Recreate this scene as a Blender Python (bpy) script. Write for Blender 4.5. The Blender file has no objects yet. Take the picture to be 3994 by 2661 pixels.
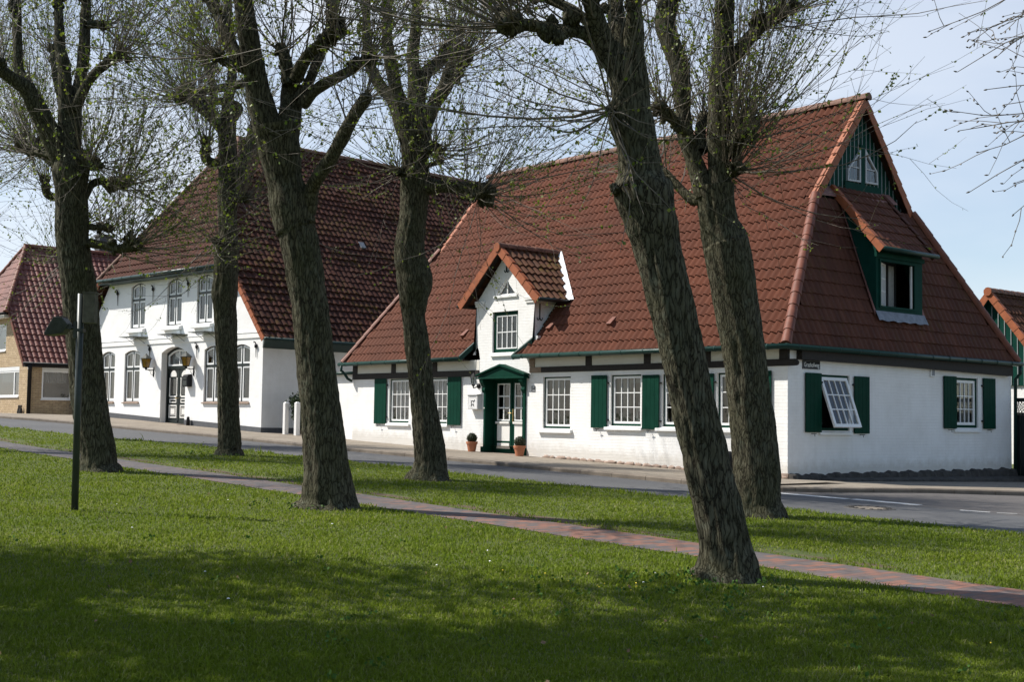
import bpy, math, random
import numpy as np
from mathutils import Vector, Matrix, geometry

random.seed(7)
rng = np.random.default_rng(11)
R_ = math.radians
SC = bpy.context.scene
COL = SC.collection

# ------------------------------------------------------------------ camera
cam_d = bpy.data.cameras.new('camera')
cam = bpy.data.objects.new('camera', cam_d)
COL.objects.link(cam)
SC.camera = cam
fwd = Vector((-0.76382, 0.64255, 0.06084)).normalized()
rgt = Vector((0.64435, 0.76460, 0.01422)).normalized()
upv = rgt.cross(fwd).normalized()
rgt = fwd.cross(upv).normalized()
cam.matrix_world = Matrix(((rgt.x, upv.x, -fwd.x, 17.5416),
                           (rgt.y, upv.y, -fwd.y, -22.6432),
                           (rgt.z, upv.z, -fwd.z, 1.70),
                           (0, 0, 0, 1)))
cam_d.sensor_width = 36.0
cam_d.lens = 36.0 * 5001.0 / 3994.0
cam_d.clip_start = 0.1
cam_d.clip_end = 3000

# ------------------------------------------------------------------ sky, sun, exposure
SUN_EL = R_(49.5)
SUN_H = Vector((-0.745, -0.667))            # horizontal direction towards the sun
sun_dir = Vector((SUN_H.x * math.cos(SUN_EL), SUN_H.y * math.cos(SUN_EL), math.sin(SUN_EL))).normalized()
sl = bpy.data.lights.new('sun', 'SUN')
sl.energy = 4.6
sl.angle = R_(0.53)
sl.color = (1.0, 0.955, 0.88)
so = bpy.data.objects.new('sun', sl)
COL.objects.link(so)
so.rotation_euler = sun_dir.to_track_quat('Z', 'Y').to_euler()

W = bpy.data.worlds.new('World')
SC.world = W
W.use_nodes = True
nt = W.node_tree
for n in list(nt.nodes):
    nt.nodes.remove(n)
wo = nt.nodes.new('ShaderNodeOutputWorld')
bg = nt.nodes.new('ShaderNodeBackground')
sky = nt.nodes.new('ShaderNodeTexSky')
sky.sky_type = 'NISHITA'
sky.sun_disc = False
sky.sun_elevation = SUN_EL
sky.sun_rotation = math.atan2(SUN_H.x, SUN_H.y)
sky.air_density = 1.0
sky.dust_density = 0.6
sky.ozone_density = 1.2
bg.inputs['Strength'].default_value = 0.10
# thin spring cloud veil
tc = nt.nodes.new('ShaderNodeTexCoord')
mp = nt.nodes.new('ShaderNodeMapping')
mp.inputs['Scale'].default_value = (1.6, 1.6, 5.0)
nz = nt.nodes.new('ShaderNodeTexNoise')
nz.inputs['Scale'].default_value = 1.7
nz.inputs['Detail'].default_value = 5.0
nz.inputs['Roughness'].default_value = 0.5
cr = nt.nodes.new('ShaderNodeValToRGB')
cr.color_ramp.elements[0].position = 0.34
cr.color_ramp.elements[0].color = (0.20, 0.20, 0.20, 1)
cr.color_ramp.elements[1].position = 0.66
cr.color_ramp.elements[1].color = (0.66, 0.66, 0.66, 1)
mx = nt.nodes.new('ShaderNodeMix')
mx.data_type = 'RGBA'
mx.inputs['B'].default_value = (5.6, 6.0, 6.7, 1)
nt.links.new(tc.outputs['Generated'], mp.inputs['Vector'])
nt.links.new(mp.outputs['Vector'], nz.inputs['Vector'])
nt.links.new(nz.outputs['Fac'], cr.inputs['Fac'])
sx_ = nt.nodes.new('ShaderNodeSeparateXYZ')
nt.links.new(tc.outputs['Generated'], sx_.inputs[0])
mr = nt.nodes.new('ShaderNodeMapRange')
mr.interpolation_type = 'SMOOTHSTEP'
mr.inputs['From Min'].default_value = 0.15
mr.inputs['From Max'].default_value = -0.95
mr.inputs['To Min'].default_value = 0.22
mr.inputs['To Max'].default_value = 1.5
nt.links.new(sx_.outputs[0], mr.inputs['Value'])
mu = nt.nodes.new('ShaderNodeMath')
mu.operation = 'MULTIPLY'
nt.links.new(cr.outputs['Color'], mu.inputs[0])
nt.links.new(mr.outputs[0], mu.inputs[1])
nt.links.new(mu.outputs[0], mx.inputs['Factor'])
nt.links.new(sky.outputs['Color'], mx.inputs['A'])
nt.links.new(mx.outputs['Result'], bg.inputs['Color'])
nt.links.new(bg.outputs['Background'], wo.inputs['Surface'])

SC.view_settings.view_transform = 'Standard'
SC.view_settings.look = 'None'
SC.view_settings.exposure = 0.62
SC.view_settings.gamma = 1.0
SC.view_settings.use_curve_mapping = False
SC.render.engine = 'CYCLES'
SC.cycles.max_bounces = 6
SC.cycles.transparent_max_bounces = 12

# ------------------------------------------------------------------ materials
MATS = {}


class NT:
    def __init__(self, name):
        self.m = bpy.data.materials.new(name)
        self.m.use_nodes = True
        self.t = self.m.node_tree
        self.b = self.t.nodes['Principled BSDF']
        self.out = self.t.nodes['Material Output']

    def n(self, typ, **kw):
        nd = self.t.nodes.new(typ)
        for k, v in kw.items():
            if hasattr(nd, k):
                setattr(nd, k, v)
            else:
                nd.inputs[k.replace('_', ' ')].default_value = v
        return nd

    def l(self, a, b):
        self.t.links.new(a, b)

    def coord(self, scale=(1, 1, 1), swap=None, out='Object'):
        tc = self.n('ShaderNodeTexCoord')
        v = tc.outputs[out]
        if swap:
            s = self.n('ShaderNodeSeparateXYZ')
            self.l(v, s.inputs[0])
            c = self.n('ShaderNodeCombineXYZ')
            for i, ch in enumerate(swap):
                if ch != '0':
                    self.l(s.outputs['XYZ'.index(ch)], c.inputs[i])
            v = c.outputs[0]
        mp = self.n('ShaderNodeMapping')
        mp.inputs['Scale'].default_value = scale
        self.l(v, mp.inputs['Vector'])
        return mp.outputs[0]

    def noise(self, vec, scale, detail=4, rough=0.55):
        nd = self.n('ShaderNodeTexNoise')
        nd.inputs['Scale'].default_value = scale
        nd.inputs['Detail'].default_value = detail
        nd.inputs['Roughness'].default_value = rough
        self.l(vec, nd.inputs['Vector'])
        return nd.outputs['Fac']

    def ramp(self, fac, stops):
        r = self.n('ShaderNodeValToRGB')
        el = r.color_ramp.elements
        while len(el) < len(stops):
            el.new(0.5)
        for e, (p, c) in zip(el, stops):
            e.position = p
            e.color = (c[0], c[1], c[2], 1) if not isinstance(c, (int, float)) else (c, c, c, 1)
        self.l(fac, r.inputs['Fac'])
        return r.outputs['Color']

    def mix(self, fac, a, b, typ='MIX'):
        m = self.n('ShaderNodeMix')
        m.data_type = 'RGBA'
        m.blend_type = typ
        for s, v in (('Factor', fac), ('A', a), ('B', b)):
            if isinstance(v, (int, float)):
                m.inputs[s].default_value = v
            elif isinstance(v, tuple):
                m.inputs[s].default_value = (v[0], v[1], v[2], 1)
            else:
                self.l(v, m.inputs[s])
        return m.outputs['Result']

    def math(self, op, a, b=None):
        m = self.n('ShaderNodeMath', operation=op)
        for i, v in enumerate((a, b)):
            if v is None:
                continue
            if isinstance(v, (int, float)):
                m.inputs[i].default_value = v
            else:
                self.l(v, m.inputs[i])
        return m.outputs[0]

    def bump(self, h, strength=0.5, dist=0.02, prev=None):
        b = self.n('ShaderNodeBump')
        b.inputs['Strength'].default_value = strength
        b.inputs['Distance'].default_value = dist
        self.l(h, b.inputs['Height'])
        if prev is not None:
            self.l(prev, b.inputs['Normal'])
        self.l(b.outputs[0], self.b.inputs['Normal'])
        return b.outputs[0]

    def color(self, c):
        if isinstance(c, tuple):
            self.b.inputs['Base Color'].default_value = (c[0], c[1], c[2], 1)
        else:
            self.l(c, self.b.inputs['Base Color'])

    def rough(self, r):
        if isinstance(r, (int, float)):
            self.b.inputs['Roughness'].default_value = r
        else:
            self.l(r, self.b.inputs['Roughness'])


def simple(name, c, rough=0.5, metal=0.0, var=0.18, scale=9.0, bump=0.0, spec=0.35):
    m = NT(name)
    v = m.coord()
    f = m.noise(v, scale, 5)
    lo = tuple(x * (1 - var) for x in c)
    hi = tuple(min(1, x * (1 + var)) for x in c)
    m.color(m.ramp(f, [(0.3, lo), (0.7, hi)]))
    m.rough(rough)
    m.b.inputs['Metallic'].default_value = metal
    m.b.inputs['Specular IOR Level'].default_value = spec
    if bump:
        m.bump(m.noise(v, scale * 6, 3), 0.4, bump)
    MATS[name] = m.m
    return m.m


def white_brick(name, swap):
    m = NT(name)
    v = m.coord((1, 1, 1), swap)
    # slightly wavy courses
    wv = m.noise(m.coord(), 0.9, 3)
    va = m.n('ShaderNodeVectorMath', operation='ADD')
    c = m.n('ShaderNodeCombineXYZ')
    m.l(m.math('MULTIPLY', wv, 0.06), c.inputs[1])
    m.l(v, va.inputs[0])
    m.l(c.outputs[0], va.inputs[1])
    br = m.n('ShaderNodeTexBrick')
    br.inputs['Scale'].default_value = 1.0
    br.inputs['Brick Width'].default_value = 0.25
    br.inputs['Row Height'].default_value = 0.077
    br.inputs['Mortar Size'].default_value = 0.007
    br.inputs['Mortar Smooth'].default_value = 0.7
    br.inputs['Color1'].default_value = (1, 1, 1, 1)
    br.inputs['Color2'].default_value = (0.72, 0.72, 0.72, 1)
    br.inputs['Mortar'].default_value = (0.0, 0.0, 0.0, 1)
    m.l(va.outputs[0], br.inputs['Vector'])
    f = m.noise(m.coord(), 1.3, 6, 0.65)
    base = m.ramp(f, [(0.25, (0.70, 0.685, 0.66)), (0.6, (0.81, 0.80, 0.785))])
    # dirt low on the wall and in joints
    patch = m.noise(m.coord((1, 1, 1)), 0.7, 3)
    joint = m.math('MULTIPLY', m.math('SUBTRACT', 1.0, br.outputs['Color']), m.math('MULTIPLY', patch, 0.12))
    base = m.mix(joint, base, (0.42, 0.40, 0.36))
    sz = m.n('ShaderNodeSeparateXYZ')
    m.l(m.n('ShaderNodeTexCoord').outputs['Object'], sz.inputs[0])
    h = m.math('ADD', sz.outputs[2], m.math('ADD', m.math('MULTIPLY', sz.outputs[0], 0.0265), -0.47))
    h = m.math('SUBTRACT', h, m.math('MULTIPLY', m.noise(m.coord(), 5.0, 5), 0.42))
    base = m.mix(m.ramp(h, [(0.0, 0.55), (0.22, 0.0)]), base, (0.46, 0.42, 0.36))
    st = m.noise(m.coord((5, 5, 0.35)), 1.0, 5, 0.6)
    base = m.mix(m.ramp(st, [(0.52, 0.0), (0.80, 0.22)]), base, (0.55, 0.54, 0.50))
    m.color(base)
    m.rough(0.75)
    b1 = m.bump(br.outputs['Color'], 0.55, 0.006)
    m.bump(m.noise(m.coord(), 34, 5, 0.6), 0.32, 0.008, b1)
    MATS[name] = m.m
    return m.m


white_brick('white_brick_front', 'XZ0')
white_brick('white_brick_side', 'YZ0')


def plaster(name, c):
    m = NT(name)
    v = m.coord()
    f = m.noise(v, 1.1, 6, 0.65)
    m.color(m.ramp(f, [(0.25, tuple(x * 0.9 for x in c)), (0.65, c)]))
    m.rough(0.8)
    b = m.bump(m.noise(v, 17, 4, 0.6), 0.55, 0.012)
    m.bump(m.noise(v, 3.0, 3), 0.5, 0.03, b)
    MATS[name] = m.m


plaster('white_plaster', (0.81, 0.80, 0.785))
plaster('cream_infill', (0.70, 0.67, 0.60))


def tile_mat(name, c1, c2, dark, moss=0.0, lichen=0.2, rough=0.62, spec=0.08):
    m = NT(name)
    v = m.coord()
    at = m.n('ShaderNodeAttribute', attribute_name='tile')
    f1 = m.noise(v, 0.55, 5, 0.6)
    f2 = m.noise(v, 14, 4, 0.6)
    col = m.ramp(at.outputs['Fac'], [(0.0, c1), (0.55, c2), (1.0, tuple(x * 1.12 for x in c2))])
    col = m.mix(m.ramp(f1, [(0.35, 0.0), (0.75, 0.75)]), col, dark)
    col = m.mix(m.ramp(f2, [(0.45, 0.0), (0.8, 0.5)]), col, dark)
    if lichen:
        vo = m.n('ShaderNodeTexVoronoi')
        vo.inputs['Scale'].default_value = 5.0
        m.l(v, vo.inputs['Vector'])
        d = m.ramp(vo.outputs['Distance'], [(0.05, lichen), (0.10, 0.0)])
        col = m.mix(d, col, (0.34, 0.30, 0.24))
    if moss:
        f3 = m.noise(v, 0.8, 4, 0.6)
        f4 = m.noise(v, 6.5, 4, 0.6)
        mm = m.math('MULTIPLY', m.ramp(f3, [(0.45, 0.0), (0.62, 1.0)]), m.ramp(f4, [(0.5, 0.0), (0.62, moss)]))
        col = m.mix(mm, col, (0.095, 0.064, 0.016))
    m.color(col)
    m.rough(rough)
    m.b.inputs['Specular IOR Level'].default_value = spec
    m.bump(m.noise(v, 55, 3), 0.3, 0.004)
    MATS[name] = m.m


tile_mat('tile_red', (0.121, 0.044, 0.026), (0.139, 0.050, 0.029), (0.088, 0.038, 0.026), 0.0, 0.22, 0.65)
tile_mat('tile_old', (0.058, 0.024, 0.017), (0.072, 0.029, 0.020), (0.036, 0.020, 0.016), 0.9, 0.12, 0.65)
tile_mat('tile_front', (0.064, 0.023, 0.016), (0.078, 0.028, 0.019), (0.045, 0.020, 0.015), 0.3, 0.05, 0.75)
tile_mat('tile_hip', (0.085, 0.033, 0.022), (0.110, 0.043, 0.027), (0.055, 0.026, 0.020), 0.25, 0.15, 0.7)
tile_mat('tile_rose', (0.165, 0.062, 0.047), (0.205, 0.077, 0.058), (0.11, 0.046, 0.038), 0.0, 0.1, 0.6, 0.25)
tile_mat('tile_brown', (0.085, 0.040, 0.026), (0.120, 0.056, 0.034), (0.05, 0.027, 0.018), 0.9, 0.1, 0.6)
tile_mat('tile_dark', (0.060, 0.030, 0.022), (0.080, 0.038, 0.026), (0.04, 0.022, 0.018), 0.5, 0.1, 0.6)
simple('orange_clay', (0.27, 0.080, 0.030), 0.6, 0, 0.22, 6, 0.004)
simple('ridge_clay', (0.15, 0.075, 0.05), 0.7, 0, 0.45, 7, 0.006)
simple('hip_clay', (0.150, 0.050, 0.029), 0.6, 0, 0.25, 6, 0.004)
simple('green_paint', (0.004, 0.037, 0.023), 0.6, 0, 0.12, 5, 0, 0.06)
simple('green_board', (0.005, 0.040, 0.029), 0.6, 0, 0.15, 5, 0, 0.06)
simple('strip_grey', (0.22, 0.25, 0.25), 0.6, 0, 0.1, 9)
simple('dark_green_paint', (0.010, 0.030, 0.026), 0.38, 0, 0.15, 5)
simple('gutter_green', (0.009, 0.036, 0.029), 0.40, 0, 0.15, 5, 0, 0.25)
simple('near_black_green', (0.008, 0.014, 0.013), 0.35, 0, 0.15, 5)
simple('window_white', (0.78, 0.78, 0.77), 0.4, 0, 0.04, 6)
simple('window_grey', (0.45, 0.45, 0.46), 0.45, 0, 0.06, 6)
simple('door_white', (0.74, 0.72, 0.68), 0.42, 0, 0.04, 6)
simple('timber_black', (0.016, 0.012, 0.010), 0.7, 0, 0.4, 12, 0.004)
simple('timber_pale', (0.24, 0.17, 0.12), 0.75, 0, 0.2, 12)
simple('black_iron', (0.011, 0.011, 0.012), 0.5, 0.0, 0.2, 12, 0, 0.2)
simple('lead', (0.20, 0.21, 0.23), 0.5, 0.3, 0.25, 8)
simple('lead_white', (0.62, 0.63, 0.63), 0.45, 0, 0.15, 10)
simple('flash_rose', (0.21, 0.10, 0.085), 0.6, 0, 0.2, 8)
simple('plinth_grey', (0.085, 0.088, 0.095), 0.75, 0, 0.15, 5, 0.004)
simple('fieldstone', (0.050, 0.045, 0.040), 0.85, 0, 0.5, 6, 0.02)
simple('step_stone', (0.26, 0.19, 0.15), 0.8, 0, 0.2, 9, 0.004)
simple('terracotta', (0.42, 0.165, 0.085), 0.75, 0, 0.14, 8, 0.003)
simple('soil_dark', (0.03, 0.022, 0.015), 0.9, 0, 0.3, 30)
simple('room_wall', (0.30, 0.27, 0.235), 0.9, 0, 0.1, 2)
simple('attic_grey', (0.10, 0.10, 0.10), 0.9)
simple('room_floor', (0.14, 0.10, 0.07), 0.6, 0, 0.2, 4)
simple('curtain', (0.45, 0.45, 0.45), 0.9, 0, 0.08, 12)
simple('curtain_grey', (0.27, 0.265, 0.25), 0.9, 0, 0.1, 12)
simple('pole_green', (0.036, 0.044, 0.040), 0.4, 0.1, 0.2, 7)
simple('lamp_housing', (0.045, 0.050, 0.046), 0.5, 0.2, 0.25, 14)
simple('box_wood', (0.10, 0.092, 0.070), 0.8, 0, 0.3, 14, 0.004)
simple('mail_white', (0.72, 0.71, 0.70), 0.4, 0, 0.04, 8)
simple('white_post', (0.70, 0.69, 0.67), 0.5, 0, 0.07, 6)
simple('sign_black', (0.010, 0.010, 0.014), 0.5, 0, 0.2, 9, 0, 0.1)
simple('sign_white', (0.70, 0.70, 0.68), 0.5, 0, 0.05, 9)
simple('road_paint', (0.62, 0.61, 0.58), 0.7, 0, 0.2, 9)
simple('cast_iron', (0.085, 0.078, 0.07), 0.6, 0.2, 0.3, 20, 0.01)
simple('brass', (0.35, 0.25, 0.10), 0.35, 0.8, 0.1, 9)
simple('plant_leaf', (0.030, 0.052, 0.018), 0.55, 0, 0.45, 30)
simple('bush_leaf', (0.028, 0.036, 0.014), 0.6, 0, 0.45, 40)
simple('flower_pink', (0.45, 0.10, 0.12), 0.6, 0, 0.2, 40)
simple('dandelion', (0.75, 0.55, 0.03), 0.7, 0, 0.1, 40)
simple('daisy', (0.80, 0.80, 0.78), 0.7, 0, 0.05, 40)
simple('weed_leaf', (0.062, 0.125, 0.022), 0.6, 0, 0.4, 30, 0, 0.1)
simple('dead_leaf', (0.22, 0.14, 0.075), 0.8, 0, 0.35, 40)
simple('candle', (0.75, 0.74, 0.70), 0.6, 0, 0.05, 10)


def amber():
    m = NT('amber_glass')
    m.color(m.ramp(m.noise(m.coord(), 9, 3), [(0.3, (0.20, 0.10, 0.010)), (0.7, (0.42, 0.24, 0.03))]))
    m.rough(0.12)
    m.b.inputs['Transmission Weight'].default_value = 0.25
    MATS['amber_glass'] = m.m


amber()


def glass():
    m = NT('glass')
    t = m.t
    tr = m.n('ShaderNodeBsdfTransparent')
    tr.inputs[0].default_value = (0.86, 0.88, 0.87, 1)
    gl = m.n('ShaderNodeBsdfGlossy')
    gl.inputs['Roughness'].default_value = 0.015
    gl.inputs['Color'].default_value = (1, 1, 1, 1)
    fr = m.n('ShaderNodeFresnel')
    fr.inputs['IOR'].default_value = 1.5
    bp = m.n('ShaderNodeBump')
    bp.inputs['Strength'].default_value = 0.15
    bp.inputs['Distance'].default_value = 0.02
    m.l(m.noise(m.coord(), 3.0, 2), bp.inputs['Height'])
    m.l(bp.outputs[0], gl.inputs['Normal'])
    mxs = m.n('ShaderNodeMixShader')
    f2 = m.math('MULTIPLY', fr.outputs[0], 1.5)
    m.l(f2, mxs.inputs[0])
    m.l(tr.outputs[0], mxs.inputs[1])
    m.l(gl.outputs[0], mxs.inputs[2])
    m.l(mxs.outputs[0], m.out.inputs['Surface'])
    MATS['glass'] = m.m


glass()


def yellow_brick(name, swap):
    m = NT(name)
    v = m.coord((1, 1, 1), swap)
    br = m.n('ShaderNodeTexBrick')
    br.inputs['Scale'].default_value = 1.0
    br.inputs['Brick Width'].default_value = 0.25
    br.inputs['Row Height'].default_value = 0.077
    br.inputs['Mortar Size'].default_value = 0.008
    br.inputs['Color1'].default_value = (0.40, 0.29, 0.155, 1)
    br.inputs['Color2'].default_value = (0.52, 0.39, 0.235, 1)
    br.inputs['Mortar'].default_value = (0.22, 0.17, 0.12, 1)
    m.l(v, br.inputs['Vector'])
    m.color(m.mix(m.ramp(m.noise(m.coord(), 5, 5), [(0.4, 0.0), (0.75, 0.6)]), br.outputs['Color'], (0.24, 0.16, 0.10)))
    m.rough(0.85)
    m.bump(br.outputs['Fac'], 0.4, -0.006)
    MATS[name] = m.m


yellow_brick('yellow_brick_front', 'XZ0')
yellow_brick('yellow_brick_side', 'YZ0')


def asphalt():
    m = NT('asphalt')
    v = m.coord()
    f = m.noise(v, 0.35, 5, 0.6)
    g = m.noise(v, 90, 3)
    c = m.ramp(f, [(0.3, (0.070, 0.071, 0.074)), (0.7, (0.098, 0.098, 0.099))])
    st = m.noise(m.coord((0.35, 2.2, 1)), 1.1, 4)
    c = m.mix(m.ramp(st, [(0.50, 0.0), (0.72, 0.45)]), c, (0.052, 0.053, 0.056))
    sx = m.n('ShaderNodeSeparateXYZ')
    m.l(m.n('ShaderNodeTexCoord').outputs['Object'], sx.inputs[0])
    # browner older surface in the side street
    w = m.math('ADD', sx.outputs[1], m.math('MULTIPLY', sx.outputs[0], -0.02))
    w = m.math('ADD', w, m.math('MULTIPLY', m.noise(v, 1.2, 4), 0.5))
    side = m.n('ShaderNodeMapRange')
    side.inputs['From Min'].default_value = -3.15
    side.inputs['From Max'].default_value = -2.75
    m.l(w, side.inputs['Value'])
    c = m.mix(side.outputs[0], c, (0.105, 0.094, 0.086))
    c = m.mix(m.ramp(g, [(0.35, 0.35), (0.65, 0.0)]), c, (0.035, 0.035, 0.036))
    m.color(c)
    m.rough(0.8)
    m.bump(g, 0.5, 0.006)
    MATS['asphalt'] = m.m


asphalt()


def pavement():
    m = NT('pavement_sand')
    v = m.coord()
    f = m.noise(v, 0.8, 6, 0.65)
    c = m.ramp(f, [(0.3, (0.190, 0.155, 0.115)), (0.7, (0.275, 0.235, 0.185))])
    br = m.n('ShaderNodeTexBrick')
    br.inputs['Scale'].default_value = 1.0
    br.inputs['Brick Width'].default_value = 0.30
    br.inputs['Row Height'].default_value = 0.30
    br.inputs['Mortar Size'].default_value = 0.006
    br.inputs['Color1'].default_value = (1, 1, 1, 1)
    br.inputs['Color2'].default_value = (0.85, 0.85, 0.85, 1)
    br.inputs['Mortar'].default_value = (0.55, 0.5, 0.45, 1)
    m.l(v, br.inputs['Vector'])
    c = m.mix(0.8, c, br.outputs['Color'], 'MULTIPLY')
    c = m.mix(m.ramp(m.noise(v, 9, 5), [(0.5, 0.0), (0.75, 0.5)]), c, (0.10, 0.085, 0.065))
    m.color(c)
    m.rough(0.9)
    m.bump(m.noise(v, 30, 4), 0.4, 0.008)
    MATS['pavement_sand'] = m.m
    m = NT('kerb_stone')
    v = m.coord()
    c = m.ramp(m.noise(v, 3, 6, 0.65), [(0.3, (0.115, 0.092, 0.070)), (0.7, (0.185, 0.152, 0.118))])
    m.color(c)
    m.rough(0.85)
    m.bump(m.noise(v, 25, 4), 0.5, 0.012)
    MATS['kerb_stone'] = m.m


pavement()


def path_mat():
    m = NT('path_brick')
    v = m.coord()
    br = m.n('ShaderNodeTexBrick')
    br.inputs['Scale'].default_value = 1.0
    br.inputs['Brick Width'].default_value = 0.20
    br.inputs['Row Height'].default_value = 0.105
    br.inputs['Mortar Size'].default_value = 0.005
    br.inputs['Color1'].default_value = (0.0, 0.0, 0.0, 1)
    br.inputs['Color2'].default_value = (1, 1, 1, 1)
    br.inputs['Mortar'].default_value = (0.4, 0.4, 0.4, 1)
    br.inputs['Bias'].default_value = 0.0
    m.l(m.coord((1, 1, 1), 'YX0'), br.inputs['Vector'])
    big = m.noise(v, 0.55, 3)
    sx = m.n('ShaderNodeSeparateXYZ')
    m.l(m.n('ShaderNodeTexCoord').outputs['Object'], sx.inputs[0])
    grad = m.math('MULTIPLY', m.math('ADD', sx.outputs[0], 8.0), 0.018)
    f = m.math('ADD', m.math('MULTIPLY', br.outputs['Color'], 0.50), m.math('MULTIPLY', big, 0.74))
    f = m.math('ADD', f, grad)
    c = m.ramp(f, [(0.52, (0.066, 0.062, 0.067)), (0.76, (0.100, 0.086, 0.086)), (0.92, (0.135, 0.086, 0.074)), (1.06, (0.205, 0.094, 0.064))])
    c = m.mix(m.math('MULTIPLY', br.outputs['Fac'], 0.75), c, (0.055, 0.045, 0.036))
    c = m.mix(m.ramp(m.noise(v, 4, 5), [(0.45, 0.0), (0.8, 0.6)]), c, (0.10, 0.088, 0.075))
    m.color(c)
    m.rough(0.85)
    m.bump(br.outputs['Fac'], 0.5, -0.008)
    MATS['path_brick'] = m.m


path_mat()


def ground_mat():
    m = NT('turf')
    v = m.coord()
    f = m.noise(v, 0.6, 6, 0.65)
    g = m.noise(v, 24, 4, 0.7)
    c = m.ramp(f, [(0.3, (0.070, 0.098, 0.012)), (0.7, (0.11, 0.14, 0.022))])
    c = m.mix(m.ramp(g, [(0.4, 0.55), (0.62, 0.0)]), c, (0.016, 0.022, 0.006))
    # bare soil beside the path
    sx = m.n('ShaderNodeSeparateXYZ')
    m.l(m.n('ShaderNodeTexCoord').outputs['Object'], sx.inputs[0])
    d = m.math('ABSOLUTE', m.math('ADD', sx.outputs[1], 10.75))
    w = m.math('ADD', m.math('MULTIPLY', m.noise(m.coord((0.5, 1, 1)), 0.9, 4), 1.3), -0.42)
    s = m.math('SUBTRACT', w, d)
    s = m.ramp(s, [(0.0, 0.0), (0.12, 1.0)])
    soil = m.ramp(m.noise(v, 12, 5), [(0.3, (0.070, 0.046, 0.028)), (0.7, (0.125, 0.085, 0.052))])
    c = m.mix(s, c, soil)
    m.color(c)
    m.rough(0.95)
    m.bump(g, 0.8, 0.04)
    MATS['turf'] = m.m
    m = NT('grass_blade')
    gi = m.n('ShaderNodeNewGeometry')
    f = m.noise(m.coord(), 0.45, 5, 0.6)
    f2 = m.noise(m.coord(), 3.0, 4, 0.6)
    c = m.ramp(gi.outputs['Random Per Island'], [(0.0, (0.115, 0.160, 0.011)), (0.5, (0.182, 0.245, 0.020)), (0.84, (0.240, 0.285, 0.042)), (0.97, (0.34, 0.32, 0.16))])
    c = m.mix(m.ramp(f, [(0.35, 0.0), (0.7, 0.6)]), c, (0.105, 0.170, 0.012))
    c = m.mix(m.ramp(f2, [(0.5, 0.0), (0.8, 0.4)]), c, (0.210, 0.230, 0.05))
    m.color(c)
    m.rough(0.7)
    m.b.inputs['Specular IOR Level'].default_value = 0.05
    tl = m.n('ShaderNodeBsdfTranslucent')
    m.l(m.mix(0.0, c, c), tl.inputs[0])
    ms = m.n('ShaderNodeMixShader')
    ms.inputs[0].default_value = 0.40
    m.l(m.b.outputs[0], ms.inputs[1])
    m.l(tl.outputs[0], ms.inputs[2])
    m.l(ms.outputs[0], m.out.inputs['Surface'])
    MATS['grass_blade'] = m.m


ground_mat()


def bark():
    m = NT('bark')
    v = m.coord((1, 1, 0.22))
    v2 = m.coord()
    w = m.noise(v2, 3.0, 3)
    va = m.n('ShaderNodeVectorMath', operation='ADD')
    c3 = m.n('ShaderNodeCombineXYZ')
    for i in range(2):
        m.l(m.math('MULTIPLY', w, 0.10), c3.inputs[i])
    m.l(v, va.inputs[0])
    m.l(c3.outputs[0], va.inputs[1])
    r = m.noise(va.outputs[0], 26, 6, 0.68)
    vor = m.n('ShaderNodeTexVoronoi', feature='DISTANCE_TO_EDGE')
    vor.inputs['Scale'].default_value = 25.0
    mp2 = m.n('ShaderNodeMapping')
    mp2.inputs['Scale'].default_value = (1, 1, 0.75)
    m.l(va.outputs[0], mp2.inputs['Vector'])
    wv = m.n('ShaderNodeVectorMath', operation='ADD')
    wc = m.n('ShaderNodeCombineXYZ')
    for i in range(3):
        m.l(m.math('MULTIPLY', m.noise(va.outputs[0], 40 + 7 * i, 3), 0.035), wc.inputs[i])
    m.l(mp2.outputs[0], wv.inputs[0])
    m.l(wc.outputs[0], wv.inputs[1])
    m.l(wv.outputs[0], vor.inputs['Vector'])
    crack = m.ramp(vor.outputs['Distance'], [(0.0, 0.0), (0.085, 0.75), (0.4, 1.0)])
    hgt = m.math('ADD', m.math('MULTIPLY', crack, 0.6), m.math('MULTIPLY', r, 0.6))
    big = m.noise(v2, 1.4, 4)
    c = m.ramp(hgt, [(0.34, (0.026, 0.022, 0.015)), (0.60, (0.052, 0.046, 0.031)), (0.80, (0.083, 0.076, 0.051)), (1.0, (0.150, 0.139, 0.100))])
    c = m.mix(m.ramp(big, [(0.42, 0.0), (0.70, 0.5)]), c, (0.042, 0.047, 0.020))
    lich = m.math('MULTIPLY', m.ramp(m.noise(v2, 8, 5), [(0.56, 0.0), (0.66, 0.55)]), crack)
    c = m.mix(lich, c, (0.105, 0.115, 0.085))
    m.color(c)
    m.rough(0.95)
    m.b.inputs['Specular IOR Level'].default_value = 0.12
    b = m.bump(hgt, 1.0, 0.020)
    m.bump(m.noise(v2, 70, 3), 0.4, 0.008, b)
    MATS['bark'] = m.m
    simple('twig_bark', (0.13, 0.108, 0.082), 0.6, 0, 0.4, 4)
    for nm, ca, cb in (('young_leaf', (0.10, 0.155, 0.014), (0.20, 0.235, 0.026)),
                       ('bud_leaf', (0.060, 0.080, 0.030), (0.105, 0.12, 0.045)),
                       ('crown_leaf', (0.025, 0.055, 0.010), (0.05, 0.09, 0.015))):
        m = NT(nm)
        gi = m.n('ShaderNodeNewGeometry')
        c = m.ramp(gi.outputs['Random Per Island'], [(0.1, ca), (0.9, cb)])
        m.color(c)
        m.rough(0.5)
        tl = m.n('ShaderNodeBsdfTranslucent')
        m.l(c, tl.inputs[0])
        ms = m.n('ShaderNodeMixShader')
        ms.inputs[0].default_value = 0.45
        m.l(m.b.outputs[0], ms.inputs[1])
        m.l(tl.outputs[0], ms.inputs[2])
        m.l(ms.outputs[0], m.out.inputs['Surface'])
        MATS[nm] = m.m


bark()

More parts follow.
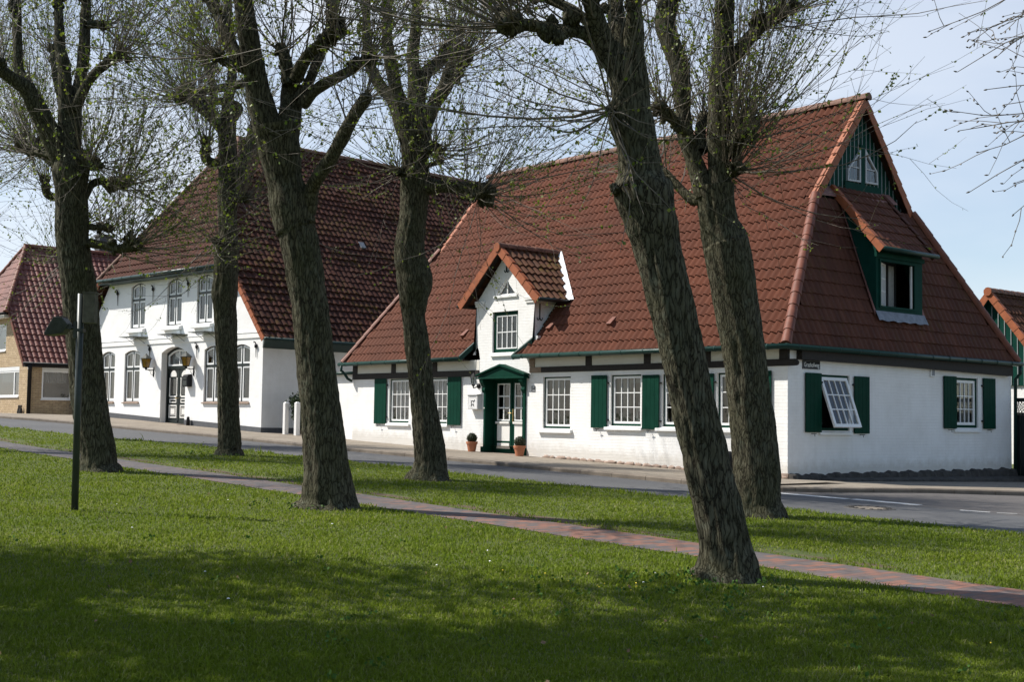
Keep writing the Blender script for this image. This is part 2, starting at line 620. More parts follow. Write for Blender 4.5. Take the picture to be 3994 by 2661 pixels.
# ------------------------------------------------------------------ mesh helpers
def tag(o, label=None, cat=None, group=None, kind=None):
    if label:
        o['label'] = label
    if cat:
        o['category'] = cat
    if group:
        o['group'] = group
    if kind:
        o['kind'] = kind
    return o


def thing(name, label, cat, loc=(0, 0, 0), rotz=0.0, group=None):
    o = bpy.data.objects.new(name, None)
    o.empty_display_size = 0.2
    COL.objects.link(o)
    o.location = loc
    o.rotation_euler = (0, 0, rotz)
    return tag(o, label, cat, group)


class MB:
    def __init__(self, xf=None):
        self.v, self.f, self.mi = [], [], []
        self.xf = xf
        self.cur = 0

    def pts(self, ps):
        i0 = len(self.v)
        for p in ps:
            self.v.append(self.xf(*p) if self.xf else tuple(p))
        return i0

    def face(self, idx):
        self.f.append(tuple(idx))
        self.mi.append(self.cur)

    def poly(self, ps):
        i = self.pts(ps)
        self.face(range(i, i + len(ps)))
        return self

    def box(self, x0, x1, y0, y1, z0, z1):
        i = self.pts([(x0, y0, z0), (x1, y0, z0), (x1, y1, z0), (x0, y1, z0),
                      (x0, y0, z1), (x1, y0, z1), (x1, y1, z1), (x0, y1, z1)])
        for q in ((0, 3, 2, 1), (4, 5, 6, 7), (0, 1, 5, 4), (1, 2, 6, 5), (2, 3, 7, 6), (3, 0, 4, 7)):
            self.face([i + k for k in q])
        return self

    def loft(self, loops, caps=True, close=True):
        n = len(loops[0])
        idx = [self.pts(l) for l in loops]
        for a, b in zip(idx[:-1], idx[1:]):
            for k in range(n if close else n - 1):
                k2 = (k + 1) % n
                self.face((a + k, a + k2, b + k2, b + k))
        if caps:
            self.face([idx[0] + k for k in reversed(range(n))])
            self.face([idx[-1] + k for k in range(n)])
        return self

    def prism(self, xz, y0, y1):
        """outline in (x,z) pushed from y0 to y1"""
        return self.loft([[(x, y0, z) for x, z in xz], [(x, y1, z) for x, z in xz]])

    def ring(self, outer, inner, y0, y1):
        """frame between two (x,z) outlines, front y0, back y1"""
        n = len(outer)
        a = self.pts([(x, y0, z) for x, z in outer])
        b = self.pts([(x, y0, z) for x, z in inner])
        c = self.pts([(x, y1, z) for x, z in inner])
        d = self.pts([(x, y1, z) for x, z in outer])
        for k in range(n):
            k2 = (k + 1) % n
            self.face((a + k, a + k2, b + k2, b + k))
            self.face((b + k, b + k2, c + k2, c + k))
            self.face((d + k2, d + k, a + k, a + k2))
        return self

    def tube(self, path, r, n=8, caps=True):
        loops = []
        P = [Vector(p) for p in path]
        rs = r if isinstance(r, (list, tuple)) else [r] * len(P)
        prev = None
        for i, p in enumerate(P):
            t = (P[min(i + 1, len(P) - 1)] - P[max(i - 1, 0)]).normalized()
            if prev is None:
                a = t.orthogonal().normalized()
            else:
                a = (prev - t * prev.dot(t)).normalized()
            prev = a
            b = t.cross(a)
            loops.append([tuple(p + (a * math.cos(2 * math.pi * k / n) + b * math.sin(2 * math.pi * k / n)) * rs[i]) for k in range(n)])
        return self.loft(loops, caps)

    def lathe(self, prof, c=(0, 0, 0), n=20):
        loops = [[(c[0] + r * math.cos(2 * math.pi * k / n), c[1] + r * math.sin(2 * math.pi * k / n), c[2] + z) for k in range(n)] for r, z in prof]
        return self.loft(loops)

    def blob(self, c, r, seed=0, amp=0.15, nu=14, nv=9, sq=(1, 1, 1)):
        rr = random.Random(seed)
        ph = [(rr.uniform(0, 6.28), rr.randint(1, 4), rr.randint(1, 4)) for _ in range(5)]
        loops = []
        for j in range(nv + 1):
            t = math.pi * (0.02 + 0.96 * j / nv)
            lp = []
            for k in range(nu):
                a = 2 * math.pi * k / nu
                q = r * (1 + amp * sum(math.sin(p + m * a + n2 * t * 1.7) for p, m, n2 in ph) / 2.2)
                lp.append((c[0] + q * sq[0] * math.sin(t) * math.cos(a), c[1] + q * sq[1] * math.sin(t) * math.sin(a), c[2] + q * sq[2] * math.cos(t)))
            loops.append(lp)
        return self.loft(loops)

    def build(self, name, mat, parent=None, smooth=False, bevel=0.0, recalc=True):
        me = bpy.data.meshes.new(name)
        me.from_pydata([tuple(p) for p in self.v], [], self.f)
        ms = mat if isinstance(mat, (list, tuple)) else [mat]
        for m in ms:
            me.materials.append(MATS[m])
        if len(ms) > 1:
            me.polygons.foreach_set('material_index', self.mi)
        if recalc:
            import bmesh
            bm = bmesh.new()
            bm.from_mesh(me)
            bmesh.ops.recalc_face_normals(bm, faces=bm.faces)
            bm.to_mesh(me)
            bm.free()
        if smooth:
            me.polygons.foreach_set('use_smooth', [True] * len(me.polygons))
        me.update()
        o = bpy.data.objects.new(name, me)
        COL.objects.link(o)
        if parent is not None:
            o.parent = parent
        if bevel:
            b = o.modifiers.new('bevel', 'BEVEL')
            b.width = bevel
            b.segments = 2
            b.limit_method = 'ANGLE'
        return o


def np_mesh(name, verts, faces, mat, parent=None, smooth=False, attr=None):
    """verts (N,3) array, faces (M,k) array with constant k"""
    me = bpy.data.meshes.new(name)
    verts = np.asarray(verts, dtype=np.float32)
    faces = np.asarray(faces, dtype=np.int32)
    M, k = faces.shape
    me.vertices.add(len(verts))
    me.vertices.foreach_set('co', verts.ravel())
    me.loops.add(M * k)
    me.loops.foreach_set('vertex_index', faces.ravel())
    me.polygons.add(M)
    me.polygons.foreach_set('loop_start', np.arange(0, M * k, k, dtype=np.int32))
    me.polygons.foreach_set('loop_total', np.full(M, k, dtype=np.int32))
    if smooth:
        me.polygons.foreach_set('use_smooth', np.ones(M, dtype=bool))
    me.materials.append(MATS[mat])
    me.update(calc_edges=True)
    me.validate()
    if attr is not None:
        a = me.attributes.new('tile', 'FLOAT', 'FACE')
        if len(a.data) == len(attr):
            a.data.foreach_set('value', np.asarray(attr, dtype=np.float32))
    o = bpy.data.objects.new(name, me)
    COL.objects.link(o)
    if parent is not None:
        o.parent = parent
    return o


def arch(x0, x1, z0, z1, rise, inset=0.0, n=8):
    """outline of an opening with a segmental arch; z1 is the crown"""
    x0 += inset; x1 -= inset; z0 += inset
    pts = [(x0, z0), (x1, z0)]
    w = (x1 - x0) / 2
    c = (x0 + x1) / 2
    for k in range(n + 1):
        x = x1 - (x1 - x0) * k / n
        u = (x - c) / w
        pts.append((x, z1 - inset - rise * u * u))
    return pts


def rect(x0, x1, z0, z1, i=0.0):
    return [(x0 + i, z0 + i), (x1 - i, z0 + i), (x1 - i, z1 - i), (x0 + i, z1 - i)]


def wall(name, outline, holes, mat, parent, xf=None, depth=0.13, y=0.0, thick=True):
    """flat wall in local (u, depth, z) with real openings and reveals"""
    loops = [[Vector((x, z, 0)) for x, z in outline]] + [[Vector((x, z, 0)) for x, z in h] for h in holes]
    tris = geometry.tessellate_polygon(loops)
    flat = [p for l in loops for p in l]
    mb = MB(xf)
    i = mb.pts([(p.x, y, p.y) for p in flat])
    for t in tris:
        mb.face([i + k for k in t])
    k0 = len(outline)
    for h in holes:
        n = len(h)
        j = mb.pts([(x, y + depth, z) for x, z in h])
        for k in range(n):
            k2 = (k + 1) % n
            mb.face((i + k0 + k, i + k0 + k2, j + k2, j + k))
        k0 += n
    return mb.build(name, mat, parent, recalc=False)


def tile_roof(name, mat, parent, O, U, V, length, ivals, tw=0.205, row=0.335, lift=0.034, amp=0.036, sag=0.0, seed=1, v0=0.0, sub=6, rowjit=0.0):
    """rolled tiles laid course by course; ivals(v) -> list of (lo, hi) along U"""
    r = np.random.default_rng(seed)
    O = np.array(O, float); U = np.array(U, float); V = np.array(V, float)
    U /= np.linalg.norm(U); V /= np.linalg.norm(V)
    N = np.cross(U, V); N /= np.linalg.norm(N)
    if N[2] < 0:
        N = -N
    vs, fs, at = [], [], []
    nv = 0
    nrow = int(math.ceil((length - v0) / row - 0.05))
    for k in range(nrow):
        va = v0 + k * row
        vb = min(v0 + (k + 1) * row, length)
        ia = ivals(va + 1e-4); ib = ivals(vb - 1e-4)
        if len(ia) != len(ib):
            ia = ib if len(ib) > len(ia) else ia
            ib = ia
        for (l0, h0), (l1, h1) in zip(ia, ib):
            lo, hi = min(l0, l1), max(h0, h1)
            if hi - lo < 0.02:
                continue
            ca, cb = math.floor(lo / tw), math.ceil(hi / tw)
            us = (np.arange(ca * sub, cb * sub + 1) / sub) * tw
            ph = 2 * np.pi * us / tw
            wave = amp * (np.sin(ph) + 0.22 * np.sin(2 * ph + 0.5))
            tid = np.floor(us / tw + 1e-6).astype(int)
            jit = r.normal(0, 0.0035 + rowjit, cb - ca + 2)[tid - ca]
            sg = sag * (np.sin(us * 0.9 + k * 0.35 + seed) + np.sin(us * 0.37 + k * 0.7)) if sag else 0
            vj = r.normal(0, 0.004 + rowjit, cb - ca + 2)[tid - ca]
            n = len(us)
            rows = []
            for (vv, hh, l, h, useN) in ((va, -0.012, l0, h0, 0), (va, lift, l0, h0, 1), (vb + 0.02, 0.004, l1, h1, 0.3)):
                uu = np.clip(us, l, h)
                z = wave + hh + jit * useN + sg
                off = vv - (vj if useN in (0, 1) else 0.0)
                off = np.broadcast_to(off, uu.shape)
                P = O[None] + uu[:, None] * U[None] + off[:, None] * V[None] + z[:, None] * N[None]
                rows.append(P)
            vs.append(np.concatenate(rows))
            a = nv + np.arange(n - 1)
            trand = r.uniform(0, 1, cb - ca + 2)
            for q in range(2):
                f = np.stack([a + q * n, a + 1 + q * n, a + 1 + (q + 1) * n, a + (q + 1) * n], 1)
                A = rows[q if q == 1 else 1]
                w = np.linalg.norm(A[1:] - A[:-1], axis=1) + np.linalg.norm(rows[2][1:] - rows[2][:-1], axis=1)
                keep = w > 1e-5
                fs.append(f[keep])
                at.append(trand[tid[:-1] - ca][keep])
            nv += 3 * n
    o = np_mesh(name, np.concatenate(vs), np.concatenate(fs), mat, parent, smooth=False, attr=np.concatenate(at))
    # smooth across the rolls, crisp at the lips
    o.data.polygons.foreach_set('use_smooth', [True] * len(o.data.polygons))
    try:
        o.data.set_sharp_from_angle(angle=R_(48))
    except Exception:
        pass
    return o


def cap_tiles(name, mat, parent, p0, p1, r=0.11, step=0.36, up=(0, 0, 1), n=8, squash=1.0):
    p0, p1, up = Vector(p0), Vector(p1), Vector(up)
    d = (p1 - p0)
    L = d.length
    d.normalize()
    s = d.cross(up).normalized()
    u = s.cross(d).normalized()
    mb = MB()
    k = max(1, int(round(L / step)))
    st = L / k
    for i in range(k):
        a = p0 + d * (i * st - 0.02)
        b = p0 + d * ((i + 1) * st + 0.02)
        j = random.uniform(-0.004, 0.004)
        la, lb = [], []
        for q in range(n + 1):
            t = math.pi * (-0.08 + 1.16 * q / n)
            la.append(tuple(a + (s * math.cos(t) + u * (math.sin(t) * squash)) * (r * 1.08 + j)))
            lb.append(tuple(b + (s * math.cos(t) + u * (math.sin(t) * squash)) * (r * 0.94 + j)))
        i0 = mb.pts(la); i1 = mb.pts(lb)
        for q in range(n):
            mb.face((i0 + q, i0 + q + 1, i1 + q + 1, i1 + q))
        mb.face([i0 + q for q in range(n + 1)])
        mb.face([i1 + q for q in range(n + 1)])
    o = mb.build(name, mat, parent, smooth=True, recalc=False)
    try:
        o.data.set_sharp_from_angle(angle=R_(40))
    except Exception:
        pass
    return o


def verge(name, mat, parent, p0, p1, out, drop=0.16, wid=0.14, seg=0.36):
    """overlapping L-shaped verge tiles running from p0 up to p1; out = outward horizontal"""
    p0, p1, out = Vector(p0), Vector(p1), Vector(out).normalized()
    d = p1 - p0
    L = d.length
    d.normalize()
    nrm = d.cross(out)
    if nrm.z < 0:
        nrm = -nrm
    k = max(1, int(round(L / seg)))
    st = L / k
    mb = MB()
    for i in range(k):
        a0 = i * st - 0.015
        a1 = (i + 1) * st + 0.03
        th = 0.022
        lift0, lift1 = 0.055, 0.030
        def q(t, o_, h):
            return tuple(p0 + d * t + out * o_ + nrm * h)
        sec0 = [q(a0, -wid, lift0), q(a0, 0.03, lift0), q(a0, 0.03, -drop), q(a0, 0.03 - th, -drop), q(a0, 0.03 - th, lift0 - th), q(a0, -wid, lift0 - th)]
        sec1 = [q(a1, -wid, lift1), q(a1, 0.02, lift1), q(a1, 0.02, -drop - 0.0), q(a1, 0.02 - th, -drop), q(a1, 0.02 - th, lift1 - th), q(a1, -wid, lift1 - th)]
        mb.loft([sec0, sec1])
    return mb.build(name, mat, parent)


def sash_window(parent, name, xf, x0, x1, z0, z1, cols, rows, rec=0.07, frame='green_paint', fw=0.05, sw=0.055, fbot=None, sill=None, sill_mat='window_white', curtains=(), bar=0.022):
    """rectangular casement: outer frame (part) with sash, panes, curtain as sub-parts"""
    fb = fbot if fbot is not None else fw
    inner = [(x0 + fw, z0 + fb), (x1 - fw, z0 + fb), (x1 - fw, z1 - fw), (x0 + fw, z1 - fw)]
    w = MB(xf).ring(rect(x0, x1, z0, z1), inner, rec - 0.015, rec + 0.06).build(name, frame, parent)
    a0, a1, b0, b1 = x0 + fw, x1 - fw, z0 + fb, z1 - fw
    s = MB(xf).ring(rect(a0, a1, b0, b1), rect(a0, a1, b0, b1, sw), rec - 0.005, rec + 0.05)
    c0, c1, d0, d1 = a0 + sw, a1 - sw, b0 + sw, b1 - sw
    for i in range(1, cols):
        x = c0 + (c1 - c0) * i / cols
        s.box(x - bar / 2, x + bar / 2, rec + 0.002, rec + 0.038, d0, d1)
    for j in range(1, rows):
        z = d0 + (d1 - d0) * j / rows
        s.box(c0, c1, rec + 0.0045, rec + 0.0355, z - bar / 2, z + bar / 2)
    s.build('sash', 'window_white', w)
    _pane(xf, c0, c1, d0, d1, rec + 0.022, w)
    for (q0, q1, r0, r1, mt) in curtains:
        curtain(xf, c0 + (c1 - c0) * q0, c0 + (c1 - c0) * q1, d0 + (d1 - d0) * r0, d0 + (d1 - d0) * r1, rec + 0.16, w, mt)
    if sill:
        sx0, sx1, sz0, sz1, out = sill
        sm = MB(xf)
        sm.loft([[(sx0, -out, sz0), (sx1, -out, sz0), (sx1, -out, sz1 - 0.03), (sx0, -out, sz1 - 0.03)],
                 [(sx0, rec - 0.02, sz0), (sx1, rec - 0.02, sz0), (sx1, rec - 0.02, sz1), (sx0, rec - 0.02, sz1)]])
        sm.build('sill', sill_mat, w, bevel=0.006)
    return w


def _pane(xf, x0, x1, z0, z1, y, parent):
    mb = MB(xf)
    mb.poly([(x0, y, z0), (x1, y, z0), (x1, y, z1), (x0, y, z1)])
    return mb.build('pane', 'glass', parent, recalc=False)


def curtain(xf, x0, x1, z0, z1, y, parent, mat='curtain'):
    mb = MB(xf)
    n = max(8, int((x1 - x0) / 0.012))
    n = min(n, 60)
    a, b = [], []
    for i in range(n + 1):
        x = x0 + (x1 - x0) * i / n
        yy = y + 0.016 * math.sin(x * 62) + 0.008 * math.sin(x * 25 + 1)
        a.append((x, yy, z0)); b.append((x, yy, z1))
    ia = mb.pts(a); ib = mb.pts(b)
    for i in range(n):
        mb.face((ia + i, ia + i + 1, ib + i + 1, ib + i))
    return mb.build('curtain', mat, parent, smooth=True, recalc=False)


def shutter(parent, xf, x0, x1, z0, z1, hinge='r', out=0.055):
    """three tongued boards with ledges and strap hinges"""
    mb = MB(xf)
    n = 4
    w = (x1 - x0) / n
    for i in range(n):
        mb.box(x0 + i * w + 0.002, x0 + (i + 1) * w - 0.002, -out, -out + 0.028, z0, z1)
    mb.box(x0 + 0.0035, x1 - 0.0035, -out + 0.010, -out + 0.025, z0 + 0.004, z1 - 0.004)
    s = mb.build('shutter', 'green_paint', parent, bevel=0.003)
    hx = x1 if hinge == 'r' else x0
    sg = 1 if hinge == 'r' else -1
    for z in (z0 + 0.2, z1 - 0.2):
        MB(xf).box(min(hx, hx + sg * 0.05) - 0.001, max(hx, hx + sg * 0.05) + 0.001, -0.05, 0.01, z - 0.02, z + 0.02).build('hinge', 'black_iron', s)
    h = MB(xf)
    xm = x0 + (x1 - x0) * 0.45
    h.tube([(xm, 0.01, z0 - 0.03), (xm, -0.09, z0 - 0.03), (xm, -0.10, z0 - 0.09)], 0.008, 6)
    h.box(xm - 0.05, xm + 0.05, -0.105, -0.09, z0 - 0.035, z0 - 0.02)
    h.build('shutter_stay', 'black_iron', s)
    return s


# ------------------------------------------------------------------ ground heights (the street falls towards +x)
GX = [-300, -80, -60, -45, -38, -34, -30, -27, -22, -17, -12, -6, 0, 8, 17.5, 30, 60, 300]
GZ = [1.62, 1.62, 1.62, 1.60, 1.575, 1.53, 1.40, 1.27, 1.075, 0.905, 0.758, 0.60, 0.44, 0.228, -0.024, -0.355, -0.8, -1.5]


def gz(x):
    return float(np.interp(x, GX, GZ))


def gzn(x):
    return np.interp(x, GX, GZ)


def gz2(x, y):
    """the side street falls away beyond the corner"""
    return gz(x) - 0.021 * max(0.0, min(y, 60)) * min(1, max(0, (x + 0.5) / 0.5))


def sheet(name, mat, xs, ynear, yfar, dz, kind='structure', ny=6, dzf=None):
    """strip sheet following the fall of the street: for each x from ynear(x) to yfar(x)"""
    vs, fs = [], []
    for x in xs:
        a, b = ynear(x), yfar(x)
        for j in range(ny + 1):
            y = a + (b - a) * j / ny
            z = gz2(x, y) + (dzf(x, j / ny) if dzf else dz)
            vs.append((x, y, z))
    n = ny + 1
    for i in range(len(xs) - 1):
        for j in range(ny):
            fs.append((i * n + j, (i + 1) * n + j, (i + 1) * n + j + 1, i * n + j + 1))
    o = np_mesh(name, vs, fs, mat, None, smooth=True)
    if kind:
        o['kind'] = kind
    return o


def lin(pts):
    px = [p[0] for p in pts]; py = [p[1] for p in pts]
    return lambda x: float(np.interp(x, px, py))


# ground: one sheet to the horizon
gx = np.unique(np.concatenate([np.array(GX, float), np.linspace(-60, 40, 201), np.array([-1500, -600, 600, 1500])]))
gy = np.array([-1500, -400, -120, -60, -40, -30, -24, -20, -16, -12, -9, -6, -3, -1, 0, 1, 5, 12, 25, 60, 150, 400, 1500.0])
XX, YY = np.meshgrid(gx, gy, indexing='ij')
ZZ = np.vectorize(gz2)(XX, YY)
ii = np.arange(len(gx) * len(gy)).reshape(len(gx), len(gy))
ff = np.stack([ii[:-1, :-1].ravel(), ii[1:, :-1].ravel(), ii[1:, 1:].ravel(), ii[:-1, 1:].ravel()], 1)
g = np_mesh('ground', np.stack([XX.ravel(), YY.ravel(), ZZ.ravel()], 1), ff, 'turf', smooth=True)
g['kind'] = 'structure'

near = lin([(-80, -13), (-60, -11.5), (-30, -8.8), (-20, -7.6), (-16, -6.45), (-8, -6.1), (0, -6.05), (8, -5.85), (30, -5.8)])
kerbl = [(-80, -11.0), (-60, -9.6), (-44, -8.1), (-37, -7.2), (-30.7, -6.1), (-27.7, -5.2), (-24.6, -4.65), (-20, -3.85), (-16.7, -3.65), (-12, -3.5), (-8, -3.35), (-4.7, -3.4), (0, -3.36), (1.5, -3.2)]
kerb_y = lin(kerbl)
xs = list(np.linspace(-80, 30, 111))
sheet('road', 'asphalt', xs, near, lambda x: kerb_y(x) + 0.35, 0.006, ny=6)
sheet('side_street', 'asphalt', list(np.linspace(0, 30, 31)), lambda x: kerb_y(x) + 0.35, lambda x: 45.0, 0.006, ny=96)
# pavement: in front of the houses, then round the corner into the side street
corner = [(1.5, -3.2), (2.1, -2.85), (2.42, -2.4), (2.62, -2.03), (3.05, -0.72), (4.23, 2.18), (5.4, 4.8), (6.6, 7.4), (9.5, 13.0), (12, 18.0)]
PH = 0.095
sheet('pavement', 'pavement_sand', [-80 + k * 1.0 for k in range(82)] + [1.5], lambda x: kerb_y(x) + 0.13, lambda x: 0.6 if x > -40 else 2.0, PH, dzf=lambda x, t: 0.095 - 0.06 * t)
mb = MB()
loopo, loopi = [], []
for (x, y) in corner:
    loopo.append((x, y))
for a, b in zip(loopo[:-1], loopo[1:]):
    n = 4
    for k in range(n):
        x0, y0 = a[0] + (b[0] - a[0]) * k / n, a[1] + (b[1] - a[1]) * k / n
        x1, y1 = a[0] + (b[0] - a[0]) * (k + 1) / n, a[1] + (b[1] - a[1]) * (k + 1) / n
        mb.poly([(0.0 if y0 > -2.9 else 1.4, y0, gz2(0, y0) + 0.02), (x0 - 0.1, y0 + 0.03, gz2(x0, y0) + PH), (x1 - 0.1, y1 + 0.03, gz2(x1, y1) + PH), (0.0 if y1 > -2.9 else 1.4, y1, gz2(0, y1) + 0.02)])
mb.poly([(-0.3, -3.22, gz(0) + PH), (1.5, -3.07, gz(1.5) + PH - 0.002), (1.5, 0.0, gz(1.5) + PH - 0.002), (-0.3, 0.0, gz(0) + 0.04)])
o = mb.build('pavement', 'pavement_sand', None, recalc=False)
o['kind'] = 'structure'
# kerb stones, one run of separate-looking blocks
kp = [Vector((x, y, 0)) for x, y in kerbl if x > -62] + [Vector((x, y, 0)) for x, y in corner[1:]]
mb = MB()
acc = 0.0
seg = 0.98
pts = []
for a, b in zip(kp[:-1], kp[1:]):
    L = (b - a).length
    t = 0.0
    while t < L:
        pts.append(a + (b - a) * (t / L))
        t += 0.245
pts.append(kp[-1])
for i in range(0, len(pts) - 4, 4):
    ch = pts[i:i + 5]
    for j in range(4):
        p, q = ch[j], ch[j + 1]
        d = (q - p).normalized()
        nrm = Vector((-d.y, d.x, 0))
        if j == 0:
            p = p + d * 0.006
        if j == 3:
            q = q - d * 0.006
        jz = 0.004 * math.sin(i * 3.3)
        lp = []
        for w in (p, q):
            z = gz2(w.x, w.y)
            lp.append([(w.x, w.y, z - 0.05), (w.x, w.y, z + PH - 0.022 + jz), (w.x + nrm.x * 0.022, w.y + nrm.y * 0.022, z + PH + 0.004 + jz),
                       (w.x + nrm.x * 0.15, w.y + nrm.y * 0.15, z + PH + 0.004 + jz), (w.x + nrm.x * 0.15, w.y + nrm.y * 0.15, z - 0.05)])
        mb.loft(lp)
o = mb.build('kerb', 'kerb_stone', None)
o['kind'] = 'structure'
# brick footpath through the green
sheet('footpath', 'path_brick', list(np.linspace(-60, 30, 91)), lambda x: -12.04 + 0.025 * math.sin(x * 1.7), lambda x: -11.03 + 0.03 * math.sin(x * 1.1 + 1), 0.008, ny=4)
# junction line, worn, in two rows of blocks
mb = MB()
def paint(p, q, w):
    p, q = Vector((p[0], p[1], 0)), Vector((q[0], q[1], 0))
    d = (q - p).normalized(); n_ = Vector((-d.y, d.x, 0)) * w / 2
    k = max(2, int((q - p).length / 0.25))
    for i in range(k):
        a = p + (q - p) * i / k; b = p + (q - p) * (i + 1) / k
        j0 = random.uniform(0.8, 1.15); j1 = random.uniform(0.8, 1.15)
        mb.poly([(a.x - n_.x * j0, a.y - n_.y * j0, gz(a.x) + 0.010), (b.x - n_.x * j1, b.y - n_.y * j1, gz(b.x) + 0.010), (b.x + n_.x, b.y + n_.y, gz(b.x) + 0.010), (a.x + n_.x, a.y + n_.y, gz(a.x) + 0.010)])
paint((2.05, -3.3), (3.72, -3.08), 0.26)
paint((3.78, -3.0), (5.05, -2.88), 0.26)
paint((5.95, -3.1), (6.4, -2.95), 0.14)
paint((6.5, -2.92), (6.75, -2.72), 0.08)
o = mb.build('road_marking', 'road_paint', None, recalc=False)
o['kind'] = 'structure'


def manhole(x, y, r, label):
    z = gz(x) + 0.006
    t = thing('manhole_cover', label, 'manhole', (x, y, z))
    mb = MB()
    n = 28
    tilt = (gz(x + 1) - gz(x))
    def P(rr, k, h):
        a = 2 * math.pi * k / n
        return (rr * math.cos(a), rr * math.sin(a), h + tilt * rr * math.cos(a))
    mb.loft([[P(r, k, 0.0) for k in range(n)], [P(r * 0.985, k, 0.008) for k in range(n)], [P(r * 0.86, k, 0.008) for k in range(n)], [P(r * 0.85, k, 0.002) for k in range(n)]], caps=False)
    mb.build('rim', 'cast_iron', t)
    mb = MB()
    mb.loft([[P(r * 0.84, k, 0.001) for k in range(n)], [P(r * 0.83, k, 0.007) for k in range(n)], [P(r * 0.62, k, 0.007) for k in range(n)]], caps=False)
    for k in range(0, n, 2):
        a = 2 * math.pi * k / n
        for rr in (0.68, 0.77):
            cxx, cyy = r * rr * math.cos(a), r * rr * math.sin(a)
            mb.box(cxx - 0.02, cxx + 0.02, cyy - 0.02, cyy + 0.02, 0.0075 + tilt * cxx, 0.016 + tilt * cxx)
    mb.build('lid_ring', 'cast_iron', t)
    mb = MB()
    mb.poly([P(r * 0.618, k, 0.0065) for k in range(n)])
    mb.build('lid_infill', 'pavement_sand', t, recalc=False)
    return t


manhole(5.06, -4.36, 0.42, 'round iron manhole cover with a pale concrete centre in the asphalt near the white line')

# ================================================================== long white cottage
HL, HD = 17.26, 9.48          # length along the street, depth
EY, EZ = -0.28, 3.41          # front eave of the tiles
RY, RZ = 4.60, 9.90           # ridge
SL = math.atan2(RZ - EZ, RY - EY)
cs, sn = math.cos(SL), math.sin(SL)
roof_len = math.hypot(RZ - EZ, RY - EY)


def yz(v):
    return EY + v * cs, EZ + v * sn


def front_y(z):
    return EY + (z - EZ) * cs / sn


cot = thing('cottage', 'long white brick cottage with steep red tiled roof, green shutters and green door', 'house')
XA = lambda u, d, z: (u, d, z)                   # front facade
XB = lambda u, d, z: (-d, u, z)                  # right gable end: u = y, depth goes to -x

holes = [rect(-15.23, -14.18, 1.54, 2.88), rect(-13.35, -12.28, 1.54, 2.88), rect(-8.06, -6.98, 1.47, 2.83),
         rect(-5.50, -4.44, 1.57, 2.84), rect(-3.74, -2.68, 1.57, 2.83), rect(-2.01, -1.02, 1.57, 2.83),
         rect(-10.46, -8.82, 0.72, 2.84), rect(-10.23, -9.13, 3.54, 4.68), [(-10.09, 5.13), (-9.21, 5.13), (-9.65, 5.60)]]
outl = [(-HL, 0.2), (0, 0.2), (0, 3.36), (-8.62, 3.36), (-8.56, 3.62), (-8.43, 3.86), (-8.43, 4.97), (-9.70, 6.27), (-10.96, 4.97), (-10.96, 3.86), (-10.82, 3.62), (-10.76, 3.36), (-HL, 3.36)]
wallA = wall('wall', outl, holes, 'white_brick_front', cot, XA, depth=0.13)
# side wall
hb = [rect(1.16, 2.24, 1.54, 2.80), rect(6.74, 7.80, 1.64, 2.91)]
wall('wall', [(0, 0.2), (HD, 0.2), (HD, 3.3), (0, 3.3)], hb, 'white_brick_side', cot, XB, depth=0.14)
mb = MB()
mb.poly([(-HL, 0, 0.5), (-HL, HD, 0.5), (-HL, HD, 3.4), (-HL, 0, 3.4)])
mb.poly([(-HL, HD, 0.2), (0, HD, 0.2), (0, HD, 3.4), (-HL, HD, 3.4)])
mb.build('wall', 'white_brick_side', cot, recalc=False)
# rooms behind the windows
mb = MB()
mb.poly([(-HL + 0.1, 1.9, 0.6), (-1.9, 1.9, 0.6), (-1.9, 1.9, 3.2), (-HL + 0.1, 1.9, 3.2)])
mb.poly([(-1.9, 1.9, 0.6), (-1.9, HD - 0.1, 0.6), (-1.9, HD - 0.1, 3.2), (-1.9, 1.9, 3.2)])
mb.poly([(-HL + 0.1, 0.25, 3.15), (-0.2, 0.25, 3.15), (-0.2, HD - 0.2, 3.15), (-HL + 0.1, HD - 0.2, 3.15)])
for x in (-16.0, -13.8, -11.3, -7.0, -4.0, -2.3):
    mb.poly([(x, 0.25, 0.6), (x, 1.9, 0.6), (x, 1.9, 3.2), (x, 0.25, 3.2)])
mb.build('inner_wall', 'room_wall', cot, recalc=False)
mb = MB()
mb.poly([(-HL + 0.1, 0.15, 0.95), (-0.15, 0.15, 0.95), (-0.15, HD - 0.1, 0.95), (-HL + 0.1, HD - 0.1, 0.95)])
mb.build('inner_floor', 'room_floor', cot, recalc=False)

# --- windows of the street front
cw = ((0.0, 1.0, 0.0, 1.0, 'curtain'),)
sash_window(cot, 'window', XA, -15.23, -14.18, 1.54, 2.88, 4, 3, fw=0.035, fbot=0.05, curtains=((0.0, 1.0, 0.62, 1.0, 'curtain'), (0.0, 0.45, 0.0, 1.0, 'curtain'), (0.55, 1.0, 0.0, 1.0, 'curtain')), sill=(-15.33, -14.10, 1.44, 1.53, 0.07))
sash_window(cot, 'window', XA, -13.35, -12.28, 1.54, 2.88, 4, 3, fw=0.035, fbot=0.05, curtains=((0.0, 1.0, 0.62, 1.0, 'curtain'), (0.0, 0.48, 0.0, 1.0, 'curtain'), (0.62, 1.0, 0.0, 1.0, 'curtain')), sill=(-13.42, -12.18, 1.44, 1.53, 0.07))
sash_window(cot, 'window', XA, -8.06, -6.98, 1.47, 2.83, 4, 3, fw=0.035, fbot=0.055, curtains=((0.0, 0.5, 0.0, 1.0, 'curtain_grey'),), sill=(-8.20, -6.90, 1.35, 1.46, 0.08))
